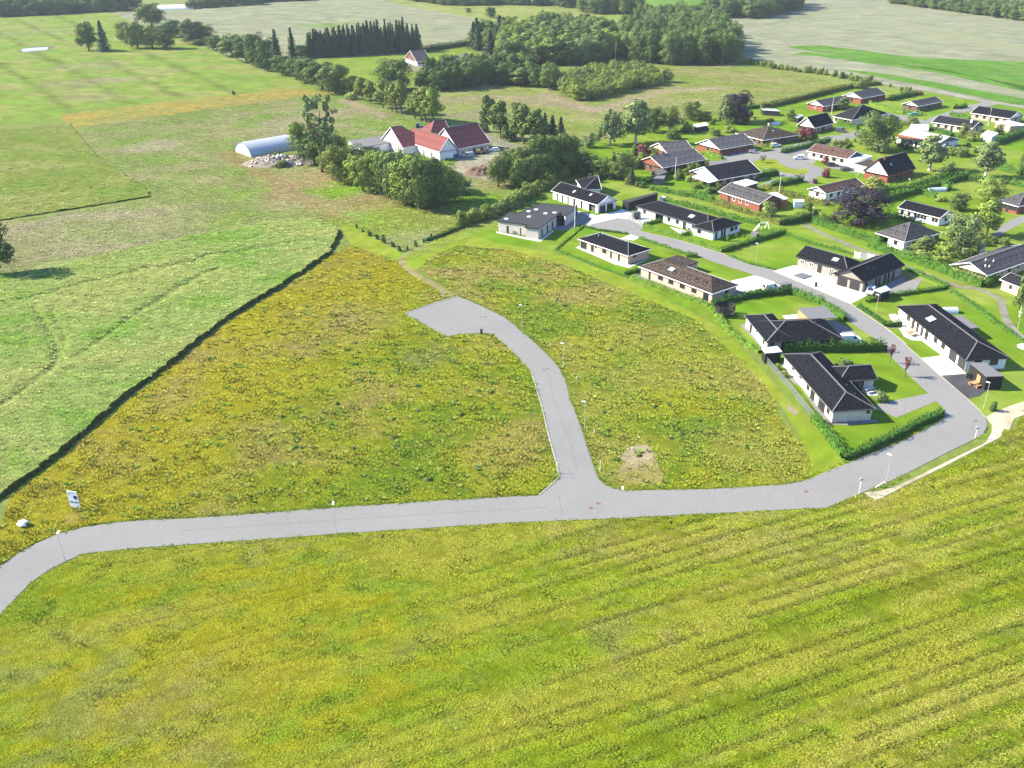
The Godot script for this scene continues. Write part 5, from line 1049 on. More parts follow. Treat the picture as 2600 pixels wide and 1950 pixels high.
func build_farm():
	# the white farm: four joined blocks under red tiles
	var h := house("red_roofed_farmhouse", "white farmhouse of joined wings under red tiled roofs", Vector2(-18.6,-347), Vector2(-6.47,-356.97), Vector2(-12.35,-373.67), {"he": 3.0, "pitch": 38.0, "wall": "brick_cream", "gable": "plaster_white", "roof": "roof_red", "win": "white_wood", "vent": [[0.25, 0.5], [0.55, 0.5], [0.2, 0.55]]})
	wing(h, "west_wing", Vector2(-39.58,-351.47), Vector2(-28.19,-359.02), Vector2(-34.73,-376.73), {"he": 2.9, "hb": true, "pitch": 34.0, "wall": "plaster_white", "roof": "roof_red", "sides": [[["w", 0.6, 1.0]], [], [], []]})
	wing(h, "front_wing", Vector2(-42.03,-364.28), Vector2(-25.2,-341.38), Vector2(-19.57,-347.96), {"he": 3.3, "ha": true, "pitch": 48.0, "wall": "plaster_white", "roof": "roof_red", "sides": [[["w", 0.3, 0.8], ["w", 0.6, 0.8], ["d", 0.8, 1.0]], [["w", 0.5, 0.8]], [], []]})
	wing(h, "barn_wing", Vector2(-30.87,-358.8), Vector2(-20.77,-365.18), Vector2(-27.5,-378.52), {"he": 3.2, "ha": true, "pitch": 40.0, "wall": "plaster_white", "roof": "roof_red", "sides": [[], [], [], []]})
	shed("grey_stable", "long low white stable with a grey flat roof left of the red farm roofs", pv([-62.3,-365.2,-45.8,-376.2,-44.7,-361.4,-55.9,-351.8]), 3.0, "plaster_white", "felt_grey", "stable", 0.2)
	# the half-round steel barn
	var a := Vector2(-97.22,-352.23); var b := Vector2(-81.68,-365.76); var c := Vector2(-104.39,-364.12)
	var d := (b - a).normalized()
	var wdt := absf((c - a).dot(Vector2(-d.y, d.x)))
	var mid := (a + b) * 0.5 + Vector2(d.y, -d.x) * wdt * 0.5
	var q := thing("round_barn", "half-round steel barn standing in the rough field", "barn", Vector3(mid.x, 0, mid.y), atan2(-d.y, d.x))
	arch(q, "shell", a.distance_to(b), wdt * 0.5, 4.5, mats["steel_sheet"], mats["concrete"], 13)
	# two houses beyond the paddock
	house("far_white_house", "white house with a grey hipped roof beyond the paddock", Vector2(-54.21,-587.05), Vector2(-45.63,-591.08), Vector2(-52.59,-611.61), {"pitch": 26.0, "wall": "plaster_white", "gable": "brick_brown", "roof": "roof_grey"})
	house("far_brick_house", "small brick house with a grey roof half hidden by the wood", Vector2(-33.65,-601.61), Vector2(-26.81,-593.88), Vector2(-23.39,-609.46), {"ha": true, "hb": true, "pitch": 24.0, "wall": "brick_red", "roof": "roof_light"})
	var gt := thing("greenhouse_tunnel", "long white plastic tunnel beside the far hedgerow", "tunnel", Vector3(Vector2(-339.79,-1031.98).x, 0, Vector2(-339.79,-1031.98).y), 0.05)
	arch(gt, "cover", 36.0, 6.0, 4.0, mats["white_wood"])
	# heaps
	heap("soil_heap", "brown soil heap beside the farm yard tree", Vector2(-9.68,-321.54), 6.5, 4.0, 2.8, im(176, 150, 130), 3)
	heap("rubble_heap", "grey and white rubble heap with weeds before the round barn", Vector2(-85.16,-342.56), 13.0, 7.0, 3.2, im(196, 180, 166), 7)
func heap(called: String, label: String, at: Vector2, rx: float, rz: float, h: float, c: Color, seed_: int):
	var st := begin()
	var n := 22
	var P := func(i: int, j: int) -> Vector3:
		var u := float(i) / n * 2.0 - 1.0; var v := float(j) / n * 2.0 - 1.0
		var d := Vector2(u, v).length()
		var k := maxf(0.0, 1.0 - d * d) * h * (0.8 + 0.5 * noise_fine.get_noise_2d(u * 9.0 + seed_, v * 9.0)) + maxf(0.0, 1.0 - d) * noise_fine.get_noise_2d(u * 40.0, v * 40.0 + seed_) * 0.3
		return Vector3(u * rx, maxf(k, -0.05), v * rz)
	for i in n:
		for j in n: quad(st, P.call(i, j), P.call(i + 1, j), P.call(i + 1, j + 1), P.call(i, j + 1))
	var o := part(called, done(st), mat(called, c, 1.0), self, Vector3(at.x, 0, at.y))
	tag(o, label, "heap")
	if called == "rubble_heap":
		var st2 := begin()
		for i in 60:
			var u := rng.randf_range(-0.75, 0.75); var v := rng.randf_range(-0.75, 0.75)
			var y := maxf(0.0, 1.0 - u * u - v * v) * h * 0.8
			box(st2, Vector3(u * rx, y, v * rz), Vector3(rng.randf_range(0.4, 1.4), rng.randf_range(0.3, 0.9), rng.randf_range(0.4, 1.2)), Basis(Vector3(rng.randf(), rng.randf(), rng.randf()).normalized(), rng.randf() * 3.0))
		var bl := part("blocks", done(st2), mats["concrete"], o); bl.set_meta("kind", "stuff")

# ---------- leaves, crowns, trees, hedges
func leaf(st: SurfaceTool, p: Vector3, nrm: Vector3, size: float, c: Color, r: RandomNumberGenerator, soft := 0.55):
	# one spray of leaves: a bent four-cornered face
	var n := (nrm + Vector3(r.randf_range(-1, 1), r.randf_range(-1, 1), r.randf_range(-1, 1)) * 0.75).normalized()
	var a := n.cross(Vector3(r.randf_range(-1, 1), r.randf_range(-1, 1), r.randf_range(-1, 1))).normalized()
	if a.length_squared() < 0.5: a = Vector3.RIGHT
	var b := n.cross(a)
	var w := size * r.randf_range(0.5, 1.0); var l := size * r.randf_range(0.7, 1.2)
	var k := r.randf_range(0.72, 1.2)
	st.set_color(Color(c.r * k, c.g * k, c.b * k * r.randf_range(0.85, 1.1)))
	var sn := (n * (1.0 - soft) + nrm * soft).normalized()
	var q0 := p - b * l * 0.5; var q2 := p + b * l * 0.5 + n * l * -0.15
	var q1 := p + a * w * 0.5 + n * l * 0.06; var q3 := p - a * w * 0.5 + n * l * 0.06
	facing(st, [q0, q1, q2, q0, q2, q3], sn)
func leaf_ball(rx: float, h: float, n: int, size: float, c: Color, seed_: int) -> ArrayMesh:
	var r := RandomNumberGenerator.new(); r.seed = seed_
	var st := begin()
	var k := Color(c.r / 0.45, c.g / 0.45, c.b / 0.45)
	var lobes: Array = []
	for i in 6: lobes.append([Vector3(r.randf_range(-0.5, 0.5) * rx, h * r.randf_range(0.2, 0.6), r.randf_range(-0.5, 0.5) * rx), r.randf_range(0.4, 0.65)])
	for i in n:
		var lb: Array = lobes[r.randi() % 6]
		var d := Vector3(r.randfn(), absf(r.randfn()) * 0.8 - 0.2, r.randfn()).normalized()
		var s: float = lb[1]
		var p: Vector3 = lb[0] + d * Vector3(rx, h, rx) * s * r.randf_range(0.6, 1.0)
		p.y = maxf(p.y, 0.02)
		leaf(st, p, d, size, k, r)
	return st.commit()
# crown kinds, in units of the tree: 1 high, radius 1
func crown_mesh(kind: String, seed_: int) -> ArrayMesh:
	var key := "%s%d" % [kind, seed_]
	if crowns.has(key): return crowns[key]
	var r := RandomNumberGenerator.new(); r.seed = 900 + seed_ * 17 + kind.hash() % 1000
	var st := begin()
	var base := Color(0.26, 0.38, 0.10) if kind != "conifer" else Color(0.13, 0.20, 0.10)
	var lobes: Array = []   # [centre, radius across, radius up, share]
	match kind:
		"round", "young", "broad":
			for i in (52 if kind == "broad" else 34):
				var a := r.randf() * TAU
				var t := r.randf()
				var y := lerpf(0.12, 0.9, t)
				var w := sqrt(maxf(0.0, 1.0 - pow((y - 0.48) / 0.5, 2.0)))
				var q := sqrt(r.randf()) * w * 0.8
				lobes.append([Vector3(cos(a) * q, y, sin(a) * q), r.randf_range(0.24, 0.4), r.randf_range(0.075, 0.13)])
			lobes.append([Vector3(0, 0.46, 0), 0.8, 0.36])
		"tall":
			for i in 34:
				var a := r.randf() * TAU
				var y := lerpf(0.28, 0.95, r.randf())
				var w := sin(clampf((y - 0.2) / 0.8, 0.0, 1.0) * PI * 0.92 + 0.25)
				var q := sqrt(r.randf()) * w * 0.7
				lobes.append([Vector3(cos(a) * q, y, sin(a) * q), r.randf_range(0.22, 0.42), r.randf_range(0.06, 0.1)])
			lobes.append([Vector3(0, 0.6, 0), 0.5, 0.3])
		"bush":
			for i in 22:
				var a := r.randf() * TAU
				var y := lerpf(0.1, 0.82, pow(r.randf(), 1.2))
				var q := sqrt(r.randf()) * 0.72 * sqrt(maxf(0.05, 1.0 - y * y * 0.9))
				lobes.append([Vector3(cos(a) * q, y, sin(a) * q), r.randf_range(0.28, 0.44), r.randf_range(0.16, 0.26)])
			lobes.append([Vector3(0, 0.4, 0), 0.72, 0.4])
		"sparse":
			for i in 75:
				var a := r.randf() * TAU
				var y := lerpf(0.3, 0.98, r.randf())
				var q := sqrt(r.randf()) * 0.9 * (0.45 + 0.55 * y)
				lobes.append([Vector3(cos(a) * q, y, sin(a) * q), r.randf_range(0.08, 0.17), r.randf_range(0.02, 0.05)])
		"weeping":
			for i in 40:
				var a := r.randf() * TAU
				var y := lerpf(0.22, 0.9, r.randf())
				var q := (0.3 + 0.55 * r.randf()) * sin(clampf(1.08 - y, 0.0, 1.0) * PI * 0.62 + 0.2)
				lobes.append([Vector3(cos(a) * q, y, sin(a) * q), r.randf_range(0.14, 0.24), r.randf_range(0.1, 0.2)])
			lobes.append([Vector3(0, 0.55, 0), 0.5, 0.35])
		"upright":
			for i in 16:
				var a := TAU * i / 16.0 + r.randf() * 0.3
				var q := r.randf_range(0.25, 1.0)
				for k in 5:
					var t := float(k) / 4.0
					lobes.append([Vector3(cos(a) * q * t, lerpf(0.42, 1.0 - q * 0.2, t), sin(a) * q * t), 0.12, 0.05])
	if kind == "conifer":
		# whorls of drooping boughs on a cone
		for w in 17:
			var y := lerpf(0.1, 0.97, pow(float(w) / 16.0, 0.9))
			var reach := pow(1.0 - y, 0.75) * 0.95 + 0.05
			var nb := int(lerpf(13, 5, y))
			var off := r.randf() * TAU
			for b in nb:
				var a := off + TAU * b / nb + r.randf_range(-0.15, 0.15)
				var d := Vector3(cos(a), 0, sin(a))
				var l := reach * r.randf_range(0.55, 1.15)
				var nl := int(lerpf(11, 4, y))
				for k in nl:
					var t := (k + 0.5) / nl
					var p := d * l * t + Vector3(0, y - 0.05 * t * t, 0) + Vector3(r.randf_range(-0.08, 0.08), r.randf_range(-0.012, 0.012), r.randf_range(-0.08, 0.08))
					leaf_scaled(st, p, (Vector3.UP * 0.5 + d * 0.8).normalized(), 0.2, base, r)
	else:
		var total := {"round": 3000, "broad": 6800, "young": 2200, "tall": 2500, "bush": 1500, "sparse": 2400, "weeping": 2600, "upright": 800}[kind] as int
		var size := {"round": 0.13, "broad": 0.082, "young": 0.11, "tall": 0.14, "bush": 0.17, "sparse": 0.1, "weeping": 0.11, "upright": 0.13}[kind] as float
		for i in total:
			var lb: Array = lobes[r.randi() % lobes.size()]
			var d := Vector3(r.randfn(), r.randfn() + 0.35, r.randfn()).normalized()
			var p: Vector3 = lb[0] + Vector3(d.x * lb[1], d.y * lb[2], d.z * lb[1]) * r.randf_range(0.72, 1.05)
			p.y = maxf(p.y, 0.01)
			var sz := size
			if kind == "weeping": sz *= 1.3
			var outward := (d * 0.7 + Vector3(p.x, (p.y - 0.5) * 1.4, p.z) * 0.5).normalized()
			leaf_scaled(st, p, outward, sz, base, r)
	crowns[key] = st.commit()
	return crowns[key]
func leaf_scaled(st: SurfaceTool, p: Vector3, nrm: Vector3, size: float, c: Color, r: RandomNumberGenerator):
	# crowns are about twice as high as their radius: keep sprays from stretching
	var n := (nrm + Vector3(r.randf_range(-1, 1), r.randf_range(-1, 1), r.randf_range(-1, 1)) * 0.8).normalized()
	var a := n.cross(Vector3(r.randf_range(-1, 1), r.randf_range(-1, 1), r.randf_range(-1, 1))).normalized()
	var b := n.cross(a)
	var w := size * r.randf_range(0.5, 1.0); var l := size * r.randf_range(0.7, 1.25)
	var k := r.randf_range(0.7, 1.22)
	st.set_color(Color(c.r * k * r.randf_range(0.92, 1.1), c.g * k, c.b * k * r.randf_range(0.85, 1.1)))
	var flat := Vector3(1, 0.45, 1)
	var sn := (n * 0.45 + nrm * 0.55).normalized()
	var q0 := p - b * flat * l * 0.5; var q2 := p + b * flat * l * 0.5
	var q1 := p + a * flat * w * 0.5; var q3 := p - a * flat * w * 0.5
	facing(st, [q0, q1, q2, q0, q2, q3], sn)
func trunk_mesh(kind: String, seed_: int) -> ArrayMesh:
	var key := "trunk%s%d" % [kind, seed_]
	if crowns.has(key): return crowns[key]
	var r := RandomNumberGenerator.new(); r.seed = seed_ + 5
	var st := begin()
	var t := 0.075
	if kind == "conifer": t = 0.09
	var lean := Vector3(r.randf_range(-0.06, 0.06), 0, r.randf_range(-0.06, 0.06))
	var top := Vector3(0, 0.62, 0) + lean
	if kind == "conifer": top = Vector3(0, 0.97, 0)
	tube(st, Vector3(0, -0.02, 0), Vector3(0, 0.04, 0), t * 1.5, t, 7, false)
	tube(st, Vector3(0, 0.04, 0), top, t, t * 0.4, 7)
	if kind != "conifer":
		for i in 7:
			var a := r.randf() * TAU
			var y := r.randf_range(0.24, 0.55)
			var q := r.randf_range(0.4, 0.75)
			tube(st, Vector3(0, y, 0) + lean * y / 0.62, Vector3(cos(a) * q, y + r.randf_range(0.12, 0.34), sin(a) * q), t * 0.5, t * 0.12, 5)
	crowns[key] = done(st)
	return crowns[key]
func tree(called: String, kind: String, tint: String, x: float, z: float, h: float, r: float, label: String, group := "", category := "tree") -> Node3D:
	if kind == "round" and r > 4.2: kind = "broad"
	var v := rng.randi() % 3
	var root := thing(called, label, category, Vector3(x, 0, z), rng.randf() * TAU, group)
	if kind == "tall": r *= 1.3
	root.scale = Vector3(r * rng.randf_range(0.92, 1.08), h, r * rng.randf_range(0.92, 1.08))
	var birch := called.contains("birch")
	part("trunk", trunk_mesh(kind, v), mats["birch_bark"] if birch else mats["bark"], root)
	part("crown", crown_mesh(kind, v), mats["leaf_" + tint], root)
	return root
func shrub(called: String, tint: String, x: float, z: float, h: float, r: float, label: String, group := ""):
	var v := rng.randi() % 3
	var o := part(called, crown_mesh("bush", v), mats["leaf_" + tint], self, Vector3(x, -0.02, z))
	o.scale = Vector3(r, h, r); o.rotation.y = rng.randf() * TAU
	tag(o, label, "shrub", group)
	return o
func wood(called: String, kinds: Array, poly: PackedVector2Array, gap: float, h0: float, h1: float, label: String, group: String, seed_: int, most := 300):
	# trees of a wood one can tell apart: spread at about the given gap, front row first
	var r := RandomNumberGenerator.new(); r.seed = seed_
	var lo := poly[0]; var hi := poly[0]
	for p in poly: lo = lo.min(p); hi = hi.max(p)
	var y := hi.y
	var n := 0
	var odd := 0.0
	while y > lo.y and n < most:
		var x := lo.x + odd
		odd = gap * 0.5 - odd
		while x < hi.x:
			var p := Vector2(x + r.randf_range(-0.3, 0.3) * gap, y + r.randf_range(-0.3, 0.3) * gap)
			x += gap
			if not Geometry2D.is_point_in_polygon(p, poly): continue
			var k: Array = kinds[r.randi() % kinds.size()]
			var h := r.randf_range(h0, h1)
			if k[0] == "conifer": h *= 1.12
			tree(called, k[0], k[1], p.x, p.y, h, gap * r.randf_range(0.62, 0.85), label, group)
			n += 1
		y -= gap * 0.8
func hedge(line: PackedVector2Array, w: float, h: float, c: Color, label: String, rough := 0.12, size := 0.3, called := "hedge"):
	var r := RandomNumberGenerator.new(); r.seed = int(line[0].x * 7.0 + line[0].y * 13.0)
	var st := begin()
	var k := Color(c.r / 0.22, c.g / 0.22, c.b / 0.22)
	var half := w * 0.5
	var total := 0.0
	for i in line.size() - 1:
		var a := line[i]; var b := line[i + 1]
		var l := a.distance_to(b)
		var d := (b - a).normalized()
		var s := Vector2(-d.y, d.x)
		# the dense inside
		var n := maxi(1, int(l / 0.8))
		for j in n:
			var p := a.lerp(b, float(j) / n); var q := a.lerp(b, float(j + 1) / n)
			var hh := h * (0.74 + 0.3 * noise_fine.get_noise_2d(p.x * 0.9, p.y * 0.9)); var ww := half * 0.7
			var P := func(o: Vector2, side: float, y: float) -> Vector3: return Vector3(o.x + s.x * side, y, o.y + s.y * side)
			st.set_color(k)
			for f in [[P.call(p, ww, 0), P.call(p, ww, hh), P.call(q, ww, hh), P.call(q, ww, 0)], [P.call(q, -ww, 0), P.call(q, -ww, hh), P.call(p, -ww, hh), P.call(p, -ww, 0)], [P.call(p, ww, hh), P.call(p, -ww, hh), P.call(q, -ww, hh), P.call(q, ww, hh)]]:
				var nn: Vector3 = (f[2] - f[0]).cross(f[1] - f[0]).normalized()
				facing(st, [f[0], f[1], f[2], f[0], f[2], f[3]], nn)
			total += 0.8
		var count := int(l * (2.0 * h + w) / (size * size * 0.42))
		for j in count:
			var t := r.randf_range(-0.02, 1.02)
			var p := a.lerp(b, t)
			var u := r.randf() * (2.0 * h + w)
			var bump := 1.0 + rough * noise_fine.get_noise_2d(p.x * 0.9, p.y * 0.9) * 2.6 + r.randf_range(-rough, rough * 1.6)
			var side: float; var y: float; var nn: Vector3
			if u < h: side = half * bump; y = u * bump; nn = Vector3(s.x, 0.15, s.y)
			elif u < 2.0 * h: side = -half * bump; y = (u - h) * bump; nn = Vector3(-s.x, 0.15, -s.y)
			else: side = (u - 2.0 * h) - half; y = h * bump; nn = Vector3.UP
			leaf(st, Vector3(p.x + s.x * side, maxf(y, 0.03), p.y + s.y * side), nn.normalized(), size, k, r, 0.45)
	var o := part(called, st.commit(), mats["leaf_mid"], self)
	tag(o, label, "hedge")
	return o

func facing(st: SurfaceTool, v: Array, n: Vector3):
	# triangles whose outside agrees with the given normal
	for k in v.size() / 3:
		var a: Vector3 = v[3 * k]; var b: Vector3 = v[3 * k + 1]; var c: Vector3 = v[3 * k + 2]
		if (c - a).cross(b - a).dot(n) < 0.0:
			var q := b; b = c; c = q
		for w in [a, b, c]: st.set_normal(n); st.add_vertex(w)

func build_trees():
	# --- trees one can name, each where it stands
	var t := [
		# top-left field clump
		["field_tree", "round", "deep", [-294.8,-692.9,19.43,7.06], "broad dark tree at the left end of the field clump"],
		["field_spruce", "conifer", "blue", [-280.8,-684.7,20.59,5.75], "pointed spruce in the clump on the big left field"],
		["field_tree", "round", "mid", [-285.1,-739.5,15.04,7.51], "left of the two open-crowned trees in the field clump"],
		["field_tree", "round", "mid", [-262.9,-700.3,18.22,8.81], "wide tree in the middle of the field clump"],
		["field_tree", "round", "olive", [-251.9,-698.8,16.24,7.96], "lighter tree right of the middle of the field clump"],
		["field_tree", "round", "deep", [-240.5,-693.3,15.05,7.9], "dark tree at the right end of the field clump"],
		["field_tree", "round", "deep", [-304.3,-850.5,19.66,12.62], "largest round tree behind the field clump"],
		["field_tree", "round", "deep", [-260.9,-770.1,12.88,8.73], "round dark tree behind the right end of the field clump"],
		["lone_bush", "bush", "deep", [-140.9,-494.7,2.52,1.09], "single small dark bush at the edge of the orange strip"],
		["distant_tree", "round", "deep", [-13.3,-881.3,9.22,5.22], "lone round tree on the yellow field by the far lane"],
		["distant_tree", "round", "mid", [-35.2,-932.7,4.41,2.76], "small lone tree by the far field edge"],
		# farm
		["oak", "round", "deep", [-59,-500,15.73,10.41], "big dark oak behind the avenue"],
		["old_willow", "sparse", "grey", [-66.1,-327.9,26.68,7.27], "tall thin-crowned willow with bare forks above the farm copse"],
		["yard_tree", "round", "mid", [-3.3,-303.3,10.64,3.84], "round tree with a bare trunk beside the soil heap"],
		# gardens
		["weeping_birch", "weeping", "grey", [92.8,-400.9,11.37,4.55], "pale weeping birch in front of the copper beech"],
		["copper_beech", "round", "purple", [97.6,-402.4,12.86,7.41], "large dark copper beech at the field edge"],
		["garden_tree", "round", "mid", [79.4,-408.9,8.24,4.63], "green tree between the birches and the copper beech"],
		["garden_tree", "round", "olive", [85.3,-408.4,3.94,3.28], "low reddish green tree left of the copper beech"],
		["garden_tree", "round", "mid", [66.5,-384.9,10.66,4.75], "right of the two dark round trees behind the gazebo"],
		["garden_tree", "round", "deep", [59.8,-385.5,10.32,4.21], "left of the two dark round trees behind the gazebo"],
		["tall_birch", "tall", "grey", [50,-365.4,16.13,5.23], "tallest grey birch at the top of the garden row"],
		["drooping_birch", "weeping", "grey", [39.7,-363,12.93,5.49], "drooping grey birch left of the tallest birch"],
		["grey_willow", "bush", "grey", [31.4,-359.5,6.03,3.4], "grey rounded willow bush at the end of the garden row"],
		["wine_bush", "bush", "wine", [50.3,-342.1,4.94,3.61], "wine-red bush left of the gazebo"],
		["wine_tree", "round", "wine", [116.6,-365.6,4.97,3.66], "wine-red maple before the steep dark house"],
		["garden_tree", "round", "light", [120.7,-403.3,5.19,2.67], "bright green small tree near the top sheds"],
		["small_tree", "sparse", "olive", [90.8,-330.1,2.69,1.43], "thin small tree on the grass island"],
		["big_garden_tree", "round", "deep", [138.4,-348.4,13.74,7.34], "largest green tree in the older estate, beside the white-roofed house"],
		["grey_shrub_tree", "bush", "grey", [137.9,-342.6,5.84,3.62], "grey green shrub in front of the largest estate tree"],
		["garden_tree", "round", "deep", [151.4,-427,5.44,3.61], "dark round tree between the two top bungalows"],
		["garden_tree", "bush", "mid", [167.6,-389.8,3.97,3.88], "bushy tree beside the green car"],
		["grey_birch", "tall", "grey", [144.4,-315.2,11.9,4.58], "grey birch before the white-roofed house"],
		["grey_birch", "tall", "grey", [158.8,-305.1,11.74,4.15], "grey birch standing by the path on the open lawn"],
		["garden_tree", "bush", "mid", [146.2,-307.2,4.77,3.88], "dense low tree right of the grey birch by the steep brick house"],
		["lime_tree", "round", "light", [146.5,-275.3,7.64,5.42], "upper of the two bright lime green trees at the right"],
		["lime_tree", "tall", "light", [130.5,-243.3,9.68,3.53], "lower of the two bright lime green trees at the right"],
		["clipped_tree", "round", "deep", [133.6,-267.6,5.55,2.64], "round clipped tree on the lawn of the long white house"],
		["crack_willow", "round", "grey", [116.1,-227.7,10.74,5.29], "huge grey green willow beside the grey hip-roofed house"],
		["garden_tree", "round", "mid", [107.7,-230.3,4.46,3.25], "leafy tree in front of the grey hip-roofed house"],
		["garden_tree", "round", "light", [109.5,-221.8,5.43,3.04], "light green tree below the huge willow"],
		["purple_beech", "round", "purple", [100.3,-257.5,9.79,8.44], "very wide dark purple beech shading the lawn"],
		["garden_tree", "bush", "olive", [117.1,-289.4,4.99,4.67], "yellow green spreading tree below the steep brick house"],
		["garden_tree", "bush", "mid", [178.6,-365.5,5.64,3.31], "tall bush at the end of the cream house"],
		["garden_tree", "bush", "olive", [180.2,-360.5,3.22,4.65], "spreading olive bush beside the blue trailer"],
		["garden_tree", "bush", "deep", [194.4,-370,4.32,2.47], "dark clipped bush before the flag house"],
		["garden_spruce", "conifer", "mid", [40.7,-303.8,5.92,2.07], "bright pointed spruce behind the white gabled house"],
		["garden_spruce", "conifer", "deep", [35.5,-311.1,9.3,2.41], "dark tall spruce behind the white gabled house"],
		["flowering_shrub", "bush", "pale", [76.3,-265.1,4.41,2.36], "white flowering bush at the gable of the red brick house"],
		["edge_birch", "weeping", "mid", [111.4,-186.7,10.05,1.72], "drooping birch cut by the right edge by the footpath"],
		["edge_tree", "round", "deep", [172.9,-307.1,8.59,2.39], "dark tree cut by the right edge beside the open lawn"],
		["left_edge_tree", "round", "deep", [-131.3,-225.8,16.28,4.61], "big dark tree cut by the left edge of the picture"],
		["garden_tree", "bush", "mid", [178.2,-480.6,5.38,4.43], "bush tree at the hedge corner by the field road"]]
	for d in t:
		var v: Array = d[3]
		if d[1] == "bush": shrub(d[0], d[2], v[0], v[1], v[2], v[3], d[4]).set_meta("category", "tree")
		else: tree(d[0], d[1], d[2], v[0], v[1], v[2], v[3] * 1.1, d[4])
	# two red-leaved street trees
	for d in [[74.8,-164.6,4.03,0.96, "farther of the two red-leaved young street trees"], [75.4,-158.6,4.19,1.24, "nearer of the two red-leaved young street trees"]]:
		tree("red_street_tree", "upright", "wine", d[0], d[1], d[2], d[3], d[4], "red street trees")
	# the avenue to the farm
	for d in [[-78.2,-491.2,8.78,4.22], [-71.5,-472.8,10.61,4.07], [-66.1,-462.6,10.52,3.42], [-58.8,-450.8,11.68,3.9], [-53.6,-441.4,13.03,3.82], [-51,-437.2,14.16,3.79], [-48.4,-433.5,14.67,4.03], [-41.3,-422.4,10.76,3.93], [-38.1,-417.9,13.44,4.67], [-35.7,-414,15.09,4.89], [-32,-409.6,14.77,4.59]]:
		tree("avenue_tree", "tall", ["olive", "mid", "light"][rng.randi() % 3], d[0], d[1], d[2], d[3], "bare-stemmed tree in the avenue row behind the farm", "trees of the farm avenue")
	for d in [[-8.5,-390.9,14.7,3.89], [-2.9,-378.8,14.47,3.96], [3.4,-372.3,14.81,3.9], [6.1,-368.9,14.69,3.87], [11,-366.9,13.29,4.72]]:
		tree("stem_tree", "tall", "mid", d[0], d[1], d[2], d[3], "tall bare-stemmed tree in the row right of the farm drive", "row of stems right of the farm")
	for d in [[14.7,-371.4,11.32,3.54], [17.8,-371.2,10.36,3.36], [21.2,-374.7,8.96,3.03]]:
		tree("spruce", "conifer", "deep", d[0], d[1], d[2], d[3], "dark spruce at the end of the stem row by the stubble field", "spruces behind the stem row")
	# belt of trees along the left field
	for d in [[-229.1,-720.8,17.33,8.2], [-223.3,-730.6,12.68,7.86], [-201.6,-683.5,9.65,6.15], [-182.3,-650.5,13.77,8.61], [-165.4,-620.4,15.86,7.49], [-153.8,-598.3,20.07,6.88], [-143.1,-580,18.55,7.03], [-130.2,-562.3,11.03,6.15], [-118.8,-547.9,11.22,6.33], [-107.8,-530.1,13.34,8.08], [-97.4,-507.7,14.2,8.39], [-88.3,-494,14.73,7.27], [-132.2,-632.6,8.29,5.34], [-151.1,-593,11.89,6.1], [-222.5,-712.9,4.43,5.12], [-210.6,-701.1,7.91,5.04], [-125.5,-559.6,7.77,5.1], [-112.3,-536.7,9.36,5.23]]:
		tree("belt_tree", "round", ["deep", "mid", "deep"][rng.randi() % 3], d[0], d[1], d[2], d[3] * 1.2, "tree in the belt along the big left field", "tree belt along the left field")
	for d in [[-150.1,-637.7,17.46,5], [-138.5,-633.4,18.84,4.58]]:
		tree("belt_spruce", "conifer", "deep", d[0], d[1], d[2], d[3], "one of two dark spruces rising from the tree belt", "spruces in the belt")
	# the spruce plantation
	for i in 27:
		var f := i / 26.0
		var x := lerpf(0.0, 1.0, f)
		var a := Vector2(-126.67,-633.58); var b := Vector2(-60.11,-655.15)
		for row in 2:
			var p := a.lerp(b, x) + Vector2(rng.randf_range(-1, 1), -6.0 * row + rng.randf_range(-1, 1))
			tree("plantation_spruce", "conifer", ["blue", "deep", "mid"][rng.randi() % 3], p.x, p.y, lerpf(17.0, 20.5, f) * rng.randf_range(0.8, 1.1), rng.randf_range(3.0, 5.2), "tall dark spruce in the straight plantation row by the pale field", "spruce plantation")
	# the copse left of the farm and along the yard
	for d in [[-80,-356.5,12.75,3.92], [-70.7,-338.8,10.28,4.88], [-63.3,-327.7,12.48,4.42], [-57.7,-314.3,12.82,5.02], [-52.6,-311,10.5,4.22], [-47.9,-301,11.54,4.54], [-42.7,-303.5,13.19,4.58], [-38.3,-293.3,13.69,4.44], [-34.6,-287.9,16.79,4.51], [-32.2,-283.3,15.37,4.86], [-27.4,-279.1,16.53,5.49], [-23.3,-280.3,15.11,4.82], [-19.7,-284.1,13.09,4.46], [-17.1,-288,9.62,3.81], [-14.7,-295.2,5.22,2.74], [-40.8,-298,13.29,3.78], [-37.7,-301.1,12.83,4.4], [-30.7,-298.4,13.3,4.36], [-25,-300.2,11.08,4.09], [-75.9,-356.2,8.72,4.09], [-63.2,-340.9,11.61,4.26], [-55.8,-335,8.3,4.19], [-47.9,-324,9.93,4.38]]:
		tree("copse_tree", "round", ["mid", "grey", "olive", "light", "deep"][rng.randi() % 5], d[0], d[1], d[2], d[3] * 1.2, "bushy tree in the copse between the farm and the rough field", "farm copse")
	for d in [[0.2,-312.3,9.34,3.33], [2.6,-312.1,9.33,3.33], [5.6,-310.7,10.48,3.62], [9,-313.5,12.18,4.25], [12.5,-315.7,12.54,4.28], [16.2,-317.9,12.61,4.31], [19.9,-322,11.98,4.2], [2.5,-301.7,8.22,2.94], [5.5,-303.8,8.27,3.25], [8.2,-306.5,9.06,3.57], [11.6,-309.7,8.83,3.61], [15.1,-313.7,7.87,3.65], [18.4,-317.1,8.24,3.38], [24.7,-328.1,5.66,4.11], [28.1,-316.5,6.41,3.68], [31.6,-313.8,5.77,3.35], [38.5,-310.9,8.11,3.62]]:
		tree("yard_belt_tree", "round", ["mid", "deep", "mid"][rng.randi() % 3], d[0], d[1], d[2] * 1.15, d[3] * 1.4, "green tree in the belt between the farm yard and the new houses", "belt behind the new houses")
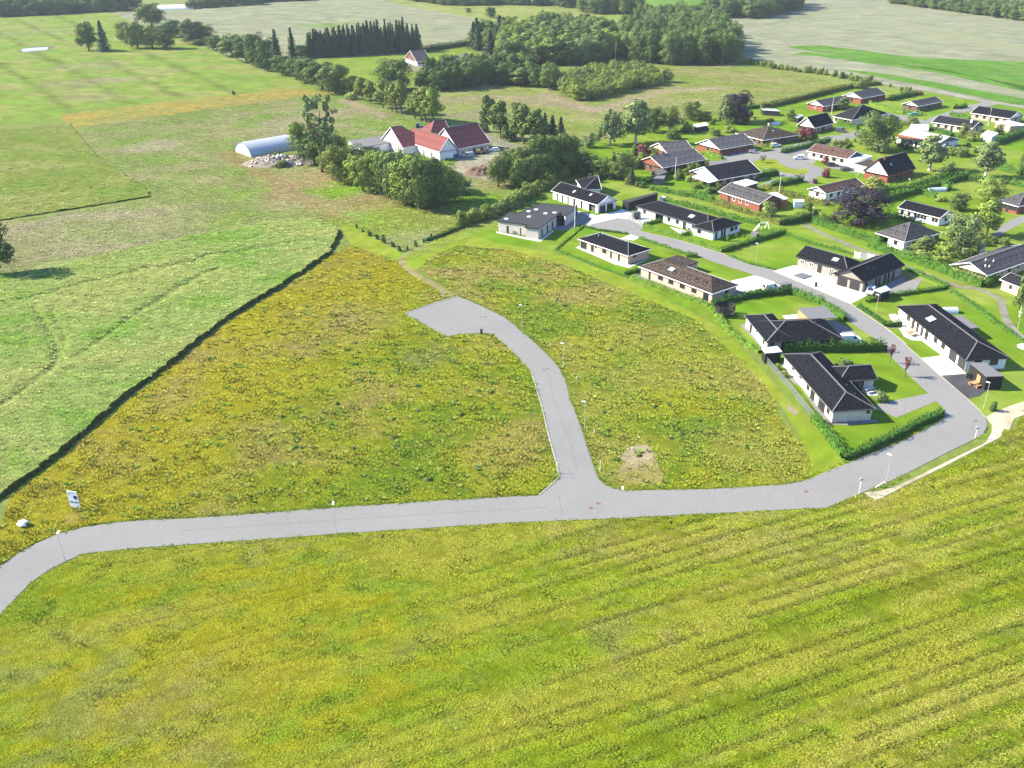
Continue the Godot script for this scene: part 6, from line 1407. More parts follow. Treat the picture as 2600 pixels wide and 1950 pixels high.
	# hedgerow shrubs behind the new houses
	var row := pv([-13.5,-260.4,-8.7,-266.3,-4.3,-270.6,-0.8,-278,3.1,-283.7,6.7,-291.7,10.3,-298,14.2,-305.6,18.1,-312.3,21.6,-319.4])
	var l := smooth_line(row, 8)
	for i in l.size():
		var p := l[i] + Vector2(rng.randf_range(-1.4, 1.4), rng.randf_range(-2.6, 0.6))
		shrub("hedgerow_shrub", ["light", "mid", "olive"][rng.randi() % 3], p.x, p.y, rng.randf_range(2.0, 4.8), rng.randf_range(1.6, 3.0), "leafy shrub in the hedgerow behind the flat-roofed house", "hedgerow behind the flat-roofed house")
	for d in [[-44.2,-260.1,1.45,0.48], [-41.9,-256.6,1.12,0.48], [-39.5,-252.7,1.77,0.86], [-37,-249.5,1.71,0.72], [-34.7,-245.9,2.52,0.75], [-31.9,-242.8,1.6,0.75], [-29.6,-238.8,1.79,0.7], [-27.6,-239.6,1.5,0.49], [-25.6,-242.5,1.81,0.54], [-23.7,-245.9,1.31,0.46], [-21.9,-249.5,1.67,0.55]]:
		shrub("young_shrub", "deep", d[0], d[1], d[2], d[3], "young dark shrub planted in the row along the field corner", "young shrubs along the field corner")
	# the woods
	wood("wood_tree", [["round", "deep"], ["round", "deep"], ["round", "mid"], ["round", "blue"]], pv([77.4,-575.2,135.3,-565.7,146.2,-627.5,153.6,-719,139.3,-786.6,110.6,-782.5,83.4,-707.5,74.9,-619.8]), 9.5, 14.0, 20.0, "tree of the big round wood beyond the stubble field", "big round wood", 4)
	wood("manor_tree", [["round", "mid"], ["round", "deep"], ["round", "light"], ["tall", "mid"], ["round", "grey"]], pv([-1.4,-563.3,30.2,-578.5,62.3,-584.4,73.2,-631.4,73,-731.3,40.8,-785.2,3.8,-719.2]), 10.0, 11.0, 17.0, "tree of the mixed wood left of the big round wood", "mixed wood", 9)
	wood("young_tree", [["young", "light"], ["young", "mid"], ["young", "olive"]], pv([25.8,-470.4,39.3,-458.7,64.4,-487.1,85.8,-509,75,-545.4,47.9,-539.8,27.2,-521.3]), 6.0, 5.5, 8.5, "young tree in the light green plantation on the stubble field", "young plantation", 12)
	wood("edge_wood_tree", [["round", "mid"], ["tall", "mid"], ["round", "deep"]], pv([0.5,-512.4,13.3,-501.6,23.6,-484.3,25.2,-517.6,8.5,-544.3,-0.1,-541]), 7.0, 8.0, 14.0, "tree at the left end of the young plantation", "plantation end", 15)
	wood("dark_copse_tree", [["round", "deep"], ["round", "deep"], ["round", "blue"]], pv([-46.9,-498.7,-34.3,-492,1.4,-510.4,3,-544.9,-17.7,-547.3,-43.3,-533.2]), 7.5, 9.0, 14.0, "dark tree in the thick copse right of the oak", "dark copse", 18)
	wood("park_tree", [["round", "mid"], ["round", "light"], ["conifer", "deep"]], pv([-24.9,-662.7,-12.4,-631.2,3.5,-601.9,4.4,-711.9,-13.9,-721.9,-23.7,-701.9]), 8.5, 10.0, 16.0, "tree of the wood edge beside the small brick house", "wood edge by the brick house", 21)
	wood("hedgerow_tree", [["round", "deep"], ["round", "blue"]], pv([-497.3,-965.6,-492.3,-969.4,-434.4,-995.2,-403.2,-1014.9,-376.1,-1022.9,-385.4,-1049.2,-447.9,-1027.3,-509.1,-1004,-514.9,-1001.4]), 11.0, 10.0, 17.0, "tree of the hedgerow across the top left", "top left hedgerow", 24)
	wood("far_hedgerow_tree", [["bush", "deep"], ["round", "deep"]], pv([-328.3,-1024.3,-261.5,-1064.4,-265.9,-1083.3,-334.6,-1044.8]), 9.0, 7.0, 10.0, "tree of the low far hedgerow right of the white tunnel", "far hedgerow", 27)
	wood("far_hedgerow_tree", [["round", "deep"]], pv([-274.9,-1085.1,-212.2,-1119.1,-216.6,-1143.4,-281.3,-1111.4]), 10.0, 7.0, 11.0, "tree of the far hedgerow above the pale field", "far hedgerow above the pale field", 28)
	wood("lane_tree", [["round", "deep"], ["round", "blue"]], pv([-105,-1083.2,-53.9,-1003.9,6.7,-1012.3]) + pv([66.7,-960,69.4,-999.4,-1.3,-1057.9]) + pv([-109.3,-1129.7]), 11.0, 9.0, 14.0, "tree of the far row above the yellow field", "far row above the yellow field", 30)
	wood("ridge_tree", [["round", "deep"], ["round", "mid"]], pv([67.2,-934.9,79.5,-897.4,123.6,-878.1,127.6,-923.3,101.4,-966,78.9,-970.5]), 11.0, 12.0, 18.0, "tree of the far row behind the mixed wood", "row behind the mixed wood", 33)
	wood("top_wood_tree", [["round", "deep"], ["round", "blue"]], pv([169,-848.6,216.9,-829.9]) + pv([216.9,-829.9,271.4,-913.5,286,-968.4,243.9,-937.6]) + pv([218.7,-930,178,-890.3]), 11.0, 13.0, 19.0, "tree of the dark wood at the top centre right", "dark wood at the top", 36)
	wood("forest_tree", [["round", "deep"], ["round", "deep"], ["round", "blue"]], pv([369.4,-948.4,407.8,-775.5,413.9,-745.4,442.6,-799.7,440.6,-841,417.2,-928.1,387.3,-996.4]), 9.0, 8.0, 12.0, "tree of the forest edge in the top right corner", "forest in the top right corner", 39)
	# shrub row at the edge of the wheat field
	var s := smooth_line(pv([140.2,-574.8,150.1,-563.9]) + pv([153.8,-551.8,163.7,-539.5,173.2,-527.6,181,-512.3,187.9,-499.8]), 9)
	for i in s.size():
		shrub("field_edge_shrub", ["mid", "deep", "light", "olive"][rng.randi() % 4], s[i].x + rng.randf_range(-2, 2), s[i].y + rng.randf_range(-2, 2), rng.randf_range(1.6, 4.2), rng.randf_range(1.2, 2.2), "shrub in the row between stubble field and wheat field", "shrubs along the wheat field")
	# garden shrubs
	for d in [[125.8,-353.9,2.68,4.4, "olive", "spreading olive shrub behind the chestnut-roofed house"], [149.3,-349,2.98,3.34, "deep", "dark shrub before the white-roofed house"], [163.8,-336.3,3.21,4.85, "mid", "shrub mass beneath the blue trailer"], [126.9,-235.1,1.6,1.66, "olive", "round olive shrub by the willow"], [131.6,-235.5,2.21,1.9, "mid", "green shrub at the side street"], [105,-224.8,2.5,2.62, "pale", "white flowering shrub beside the tall path hedge"], [132.4,-277.8,1.94,2.19, "pale", "cream flowering shrub beside the clipped tree"], [92.7,-257.9,2.1,2.05, "deep", "dark shrub under the purple beech"], [73.8,-386.1,3.23,3.3, "olive", "light shrub left of the black garden shed"], [83.6,-376.6,2.82,2.86, "mid", "dark green shrub right of the black garden shed"], [90.7,-382.9,2.85,3.63, "light", "yellow green shrub behind the brown hip-roofed house"], [60.4,-306.6,2.1,1.49, "pale", "pale shrub left of the glass verandah"], [61.4,-297.5,1.9,2.03, "mid", "round shrub before the glass verandah"], [58,-310.3,2.27,2.11, "deep", "dark shrub left of the pale shrub"], [63.3,-319.8,2.78,2.47, "mid", "shrub between the red gable house and verandah"], [70.1,-325.7,2.51,1.89, "olive", "small palm-like shrub by the grey carport"], [107.3,-361.6,1.88,2.07, "mid", "shrub in front of the brown hip-roofed house"], [119.7,-365.4,3.09,1.92, "deep", "round dark shrub right of the wine-red maple"], [112.2,-326.6,2.83,1.73, "wine", "wine-red bush at the cream house drive"], [100.7,-301,1.77,1.17, "wine", "small wine-red bush at the drive of the weathered brown roof"], [106.8,-308.2,3.3,1.8, "wine", "tall wine-red bush on the close"], [112.3,-403.1,1.49,2.09, "olive", "small rounded shrub on the top lawn"], [63.7,-290.5,2.3,2.13, "mid", "garden shrub left of the red brick house"], [67.8,-293.4,2.89,2.01, "deep", "dark shrub at the corner of the red brick house"], [89.8,-270.8,2.99,1.6, "mid", "shrub right of the white-roofed hut"], [89.9,-258.1,3.15,1.92, "light", "light green shrub by the bend of the path"], [67.1,-148.7,2.24,1.47, "grey", "silvery shrub beside the terrace of the corner house"], [65.6,-164.2,1.45,1.87, "mid", "flower bed shrub behind the corner house"], [52.3,-159.5,1.42,1.1, "light", "bright leafy bush along the wire fence"], [51.9,-162.8,1.34,1.02, "light", "bright leafy bush at the top of the wire fence"], [85.6,-144.4,2.12,0.79, "deep", "dark round bush beside the gravel track"], [-12.7,-392.1,4.37,2.97, "deep", "dark bush behind the green skip"], [-9.8,-391.9,3.64,3.15, "mid", "bush beside the stem row"], [0.5,-373.9,6.28,3.56, "deep", "undergrowth bush beneath the stem row"], [-77.2,-475.7,3.67,4.39, "pale", "pale hedge bush at the head of the avenue"], [-87.7,-351.2,2.34,3.03, "deep", "weed bush growing on the rubble heap"], [-82.9,-338.3,2.27,4.88, "deep", "dark weed mound in front of the rubble heap"], [21.7,-307.4,1.5,1.79, "mid", "shrub behind the white gabled house"], [24.5,-304.9,1.79,1.48, "olive", "olive shrub by the back wing of the white gabled house"], [43.7,-300.2,1.77,2.05, "deep", "dark shrub near the bright spruce"]]:
		shrub("garden_shrub", d[4], d[0], d[1], d[2], d[3], d[5])
	# the gardens of the older estate are full of bushes
	for g in [[pv([47.2,-360.1,58.5,-378.7,70.1,-381.1,72.7,-367.6,63.9,-365.1,49.4,-325.9,42.7,-307.9,40,-326.6]), 16, "bush in the overgrown garden corner behind the red gable house", 1.5, 4.5], [pv([75,-410.3,91.1,-416.8,89.4,-397.5,81.5,-376.8,71.6,-377.6]), 9, "bush around the black garden shed", 1.2, 3.0], [pv([109.3,-434.3,118.9,-440,108.9,-403.4,99.7,-396.6]), 8, "bush behind the brown hip-roofed house", 1.2, 3.2], [pv([55,-317.9,65.3,-327.3,69.8,-324.4,61.6,-310.1,54.9,-305.8]), 9, "bush between the red gable house and the verandah", 1.0, 2.6], [pv([163.5,-350.9,185.5,-368.2,187.8,-358.3,169.1,-335.9,158.5,-333.9]), 12, "bush in the thicket below the white-roofed house", 1.2, 3.2], [pv([149.9,-361.3,156.6,-360.8,151.4,-345.9,145.4,-349.3]), 4, "bush on the lawn before the white-roofed house", 1.0, 2.2], [pv([107.2,-239.2,115.4,-238.7,113.3,-223,107.8,-220.6,103.3,-225.6]), 8, "bush beneath the trees of the grey hip-roofed house", 1.0, 2.8], [pv([123.8,-241.3,133,-245.6,134.5,-236.1,129,-230.5,122.6,-230.9]), 9, "bush along the side street by the willow", 1.0, 2.6], [pv([24.1,-311.9,35.3,-314.8,38.7,-307.4,44.3,-304.7,42,-298.1,32.8,-307.8,25,-303.7]), 12, "bush in the strip behind the white gabled house", 1.0, 2.8], [pv([126.6,-361.2,135.9,-364.7,133.5,-344.7,125.8,-345.2]), 6, "bush behind the chestnut-roofed house", 1.0, 2.4], [pv([192.3,-491.8,203.6,-476.1,196.9,-466.5,190.1,-477.5]), 6, "bush along the field road by the top bungalows", 1.0, 2.2], [pv([47.9,-298.8,51.9,-294.1,50.7,-286.8,48.5,-289]), 4, "bush beside the long black shed", 0.8, 1.8]]:
		var c := middle(g[0])
		var n: int = g[1]
		for i in 400:
			if n <= 0: break
			var p := c + Vector2(rng.randf_range(-40, 40), rng.randf_range(-40, 40))
			if not Geometry2D.is_point_in_polygon(p, g[0]): continue
			n -= 1
			var h := rng.randf_range(g[3], g[4])
			shrub("garden_bush", ["mid", "deep", "light", "olive", "mid"][rng.randi() % 5], p.x, p.y, h, h * rng.randf_range(0.5, 0.8), g[2], g[2].replace("bush", "bushes"))
	for d in [[59.5,-242.6,2.26,0.61, "nearest"], [62.6,-245.6,1.27,0.54, "middle"], [64.7,-246.2,0.76,0.49, "farthest"]]:
		shrub("young_garden_tree", "light", d[0], d[1], d[2], d[3], "%s of three young trees on the lawn of the white L-shaped house" % d[4], "young trees on the lawn")
	for g in [["trees of the farm avenue", "%s tree from the left in the bare-stemmed avenue row behind the farm"], ["row of stems right of the farm", "%s tall bare-stemmed tree from the left right of the farm drive"], ["spruces behind the stem row", "%s dark spruce from the left at the end of the stem row"], ["spruces in the belt", "%s dark spruce from the left rising from the left field belt"], ["tree belt along the left field", "%s tree from the left in the belt along the big field"], ["farm copse", "%s bushy tree from the left in the copse before the farm"], ["belt behind the new houses", "%s tree from the left in the belt behind the new houses"], ["young shrubs along the field corner", "%s young shrub from the left along the field corner row"], ["hedgerow behind the flat-roofed house", "%s leafy shrub from the left in the hedgerow behind the flat-roofed house"], ["far hedgerow above the pale field", "%s far hedgerow tree from the left above the pale field"]]: count_off(g[0], g[1])
func count_off(group: String, words: String):
	# things of a row are told apart by their place in it
	var row: Array = []
	for c in get_children():
		if c.has_meta("group") and c.get_meta("group") == group: row.append(c)
	row.sort_custom(func(a, b): return a.position.x / -a.position.z < b.position.x / -b.position.z)
	var ones := ["", "first", "second", "third", "fourth", "fifth", "sixth", "seventh", "eighth", "ninth", "tenth", "eleventh", "twelfth", "thirteenth", "fourteenth", "fifteenth", "sixteenth", "seventeenth", "eighteenth", "nineteenth"]
	var tens := ["", "", "twenty", "thirty", "forty", "fifty", "sixty", "seventy", "eighty", "ninety"]
	var even := ["", "", "twentieth", "thirtieth", "fortieth", "fiftieth", "sixtieth", "seventieth", "eightieth", "ninetieth"]
	for i in row.size():
		var n := i + 1
		var w: String
		if n < 20: w = ones[n]
		elif n % 10 == 0: w = even[n / 10]
		else: w = tens[n / 10] + "-" + ones[n % 10]
		row[i].set_meta("label", words % w)
func build_hedges():
	var g1 := im(92, 136, 50); var g2 := im(70, 112, 46); var g3 := im(124, 160, 60); var g4 := im(118, 128, 58); var red := im(140, 104, 62)
	for d in [
		[pv([55.3,-170.8,66.6,-170.6,75.6,-170.6]), 1.5, 2.0, g2, "tall clipped hedge between the two houses inside the road bend"],
		[pv([45.1,-194.3,45.8,-187.3,46.5,-180.4,48,-174.9,50.4,-170.4]), 1.2, 1.0, g3, "low bright hedge along the meadow by the L-shaped house"],
		[pv([45.3,-194.5,50.1,-198.1,55.4,-200.6,61,-202.1,66.2,-203]), 1.2, 1.5, g2, "hedge running from the trampoline to the road"],
		[pv([66.3,-202.4,68.1,-199.5,70.6,-196.1,72.2,-190.2,72.8,-185.6]), 1.3, 1.5, g1, "roadside hedge beside the timber carport"],
		[pv([29.8,-214.6,35.4,-207.9,40.6,-201.3,45,-196.1]), 1.1, 0.9, g3, "trimmed hedge in front of the brown hip-roofed house"],
		[pv([12.6,-236.7,17.8,-230.1,21.9,-223.7,28.9,-215.6]), 0.5, 0.45, g1, "thin low hedge in front of the blue-black roofed house"],
		[pv([28.7,-217.2,32.7,-219.5]), 1.0, 1.2, g2, "short dark hedge between the blue-black and brown roofs"],
		[pv([35.9,-245.9,41.2,-239.1,46.6,-231.3]), 0.6, 0.6, g1, "low hedge along the road behind the blue-black roof"],
		[pv([46.1,-230,48.9,-229.7]), 1.4, 1.0, g1, "short bushy hedge at the annex of the brown roof"],
		[pv([12.4,-237.7,16.4,-247.1,21.2,-258]), 0.5, 0.4, g3, "thin hedge between the flat-roofed house and its neighbour"],
		[pv([21.5,-258,25.4,-253.8,33.1,-250.2]), 0.6, 0.5, g2, "low hedge around the end of the cul-de-sac"],
		[pv([38.4,-256.4,42.7,-251.1,47.1,-246,51.7,-239.2,56,-233.4]), 1.0, 0.9, g3, "front hedge of the white L-shaped house along the road"],
		[pv([56.4,-233.6,66.7,-241.4,76.6,-248.8]), 1.2, 1.2, g1, "hedge between the white L-shaped house and the empty lawn"],
		[pv([38.6,-257.8,44,-261.5]), 0.9, 0.9, g1, "short hedge beside the parked box trailer"],
		[pv([47.2,-246.6,50.2,-249.5]), 0.9, 0.9, g1, "short hedge stub by the terrace of the white L-shaped house"],
		[pv([48.6,-282.6,54.4,-276.3,59.3,-270.8,65.4,-263.1,71.4,-256.8]), 1.1, 1.2, g1, "hedge behind the white L-shaped house along the green path"],
		[pv([46.1,-296.5,52.5,-291.2,58.4,-286.1,63.3,-281.2]), 1.3, 1.2, g1, "hedge along the garden of the glass verandah house"],
		[pv([63.3,-279.2,68.5,-271.1,74.4,-262.5,77.6,-256.1]), 1.5, 1.3, g4, "reddish green hedge below the red brick house"],
		[pv([77.6,-256.1,83.6,-258.5,91,-265.1]), 1.6, 1.9, g2, "dark tall hedge corner at the bend of the path"],
		[pv([87.7,-257.4,89.9,-253,94.6,-244.5,99.1,-237.3]), 1.5, 1.7, g1, "clipped hedge between the path and the purple beech lawn"],
		[pv([95.8,-236,99.8,-228.5,104.3,-220.1,108.4,-211.5,111.6,-205]), 1.7, 1.9, g1, "longest tall clipped hedge along the footpath"],
		[pv([111.7,-204.5,114.7,-207.2,117.3,-208.5]), 1.6, 1.8, g1, "rounded hedge beside the small pink brick house"],
		[pv([76.6,-246.9,80.4,-240.1,85.6,-233.8,89.6,-228.9]), 0.6, 0.7, g1, "thin hedge behind the empty lawn"],
		[pv([56.8,-231,60.9,-223.8,66.2,-218.9]), 0.5, 0.4, g1, "young low hedge of the empty lawn along the road"],
		[pv([78.6,-193.8,79.4,-190.4,80,-187.6,80.7,-182.9]), 0.9, 0.7, g2, "low roadside hedge before the white double-garage house"],
		[pv([80.6,-182.4,82.3,-182.7,84,-182.8]), 1.0, 1.0, g2, "short dark hedge at the gate of the double-garage house"],
		[pv([103.1,-202,104.1,-193.8,104.5,-183.1,105.5,-172.5]), 0.9, 0.7, g1, "young hedge between the double-garage lawn and the footpath"],
		[pv([81.4,-196.7,87.2,-199.3,92.9,-201.3,98.6,-202.8,103.1,-204.5]), 0.9, 0.8, g1, "hedge between the double-garage lawn and the garage gable"],
		[pv([98.4,-217.8,100.8,-212.6,102.5,-208.3,103.5,-205.4]), 1.1, 0.8, g1, "hedge along the path behind the garage gable"],
		[pv([53.8,-128.9,56.7,-130.4,60.1,-132.4,62.9,-134.5,65.1,-135.7,69.8,-139.3,72.8,-141.1,76.1,-143.4]), 1.1, 1.1, g2, "ragged roadside hedge round the corner house lawn"],
		[pv([53,-142.6,53.4,-138.4,53.8,-134.2,54,-129.9]), 1.2, 1.2, g1, "loose hedge between the meadow strip and the corner house"],
		[pv([114.2,-276.8,123.2,-283.8,131.7,-289]), 1.6, 2.0, g1, "hedge behind the purple beech toward the boat cover"],
		[pv([132.3,-290,142.4,-297.6,152.7,-304.4]), 1.6, 2.0, g1, "hedge continuing from the boat cover to the birch lawn"],
		[pv([123.1,-288,135.5,-297,150.2,-308.1]), 1.6, 1.8, g1, "parallel hedge below the steep brick house"],
		[pv([115.1,-284.5,119,-286.9,123.3,-289.7]), 2.2, 1.8, g1, "rounded hedge right of the orange-roofed shed"],
		[pv([130.4,-285.4,132.4,-281.2]), 1.2, 1.6, g1, "short hedge beside the boat cover"],
		[pv([139.5,-292.8,140,-289]), 1.5, 1.9, g1, "square clipped hedge block beside the boat cover"],
		[pv([151.7,-301.5,156.2,-297.8,162.9,-296.2]), 1.6, 1.8, g2, "hedge at the foot of the birch by the lime trees"],
		[pv([162.7,-295.1,165.8,-290.5]), 1.4, 1.8, g1, "hedge end above the orange brick house"],
		[pv([184.6,-351.6,193.5,-359.4,206.8,-371.5]), 1.8, 2.2, g2, "high hedge above the open lawn at the right edge"],
		[pv([168.1,-314.8,169.8,-311,171.6,-306.6]), 1.8, 1.8, g1, "hedge block on the open lawn at the right edge"],
		[pv([199.9,-423.5,203.2,-424.3,206.9,-426.8]), 1.2, 1.5, g2, "short clipped hedge at the corner of the top street"],
		[pv([167.6,-438.8,169.6,-426.4,173.8,-415.4,180.4,-410.4]), 1.2, 1.4, g3, "curved light hedge round the white-ended bungalow"],
		[pv([179.2,-445.7,188.3,-453.2,197.3,-459.6]), 1.6, 2.0, g2, "dark hedge behind the white-ended bungalow"],
		[pv([197.3,-459.6,200.6,-460.5]), 1.6, 1.6, red, "copper hedge end by the field road"],
		[pv([119.6,-433.9,134.6,-446.9,159.1,-470.4,175.4,-484.4,191.5,-491.1]), 1.6, 2.0, g4, "long hedge along the stubble field behind the top bungalows"],
		[pv([108.9,-431,120.7,-437.6,138.5,-450.9,156.8,-467.5]), 1.4, 1.6, g2, "garden end hedge along the stubble field"],
		[pv([101.7,-344.2,112.5,-352.2,125.1,-362.4]), 1.4, 1.6, g1, "hedge before the chestnut-roofed house"],
		[pv([82,-308.1,87,-310.7,91.8,-312.6]), 1.4, 1.7, g2, "dark hedge between the white carport and the grass island"],
		[pv([86,-297.5,91.3,-299.9,97.5,-304.1]), 1.4, 1.7, g2, "dark hedge on the drive below the grass island"],
		[pv([73.6,-344.6,75.5,-340.2,77.7,-336.5]), 1.2, 1.4, g3, "bright hedge right of the patchy grey roof"],
		[pv([96.3,-362.5,97.8,-356.1,100.8,-354.3]), 1.4, 1.6, g3, "bright hedge between red brick bungalow and brown hip roof"],
		[pv([94.6,-347.3,99.4,-349.2]), 0.9, 0.7, g3, "low yellow green hedge by the blue trailer drive"],
		[pv([43.1,-304.3,48.6,-305.7]), 1.4, 1.6, g2, "short hedge left of the blue-grey shed"],
		[pv([58.5,-291.2,60.8,-286.8,63.5,-281]), 1.5, 1.4, g1, "hedge below the verandah garden"],
		[pv([64,-296.2,65.8,-290.7]), 1.3, 1.4, g2, "short hedge between verandah garden and red brick house"],
		[pv([82.8,-296.2,85.8,-291.1,89.3,-285.1,93.7,-279.3,96.8,-275.1]), 1.8, 1.3, g4, "loose hedge from the flagpole to the white gable"],
		[pv([139,-396,140.9,-389.3,143.1,-383.8]), 1.4, 1.5, g1, "hedge before the dark blue-grey hip roof"],
		[pv([139.2,-397.9,141.1,-391.6,143.1,-384.3]), 1.4, 1.4, g1, "hedge in front of the steep dark house"],
		[pv([-55.9,-651.6,-45,-665.4,-26.5,-685.3]), 3.0, 3.0, g2, "field hedge joining the spruce plantation and the wood"],
		[pv([-23.1,-247,-20.3,-250,-16.8,-254.7,-13.2,-259.6]), 0.8, 0.8, g2, "low dark hedge along the field corner by the mown strip"],
		[pv([171.9,-381.3,174,-374.2,174.6,-367.4]), 1.5, 1.5, g2, "hedge between the white-roofed house and the cream house"],
		[pv([110.1,-264,112.8,-260.2,115.5,-256.6]), 1.3, 1.3, g1, "hedge between the long white house and the grey hip roof"],
		[pv([117.1,-311,119.4,-307.3,124.3,-309.3]), 1.0, 0.9, g3, "low hedge along the forecourt of the steep brick house"],
		[pv([192.1,-409.7,194.9,-405.4,195.2,-397.6]), 1.2, 1.3, g1, "hedge between the cream house and the far street"]]:
		hedge(d[0], d[1], d[2], d[3], d[4], 0.2, 0.31 if d[0][0].y > -260.0 else 0.48)

# ---------- lamps, signs, poles, covers
func street_lamp(x: float, z: float, h: float, toward: Vector2, label: String):
	var root := thing("street_lamp", label, "street lamp", Vector3(x, 0, z), atan2(-toward.y, toward.x), "street lamps")
	var st := begin(); tube(st, Vector3(0, 0, 0), Vector3(0, 0.9, 0), 0.06, 0.06, 8, false); tube(st, Vector3(0, 0.9, 0), Vector3(0, h, 0), 0.042, 0.032, 8)
	part("pole", done(st), mats["lamp_grey"], root)
	st = begin(); bar(st, Vector3(-0.08, h, 0), Vector3(0.6, h + 0.05, 0), 0.28, 0.1); bar(st, Vector3(0.0, h + 0.06, 0), Vector3(0.5, h + 0.1, 0), 0.16, 0.05)
	part("lamp_head", done(st), mats["white_paint"], root)
	st = begin(); box(st, Vector3(0.3, h - 0.04, 0), Vector3(0.42, 0.03, 0.2)); part("diffuser", done(st), mats["skylight"], root)
func flagpole(x: float, z: float, h: float, label: String):
	var root := thing("flagpole", label, "flagpole", Vector3(x, 0, z), 0.0, "flagpoles")
	var st := begin(); tube(st, Vector3.ZERO, Vector3(0, h, 0), 0.1, 0.045, 8); part("pole", done(st), mats["white_paint"], root)
	st = begin(); tube(st, Vector3(0, h, 0), Vector3(0, h + 0.16, 0), 0.1, 0.03, 8); part("knob", done(st), mats["white_paint"], root)
	st = begin(); box(st, Vector3(0, 0.35, 0), Vector3(0.28, 0.7, 0.28)); part("foot", done(st), mats["concrete"], root)
	return root
func build_street_things():
	mat("lamp_grey", Color(0.5, 0.5, 0.52), 0.5, {"metallic": 0.3})
	mat("red_paint", Color(0.42, 0.05, 0.04), 0.6); mat("sign_blue", Color(0.03, 0.05, 0.14), 0.6); mat("rust", Color(0.28, 0.16, 0.14), 0.9)
	for d in [[-63.1,-105.2,4.95, "street lamp at the bend on the far left of the road"], [-26,-110.9,5.14, "street lamp on the near side, left of the junction"], [15.9,-113.2,5.32, "street lamp on the near side, just right of the junction"], [12.5,-140.1,5.86, "lowest of three lamps along the branch road"], [10.3,-165.9,4.95, "middle of three lamps along the branch road"], [2.4,-185.4,5.31, "topmost of three lamps along the branch road"], [58,-121.4,5.34, "street lamp on the grass verge beside the gravel track start"], [84.3,-145.2,5.26, "street lamp beside the dark gravel drive at the bend"], [80.1,-187.8,5.26, "street lamp by the low hedge before the double-garage house"], [62.6,-223.6,5.43, "street lamp at the front of the empty lawn"], [102.9,-363.2,4.33, "street lamp on the close by the brown hip-roofed house"], [87.7,-259.8,2.82, "street lamp at the bend of the green path"], [126.9,-289.3,2.4, "street lamp between the hedges above the long white house"], [107.7,-180.1,3.71, "street lamp at the right edge by the footpath"]]:
		var p := Vector2(d[0], d[1])
		var toward := Vector2(0, -1)
		if p.x > 20.0 and p.y > -240.0: toward = Vector2(-0.8, -0.5).normalized()
		if d[3].contains("branch"): toward = Vector2(-1, 0.1).normalized()
		street_lamp(d[0], d[1], clampf(d[2], 3.8, 5.6), toward, d[3])
	var fl
	for d in [[55.9,-308.1,7.46, "white flagpole beside the blue-grey shed"], [85.3,-287.1,6.98, "white flagpole beside the white annex of the red brick house"], [142.3,-415,7.4, "white flagpole behind the steep dark house"], [18.7,-256.2,6.66, "white flagpole before the flat-roofed house"], [66.3,-590,11.6, "white flagpole before the big round wood"], [197.3,-385.5,7.19, "white flagpole with a red pennant by the cream house"]]:
		fl = flagpole(d[0], d[1], d[2], d[3])
	var st := begin()
	var fh := 6.4
	quad(st, Vector3(0.05, fh, 0), Vector3(-0.35, fh - 0.9, 0.1), Vector3(-0.2, fh - 2.0, 0.14), Vector3(0.05, fh - 1.5, 0)); part("pennant", done(st), mats["red_paint"], fl)
	# the estate board by the road
	var b := Vector2(-67.01,-118.25)
	var root := thing("estate_board", "tall white estate sign board with dark print on propped posts", "sign", Vector3(b.x, 0, b.y), deg_to_rad(-14.0))
	st = begin(); box(st, Vector3(0, 1.95, 0), Vector3(1.75, 2.9, 0.06)); var face := part("panel", done(st), mats["white_wood"], root)
	st = begin(); box(st, Vector3(0.45, 2.35, 0.04), Vector3(0.6, 0.62, 0.02)); part("map_print", done(st), mats["sign_blue"], face)
	st = begin(); box(st, Vector3(-0.55, 2.85, 0.04), Vector3(0.22, 0.18, 0.02)); part("emblem", done(st), mats["sign_blue"], face)
	st = begin(); box(st, Vector3(0.5, 0.72, 0.04), Vector3(0.24, 0.24, 0.02)); part("emblem", done(st), mats["sign_blue"], face)
	st = begin(); box(st, Vector3(0.0, 3.22, 0.04), Vector3(0.9, 0.14, 0.02)); part("top_line", done(st), mat("pale_print", Color(0.35, 0.5, 0.55), 0.7), face)
	# the heading cannot be read in the photograph: dark strokes of its size
	for k in [[-0.62, 0.2, 0.16], [-0.36, 0.26, 0.22], [-0.08, 0.22, 0.14], [0.16, 0.18, 0.12], [0.42, 0.3, 0.22], [0.66, 0.14, 0.16]]:
		st = begin(); box(st, Vector3(k[0], 1.45, 0.04), Vector3(k[1], k[2], 0.02)); part("heading_stroke", done(st), mats["sign_blue"], face)
	for k in [-0.75, 0.75]:
		st = begin(); bar(st, Vector3(k, 0, -0.06), Vector3(k, 3.3, -0.06), 0.1); part("post", done(st), mats["wood"], root)
		st = begin(); bar(st, Vector3(k, 2.4, -0.12), Vector3(k, 0, -1.6), 0.09); part("prop", done(st), mats["wood"], root)
	# posts and small signs
	for d in [["round_sign", 53,-118.9,2.72, "round white sign on a thin post beside the gravel track mouth", true], ["round_sign", 78.1,-134.9,2.16, "round sign on a post at the bend kerb", true], ["plot_post", 13.9,-126.3,2.12, "thin grey plot post right of the junction", false], ["plot_post", 7,-126.3,1.95, "thin plot post at the left kerb near the junction", false], ["plot_sign", -16,-204.3,1.46, "small grey post sign behind the turning area", true], ["plot_post", 8.1,-175.4,0.71, "short white plot marker right of the branch road bend", false], ["plot_post", 14.1,-139.1,0.54, "short white plot marker right of the lowest branch lamp", false], ["plot_post", 12.5,-159.7,0.58, "white plot marker in the grass by the middle branch lamp", false]]:
		var o := thing(d[0], d[4], "sign" if d[5] else "post", Vector3(d[1], 0, d[2]))
		st = begin(); tube(st, Vector3.ZERO, Vector3(0, d[3], 0), 0.045, 0.045, 7); part("post", done(st), mats["white_paint"], o)
		st = begin()
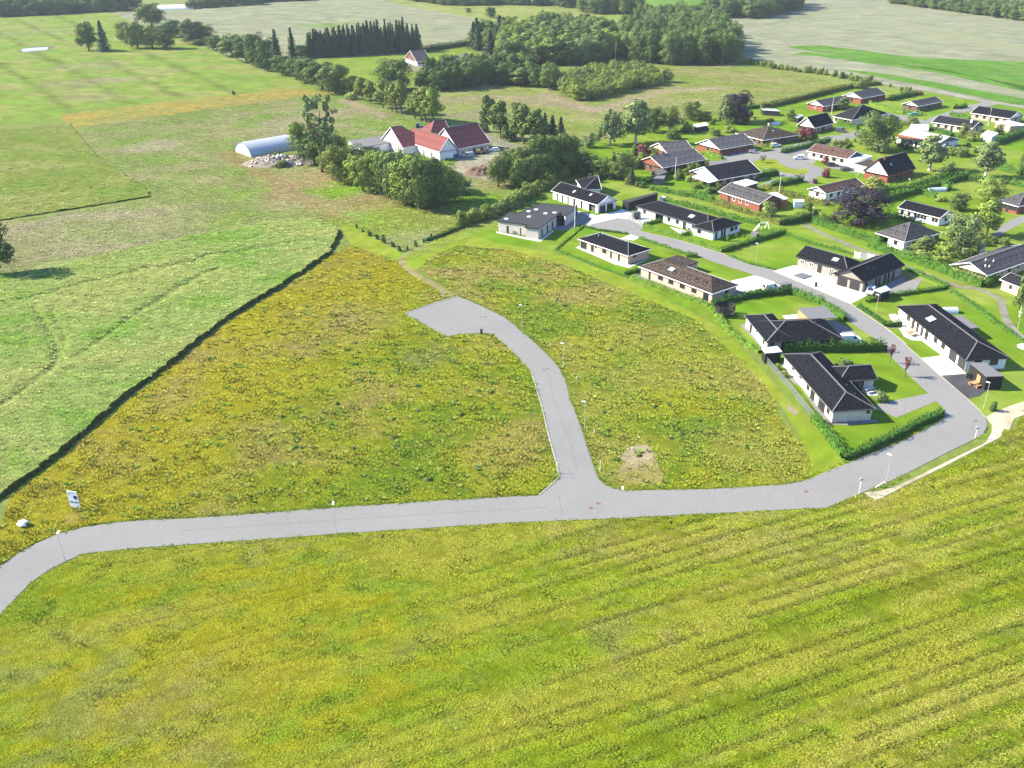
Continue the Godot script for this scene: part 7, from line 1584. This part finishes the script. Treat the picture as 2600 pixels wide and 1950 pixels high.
		if d[5]:
			tube(st, Vector3(0, d[3] - 0.1, 0.05), Vector3(0, d[3] - 0.1, 0.09), 0.34, 0.34, 20); part("face", done(st), mats["white_paint"], o)
			st = begin(); tube(st, Vector3(0, d[3] - 0.1, 0.09), Vector3(0, d[3] - 0.1, 0.1), 0.2, 0.2, 16); part("ring_centre", done(st), mats["lamp_grey"], o)
		else:
			box(st, Vector3(0, d[3] + 0.03, 0), Vector3(0.14, 0.08, 0.14)); part("cap", done(st), mats["white_paint"], o)
	var lp := Vector2(56.08,-120.55)
	root = thing("leaning_marker", "leaning white marker post with a red top on the verge", "post", Vector3(lp.x, 0, lp.y))
	st = begin(); bar(st, Vector3.ZERO, Vector3(1.35, 1.05, 0.0), 0.12, 0.06); part("post", done(st), mats["white_paint"], root)
	st = begin(); bar(st, Vector3(1.36, 1.058, 0), Vector3(1.6, 1.245, 0), 0.13, 0.07); part("top_band", done(st), mats["red_paint"], root)
	# manhole covers let into the asphalt
	for d in [[Vector2(12.8,-117.46), "upper of the two manhole covers in the junction"], [Vector2(11.59,-116.24), "lower of the two manhole covers in the junction"], [Vector2(-6.8,-191.73), "left manhole cover in the turning area"], [Vector2(-5.56,-191.88), "right manhole cover in the turning area"], [Vector2(6.33,-164.07), "left manhole cover at the branch road bend"], [Vector2(7.15,-164.76), "right manhole cover at the branch road bend"], [Vector2(45.09,-119.71), "manhole cover in the main road right of the junction"], [Vector2(80.85,-140.81), "manhole cover in the road bend by the gravel track"], [Vector2(31.91,-258.47), "manhole cover in the cul-de-sac"]]:
		var o := thing("manhole_cover", d[1], "manhole cover", Vector3(d[0].x, 0.062, d[0].y), 0.0, "manhole covers")
		st = begin(); tube(st, Vector3(0, -0.02, 0), Vector3(0, 0.012, 0), 0.42, 0.42, 20); part("paint_ring", done(st), mat("faded_red", im(204, 172, 168), 0.9), o)
		st = begin(); tube(st, Vector3(0, 0.0, 0), Vector3(0, 0.02, 0), 0.32, 0.32, 18); part("lid", done(st), mat("lid", im(172, 138, 136), 0.8), o)
	# loose things on the ground
	var bag := Vector2(-73.18,-114.21)
	root = thing("bulk_bag", "white bulk bag lying in the grass at the left", "bag", Vector3(bag.x, 0, bag.y), 0.2)
	st = begin()
	for i in 14:
		for j in 7:
			var P := func(a: int, e: int) -> Vector3:
				var t := TAU * a / 14.0; var f := PI * e / 7.0
				var k := 1.0 + 0.12 * sin(a * 2.3 + e * 1.7)
				return Vector3(cos(t) * sin(f) * 0.85 * k, 0.5 - cos(f) * 0.5, sin(t) * sin(f) * 0.65 * k)
			quad(st, P.call(i, j), P.call(i, j + 1), P.call(i + 1, j + 1), P.call(i + 1, j))
	part("sack", done(st), mats["white_wood"], root)
	st = begin(); box(st, Vector3(0.62, 0.5, 0.1), Vector3(0.5, 0.5, 0.6), Basis(Vector3.UP, 0.3)); part("open_mouth", done(st), mats["grey_panel"], root)
	var bin := Vector2(-6.36,-182.46)
	wheelie("black bin standing at the edge of the turning area", bin, "dark_trim")
	for d in [[Vector2(86.86,-157.45), "left of three black bins beside the box shed"], [Vector2(87.16,-157.1), "middle of three black bins beside the box shed"], [Vector2(87.51,-156.84), "right of three black bins beside the box shed"], [Vector2(72.88,-207.04), "dark post bin on the white paving of the garage gable"], [Vector2(76.02,-170.41), "round dark bin at the end of the tall clipped hedge"]]:
		wheelie(d[1], d[0], "dark_trim")
func wheelie(label: String, p: Vector2, m: String):
	var o := thing("waste_bin", label, "bin", Vector3(p.x, 0, p.y), 0.0, "waste bins")
	var st := begin(); quad_box(st, Vector3(0, 0.5, 0), Vector3(0.5, 1.0, 0.5), 0.82); part("body", done(st), mats[m], o)
	st = begin(); box(st, Vector3(0, 1.04, 0.02), Vector3(0.6, 0.08, 0.62)); part("lid", done(st), mats[m], o)
	for k in [-0.24, 0.24]:
		st = begin(); tube(st, Vector3(k - 0.03, 0.1, -0.22), Vector3(k + 0.03, 0.1, -0.22), 0.1, 0.1, 10); part("wheel", done(st), mats["rubber"], o)
func quad_box(st: SurfaceTool, c: Vector3, s: Vector3, foot: float):
	# a box that narrows towards its foot
	var h := s * 0.5
	var v: Array = []
	for i in 8:
		var k := 1.0 if i & 2 else foot
		v.append(c + Vector3((h.x if i & 1 else -h.x) * k, h.y if i & 2 else -h.y, (h.z if i & 4 else -h.z) * k))
	for f in [[4, 6, 7, 5], [1, 3, 2, 0], [5, 7, 3, 1], [0, 2, 6, 4], [6, 2, 3, 7], [0, 4, 5, 1]]: quad(st, v[f[0]], v[f[1]], v[f[2]], v[f[3]])
# ---------- vehicles: side outline drawn across the width, cabin tapering towards the roof
func loft(st: SurfaceTool, outline: Array, half: Callable):
	# outline: [x, y] round the side, closed; half width from the height
	var n := outline.size()
	var p := PackedVector2Array()
	for o in outline: p.append(Vector2(o[0], o[1]))
	for i in n:
		var a := p[i]; var b := p[(i + 1) % n]
		var wa: float = half.call(a); var wb: float = half.call(b)
		quad(st, Vector3(a.x, a.y, wa), Vector3(a.x, a.y, -wa), Vector3(b.x, b.y, -wb), Vector3(b.x, b.y, wb))
	var t := Geometry2D.triangulate_polygon(p)
	for i in t.size() / 3:
		for s in [1.0, -1.0]:
			var q: Array = []
			for k in 3:
				var v := p[t[3 * i + k]]
				q.append(Vector3(v.x, v.y, half.call(v) * s))
			tri(st, q[0], q[1], q[2])
func vehicle(called: String, label: String, category: String, at: Vector2, dir: Vector2, kind: String, paint: Color):
	# x points forward
	var root := thing(called, label, category, Vector3(at.x, 0.06, at.y), atan2(-dir.y, dir.x), "parked vehicles")
	var m := mat("paint_%s" % paint.to_html(), paint, 0.3, {"clearcoat_enabled": true, "metallic_specular": 0.5})
	var van := kind == "van"
	var L := 4.5 if van else 4.3
	var H := 1.85 if van else 1.45
	var body: Array; var glass: Array
	var f := L * 0.5
	if van:
		body = [[-f, 0.35], [-f, 0.95], [-f + 0.05, 1.05], [f - 1.35, 1.08], [f - 0.25, 0.98], [f, 0.75], [f, 0.35], [f - 0.4, 0.25], [-f + 0.4, 0.25]]
		glass = [[-f + 0.06, 1.04], [-f + 0.16, H - 0.08], [-f + 0.4, H], [f - 2.0, H], [f - 1.7, H - 0.07], [f - 1.0, 1.06]]
	else:
		body = [[-f, 0.4], [-f + 0.03, 0.82], [-f + 0.3, 0.92], [f - 1.2, 0.92], [f - 0.3, 0.8], [f, 0.6], [f, 0.35], [f - 0.4, 0.25], [-f + 0.4, 0.25]]
		glass = [[-f + 0.2, 0.9], [-f + 0.75, H - 0.04], [-f + 1.1, H], [f - 2.1, H], [f - 1.75, H - 0.06], [f - 1.0, 0.9]]
	var st := begin(); loft(st, body, func(v): return 0.88 - (0.1 if absf(v.x) > f - 0.1 else 0.0)); part("body", done(st), m, root)
	st = begin(); loft(st, glass, func(v): return 0.84 - (v.y - 0.9) * 0.16)
	var cab := part("cabin", done(st), m, root)
	# windows a little proud of the cabin
	st = begin()
	var y0 := 1.1 if van else 0.95
	var y1 := H - 0.2 if van else H - 0.12
	for s in [1.0, -1.0]:
		var z0: float = (0.84 - (y0 - 0.9) * 0.16 + 0.012) * s; var z1: float = (0.84 - (y1 - 0.9) * 0.16 + 0.012) * s
		var xs := [[f - 2.0, f - 1.25, 0.3]] if van else [[-f + 0.75, -0.25, 0.12], [-0.15, f - 1.3, 0.35]]
		for w in xs: quad(st, Vector3(w[0], y0, z0), Vector3(w[0] + (0.25 if w[0] < -0.4 else 0.0), y1, z1), Vector3(w[1] - w[2], y1, z1), Vector3(w[1], y0, z0))
	part("side_window", done(st), mats["glass"], cab)
	st = begin()
	var a0: Array = glass[glass.size() - 1]; var a1: Array = glass[glass.size() - 2]
	quad(st, Vector3(a0[0] - 0.04, a0[1] + 0.06, 0.7), Vector3(a1[0] + 0.03, a1[1] - 0.02, 0.62), Vector3(a1[0] + 0.03, a1[1] - 0.02, -0.62), Vector3(a0[0] - 0.04, a0[1] + 0.06, -0.7)); part("windscreen", done(st), mats["glass"], cab)
	st = begin(); quad(st, Vector3(-f - 0.005 if van else -f + 0.24, y0, 0.66), Vector3(-f + 0.1 if van else -f + 0.62, y1, 0.6), Vector3(-f + 0.1 if van else -f + 0.62, y1, -0.6), Vector3(-f - 0.005 if van else -f + 0.24, y0, -0.66)); part("rear_window", done(st), mats["glass"], cab)
	for x in [-f + 0.85, f - 0.85]:
		for s in [1.0, -1.0]:
			st = begin(); tube(st, Vector3(x, 0.31, s * 0.68), Vector3(x, 0.31, s * 0.9), 0.32, 0.32, 16)
			var w := part("wheel", done(st), mats["rubber"], root)
			st = begin(); tube(st, Vector3(x, 0.31, s * 0.9), Vector3(x, 0.31, s * 0.915), 0.19, 0.17, 12); part("rim", done(st), mats["metal"], w)
	for s in [1.0, -1.0]:
		st = begin(); box(st, Vector3(f - 0.02, 0.66, s * 0.6), Vector3(0.06, 0.14, 0.28)); part("headlight", done(st), mats["skylight"], root)
		st = begin(); box(st, Vector3(-f - 0.0, 0.82, s * 0.68), Vector3(0.06, 0.24, 0.14)); part("tail_light", done(st), mats["red_paint"], root)
func trailer(called: String, label: String, at: Vector2, dir: Vector2, s: Vector3, m: String, category := "trailer"):
	var root := thing(called, label, category, Vector3(at.x, 0.055, at.y), atan2(-dir.y, dir.x))
	var st := begin(); box(st, Vector3(0, 0.45 + s.y * 0.5, 0), s); part("box", done(st), mats[m], root)
	st = begin(); box(st, Vector3(0, 0.47 + s.y, 0), Vector3(s.x + 0.08, 0.07, s.z + 0.08)); part("lid", done(st), mats["felt_grey"] if m != "white_paint" else mats["white_wood"], root)
	st = begin(); bar(st, Vector3(s.x * 0.5, 0.45, 0), Vector3(s.x * 0.5 + 1.0, 0.42, 0), 0.1); part("drawbar", done(st), mats["metal"], root)
	for k in [-1.0, 1.0]:
		st = begin(); tube(st, Vector3(0, 0.32, k * (s.z * 0.5 - 0.05)), Vector3(0, 0.32, k * (s.z * 0.5 + 0.1)), 0.32, 0.32, 14); part("wheel", done(st), mats["rubber"], root)
func build_vehicles():
	var white := Color(0.72, 0.74, 0.76)
	var road := (Vector2(72.57,-174.97) - Vector2(68.55,-174.76)).normalized()
	vehicle("delivery_van", "white van parked on the drive of the L-shaped house", "van", Vector2(70.26,-174.69), road, "van", white)
	vehicle("delivery_van", "white van backed up to a dark trailer on the white drive", "van", Vector2(61.79,-205.21), (Vector2(63.47,-206.01) - Vector2(60.46,-204.99)).normalized(), "van", white)
	trailer("box_trailer", "dark box trailer behind the white van on the white drive", Vector2(64.99,-205.35), (Vector2(60.46,-204.99) - Vector2(63.47,-206.01)).normalized(), Vector3(2.6, 1.1, 1.5), "grey_panel")
	trailer("box_trailer", "grey box trailer in the mouth of the drive of the white L-shaped house", Vector2(37.43,-264.93), Vector2(1, -0.2).normalized(), Vector3(2.2, 1.6, 1.6), "grey_panel")
	vehicle("parked_car", "silver car between the garage gable and the small shed", "car", Vector2(84.3,-202.39), Vector2(-0.5, 0.85).normalized(), "car", Color(0.4, 0.43, 0.46))
	vehicle("parked_car", "white car at the roadside before the brown hip-roofed house", "car", Vector2(101.94,-354.99), Vector2(0.9, -0.3).normalized(), "car", white)
	vehicle("parked_car", "black and white car before the steep dark house", "car", Vector2(134.75,-379.17), Vector2(0.8, 0.4).normalized(), "van", Color(0.05, 0.05, 0.07))
	vehicle("parked_car", "turquoise green car at the corner of the white-ended bungalow", "car", Vector2(176.34,-410.04), Vector2(-0.95, -0.2).normalized(), "car", Color(0.03, 0.3, 0.2))
	vehicle("parked_car", "white car before the chestnut-roofed house", "car", Vector2(105.32,-334.63), Vector2(-0.95, -0.2).normalized(), "car", white)
	vehicle("parked_car", "black car beside the white garage", "car", Vector2(113.67,-323.18), Vector2(0.9, 0.2).normalized(), "car", Color(0.02, 0.02, 0.025))
	vehicle("parked_car", "small dark car at the forecourt of the steep brick house", "car", Vector2(116.54,-317.24), Vector2(0.9, -0.3).normalized(), "car", Color(0.02, 0.02, 0.025))
	trailer("blue_trailer", "light blue covered trailer on the drive of the red brick bungalow", Vector2(90.68,-345.46), Vector2(1, 0.3).normalized(), Vector3(2.4, 0.7, 1.5), "skylight")
	trailer("blue_trailer", "pale blue trailer in the bushes below the white-roofed house", Vector2(165.8,-347.01), Vector2(-1, 0.1).normalized(), Vector3(4.5, 0.6, 1.8), "skylight")
	vehicle("farm_van", "grey van parked before the farmhouse", "van", Vector2(-14.89,-346.7), Vector2(-0.9, 0.35).normalized(), "van", Color(0.30, 0.32, 0.34))
	vehicle("parked_car", "white car parked at the end of the farmhouse", "car", Vector2(-5.34,-355.5), Vector2(-0.95, 0.1).normalized(), "car", white)
	vehicle("parked_car", "blue car in front of the white caravan at the farm", "car", Vector2(-20.16,-345.67), Vector2(-0.9, 0.3).normalized(), "car", Color(0.06, 0.14, 0.25))
	trailer("caravan", "white caravan against the farm front gable", Vector2(-22.91,-344.45), Vector2(0.95, -0.2).normalized(), Vector3(5.0, 2.0, 2.1), "white_paint", "caravan")
	vehicle("parked_car", "dark car parked by the far white house", "car", Vector2(-48.32,-582.12), Vector2(-0.95, 0.2).normalized(), "car", Color(0.04, 0.05, 0.07))
	# yellow digger, green skip, blue tractor
	var p := Vector2(-10.35,-351.43)
	var root := thing("yellow_digger", "rusty yellow digger between the grey van and white car", "digger", Vector3(p.x, 0.07, p.y), 0.2)
	var st := begin(); box(st, Vector3(0, 0.9, 0), Vector3(3.4, 0.8, 1.7)); box(st, Vector3(-0.9, 1.45, 0), Vector3(1.4, 0.5, 1.5)); part("body", done(st), mat("digger_yellow", Color(0.4, 0.24, 0.08), 0.7), root)
	st = begin(); box(st, Vector3(0.5, 1.9, 0), Vector3(1.2, 1.2, 1.3)); part("cab", done(st), mats["glass"], root)
	st = begin(); bar(st, Vector3(1.5, 1.2, 0), Vector3(3.0, 2.4, 0), 0.25); bar(st, Vector3(3.0, 2.4, 0), Vector3(3.8, 0.6, 0), 0.22); part("arm", done(st), mats["digger_yellow"], root)
	for x in [-1.1, 1.2]:
		for s in [-0.85, 0.85]:
			st = begin(); tube(st, Vector3(x, 0.5, s - 0.18), Vector3(x, 0.5, s + 0.18), 0.52, 0.52, 14); part("wheel", done(st), mats["rubber"], root)
	p = Vector2(-19.94,-395.43)
	root = thing("green_skip", "green steel skip container behind the farm roofs", "skip", Vector3(p.x, 0.05, p.y), -0.25)
	st = begin(); var w := 6.2
	for k in [[Vector3(0, 1.1, 1.2), Vector3(w, 2.0, 0.1)], [Vector3(0, 1.1, -1.2), Vector3(w, 2.0, 0.1)], [Vector3(w * 0.5, 1.1, 0), Vector3(0.1, 2.0, 2.3)], [Vector3(-w * 0.5, 1.1, 0), Vector3(0.1, 2.0, 2.3)], [Vector3(0, 0.15, 0), Vector3(w, 0.12, 2.3)]]: box(st, k[0], k[1])
	part("body", done(st), mat("skip_green", Color(0.02, 0.18, 0.13), 0.6), root)
	for i in 7:
		st = begin(); box(st, Vector3(-w * 0.45 + i * w * 0.15, 1.1, 1.29), Vector3(0.12, 1.9, 0.08)); part("rib", done(st), mats["skip_green"], root)
	p = Vector2(-37.32,-390.62)
	root = thing("blue_tractor", "blue tractor behind the farm roof ridge", "tractor", Vector3(p.x, 0.05, p.y - 8.0), 0.1)
	mat("tractor_blue", Color(0.05, 0.16, 0.34), 0.5)
	st = begin(); box(st, Vector3(0.9, 1.2, 0), Vector3(1.9, 0.8, 0.9)); box(st, Vector3(-0.6, 1.1, 0), Vector3(1.4, 0.9, 1.1)); part("body", done(st), mats["tractor_blue"], root)
	st = begin(); box(st, Vector3(-0.6, 2.1, 0), Vector3(1.3, 1.1, 1.3)); part("cab", done(st), mats["glass"], root)
	st = begin(); box(st, Vector3(-0.6, 2.72, 0), Vector3(1.5, 0.14, 1.5)); part("cab_roof", done(st), mats["tractor_blue"], root)
	for k in [[-0.8, 0.85, 0.8], [1.4, 0.55, 0.7]]:
		for s in [-1.0, 1.0]:
			st = begin(); tube(st, Vector3(k[0], k[1], s * k[2] - 0.2), Vector3(k[0], k[1], s * k[2] + 0.2), k[1], k[1], 16); part("wheel", done(st), mats["rubber"], root)
# ---------- things in gardens
func build_garden_things():
	# trampoline with its net
	var p := Vector2(47.68,-190.5)
	var root := thing("trampoline", "round trampoline with a black safety net in the hedge corner", "trampoline", Vector3(p.x, 0, p.y))
	var r := 2.1
	var st := begin(); tube(st, Vector3(0, 0.86, 0), Vector3(0, 0.9, 0), r - 0.25, r - 0.25, 28); part("mat", done(st), mats["dark_trim"], root)
	st = begin()
	for i in 28:
		var a := TAU * i / 28.0; var b := TAU * (i + 1) / 28.0
		quad(st, Vector3(cos(a) * (r - 0.25), 0.92, sin(a) * (r - 0.25)), Vector3(cos(b) * (r - 0.25), 0.92, sin(b) * (r - 0.25)), Vector3(cos(b) * r, 0.92, sin(b) * r), Vector3(cos(a) * r, 0.92, sin(a) * r))
	part("edge_pad", done(st), mats["lamp_grey"], root)
	st = begin()
	for i in 40:
		var a := TAU * i / 40.0; var b := TAU * (i + 1) / 40.0
		quad(st, Vector3(cos(a) * r, 0.92, sin(a) * r), Vector3(cos(a) * r, 2.6, sin(a) * r), Vector3(cos(b) * r, 2.6, sin(b) * r), Vector3(cos(b) * r, 0.92, sin(b) * r))
	part("net", done(st), mat("net", Color(0.02, 0.02, 0.025, 0.8), 0.8, {"transparency": BaseMaterial3D.TRANSPARENCY_ALPHA}), root)
	for i in 8:
		var a := TAU * i / 8.0
		st = begin(); tube(st, Vector3(cos(a) * (r + 0.05), 0, sin(a) * (r + 0.05)), Vector3(cos(a) * (r + 0.05), 2.65, sin(a) * (r + 0.05)), 0.04, 0.04, 6); part("net_pole", done(st), mats["dark_trim"], root)
	# the wire fence of the corner house
	var line := pv([50.4,-166.6,51.2,-159.9,52,-153.1,52.5,-146.7,53,-142.1])
	root = thing("mesh_fence", "silver wire mesh fence between the meadow strip and the corner house", "fence", Vector3(line[0].x, 0, line[0].y))
	var total := 0.0
	for i in line.size() - 1:
		var a := line[i] - line[0]; var b := line[i + 1] - line[0]
		var n := int(a.distance_to(b) / 2.2)
		for k in n:
			var q0 := a.lerp(b, float(k) / n); var q1 := a.lerp(b, float(k + 1) / n)
			st = begin(); box(st, Vector3(q0.x, 0.75, q0.y), Vector3(0.06, 1.5, 0.06)); part("post", done(st), mats["metal"], root)
			st = begin()
			for y in [0.1, 0.3, 0.5, 0.7, 0.9, 1.1, 1.3, 1.45]: bar(st, Vector3(q0.x, y, q0.y), Vector3(q1.x, y, q1.y), 0.03)
			for e in 10:
				var q := q0.lerp(q1, (e + 0.5) / 10.0); bar(st, Vector3(q.x, 0.08, q.y), Vector3(q.x, 1.46, q.y), 0.022)
			part("mesh_panel", done(st), mats["metal"], root)
	# terrace tables and seats
	for d in [["terrace_table", "grey terrace table beside the side wing of the corner house", Vector2(66.29,-152.55), "concrete", 2.2], ["terrace_table", "reddish wooden table set on the terrace of the double-garage house", Vector2(84.05,-177.99), "wood", 1.8], ["terrace_table", "wooden table with benches on the dark gravel by the box shed", Vector2(87,-154.21), "wood", 2.0], ["terrace_table", "dark garden table on the terrace of the white L-shaped house", Vector2(50.76,-252.73), "dark_trim", 1.4]]:
		root = thing(d[0], d[1], "table", Vector3(d[2].x, 0.07, d[2].y), 0.4)
		var l: float = d[4]
		st = begin(); box(st, Vector3(0, 0.74, 0), Vector3(l, 0.07, 0.95)); part("table_top", done(st), mats[d[3]], root)
		for sx in [-1.0, 1.0]:
			for sz in [-1.0, 1.0]:
				st = begin(); box(st, Vector3(sx * (l * 0.5 - 0.12), 0.35, sz * 0.38), Vector3(0.08, 0.7, 0.08)); part("leg", done(st), mats[d[3]], root)
		for sz in [-1.0, 1.0]:
			st = begin(); box(st, Vector3(0, 0.43, sz * 0.85), Vector3(l, 0.05, 0.3)); box(st, Vector3(-l * 0.4, 0.2, sz * 0.85), Vector3(0.06, 0.4, 0.28)); box(st, Vector3(l * 0.4, 0.2, sz * 0.85), Vector3(0.06, 0.4, 0.28)); part("bench", done(st), mats[d[3]], root)
	# white tank, parasol, play frame, boat cover, grey bed of the garage house
	p = Vector2(48.04,-283.37)
	root = thing("white_tank", "round white water tank behind the long black shed", "tank", Vector3(p.x, 0, p.y))
	st = begin(); tube(st, Vector3.ZERO, Vector3(0, 1.3, 0), 0.9, 0.9, 18); part("tank", done(st), mats["white_wood"], root)
	st = begin(); tube(st, Vector3(0, 1.3, 0), Vector3(0, 1.5, 0), 0.92, 0.3, 18); part("lid", done(st), mats["white_wood"], root)
	p = Vector2(102.26,-166.81)
	root = thing("parasol", "white garden parasol cut by the right edge", "parasol", Vector3(p.x, 0, p.y))
	st = begin(); tube(st, Vector3.ZERO, Vector3(0, 2.4, 0), 0.04, 0.04, 6); part("pole", done(st), mats["metal"], root)
	st = begin(); tube(st, Vector3(0, 2.0, 0), Vector3(0, 2.6, 0), 1.6, 0.02, 8, false); part("canopy", done(st), mats["white_wood"], root)
	p = Vector2(71.56,-252.36)
	root = thing("swing_set", "white swing set with a slide in the hedge corner", "swing set", Vector3(p.x, 0, p.y), 0.5)
	for x in [-1.6, 1.6]:
		for z in [-0.9, 0.9]:
			st = begin(); bar(st, Vector3(x, 0, z), Vector3(x, 2.0, 0), 0.1); part("leg", done(st), mats["white_wood"], root)
	st = begin(); bar(st, Vector3(-1.8, 2.0, 0), Vector3(1.8, 2.0, 0), 0.12); part("beam", done(st), mats["white_wood"], root)
	st = begin(); bar(st, Vector3(-1.6, 1.5, 0), Vector3(-3.4, 0.15, 0), 0.5, 0.06); part("slide", done(st), mats["white_wood"], root)
	for x in [-0.5, 0.6]:
		st = begin(); bar(st, Vector3(x, 1.95, 0), Vector3(x, 0.5, 0), 0.03); box(st, Vector3(x, 0.48, 0), Vector3(0.4, 0.05, 0.2)); part("swing", done(st), mats["white_wood"], root)
	for d in [["covered_boat", "boat under a silver grey cover between the hedges", Vector2(135.82,-288.74), 5.5, 0.1], ["play_dome", "pale blue round dome tent behind the white double-garage house", Vector2(97.36,-189.76), 3.0, 0.0], ["glass_dome", "small glass dome greenhouse on the top lawn", Vector2(112.55,-395.46), 3.4, 0.0]]:
		root = thing(d[0], d[1], d[0].split("_")[1], Vector3(d[2].x, 0, d[2].y), d[4])
		arch(root, "cover", d[3], 1.1, 1.3, mats["skylight"])
	p = Vector2(71.74,-214.13)
	var q := pv([69.6,-214.6,72.2,-216.3,74.1,-214,71.3,-212])
	st = begin(); slab(st, q, 0.0, 0.24)
	var bed := part("raised_bed", done(st), mat("slate_bed", im(150, 156, 164), 0.9), self); tag(bed, "square grey slate bed set in the white paving", "bed")
	# panel fence behind the garage house
	var fl := pv([88.8,-227.2,90,-226.1,91.6,-225.3,92.8,-224.1])
	root = thing("panel_fence", "short grey panel fence behind the garage gable house", "fence", Vector3(fl[0].x, 0, fl[0].y))
	for i in 3:
		var a := fl[i] - fl[0]; var b := fl[i + 1] - fl[0]
		st = begin(); bar(st, Vector3(a.x, 0.9, a.y), Vector3(b.x, 0.9, b.y), 0.05, 1.7); part("panel", done(st), mats["lamp_grey"], root)
		st = begin(); box(st, Vector3(a.x, 0.95, a.y), Vector3(0.12, 1.9, 0.12)); part("post", done(st), mats["white_wood"], root)
	# stones in the grass and along the kerb
	for i in 14:
		var s := rng.randf_range(0.12, 0.26)
		var at := Vector2(18.84,-135.82)
		at += Vector2(rng.randfn() * 4.0, rng.randfn() * 2.4)
		if Geometry2D.is_point_in_polygon(at, road_poly): continue
		st = begin(); box(st, Vector3(0, s * 0.35, 0), Vector3(s, s * 0.8, s * 0.8), Basis(Vector3(rng.randf(), rng.randf(), rng.randf()).normalized(), rng.randf() * 3.0))
		var o := part("field_stone", done(st), mats["concrete"], self, Vector3(at.x, 0.05, at.y))
		tag(o, "pale stone lying in the grass near the bare earth patch", "stone", "stones by the bare earth")
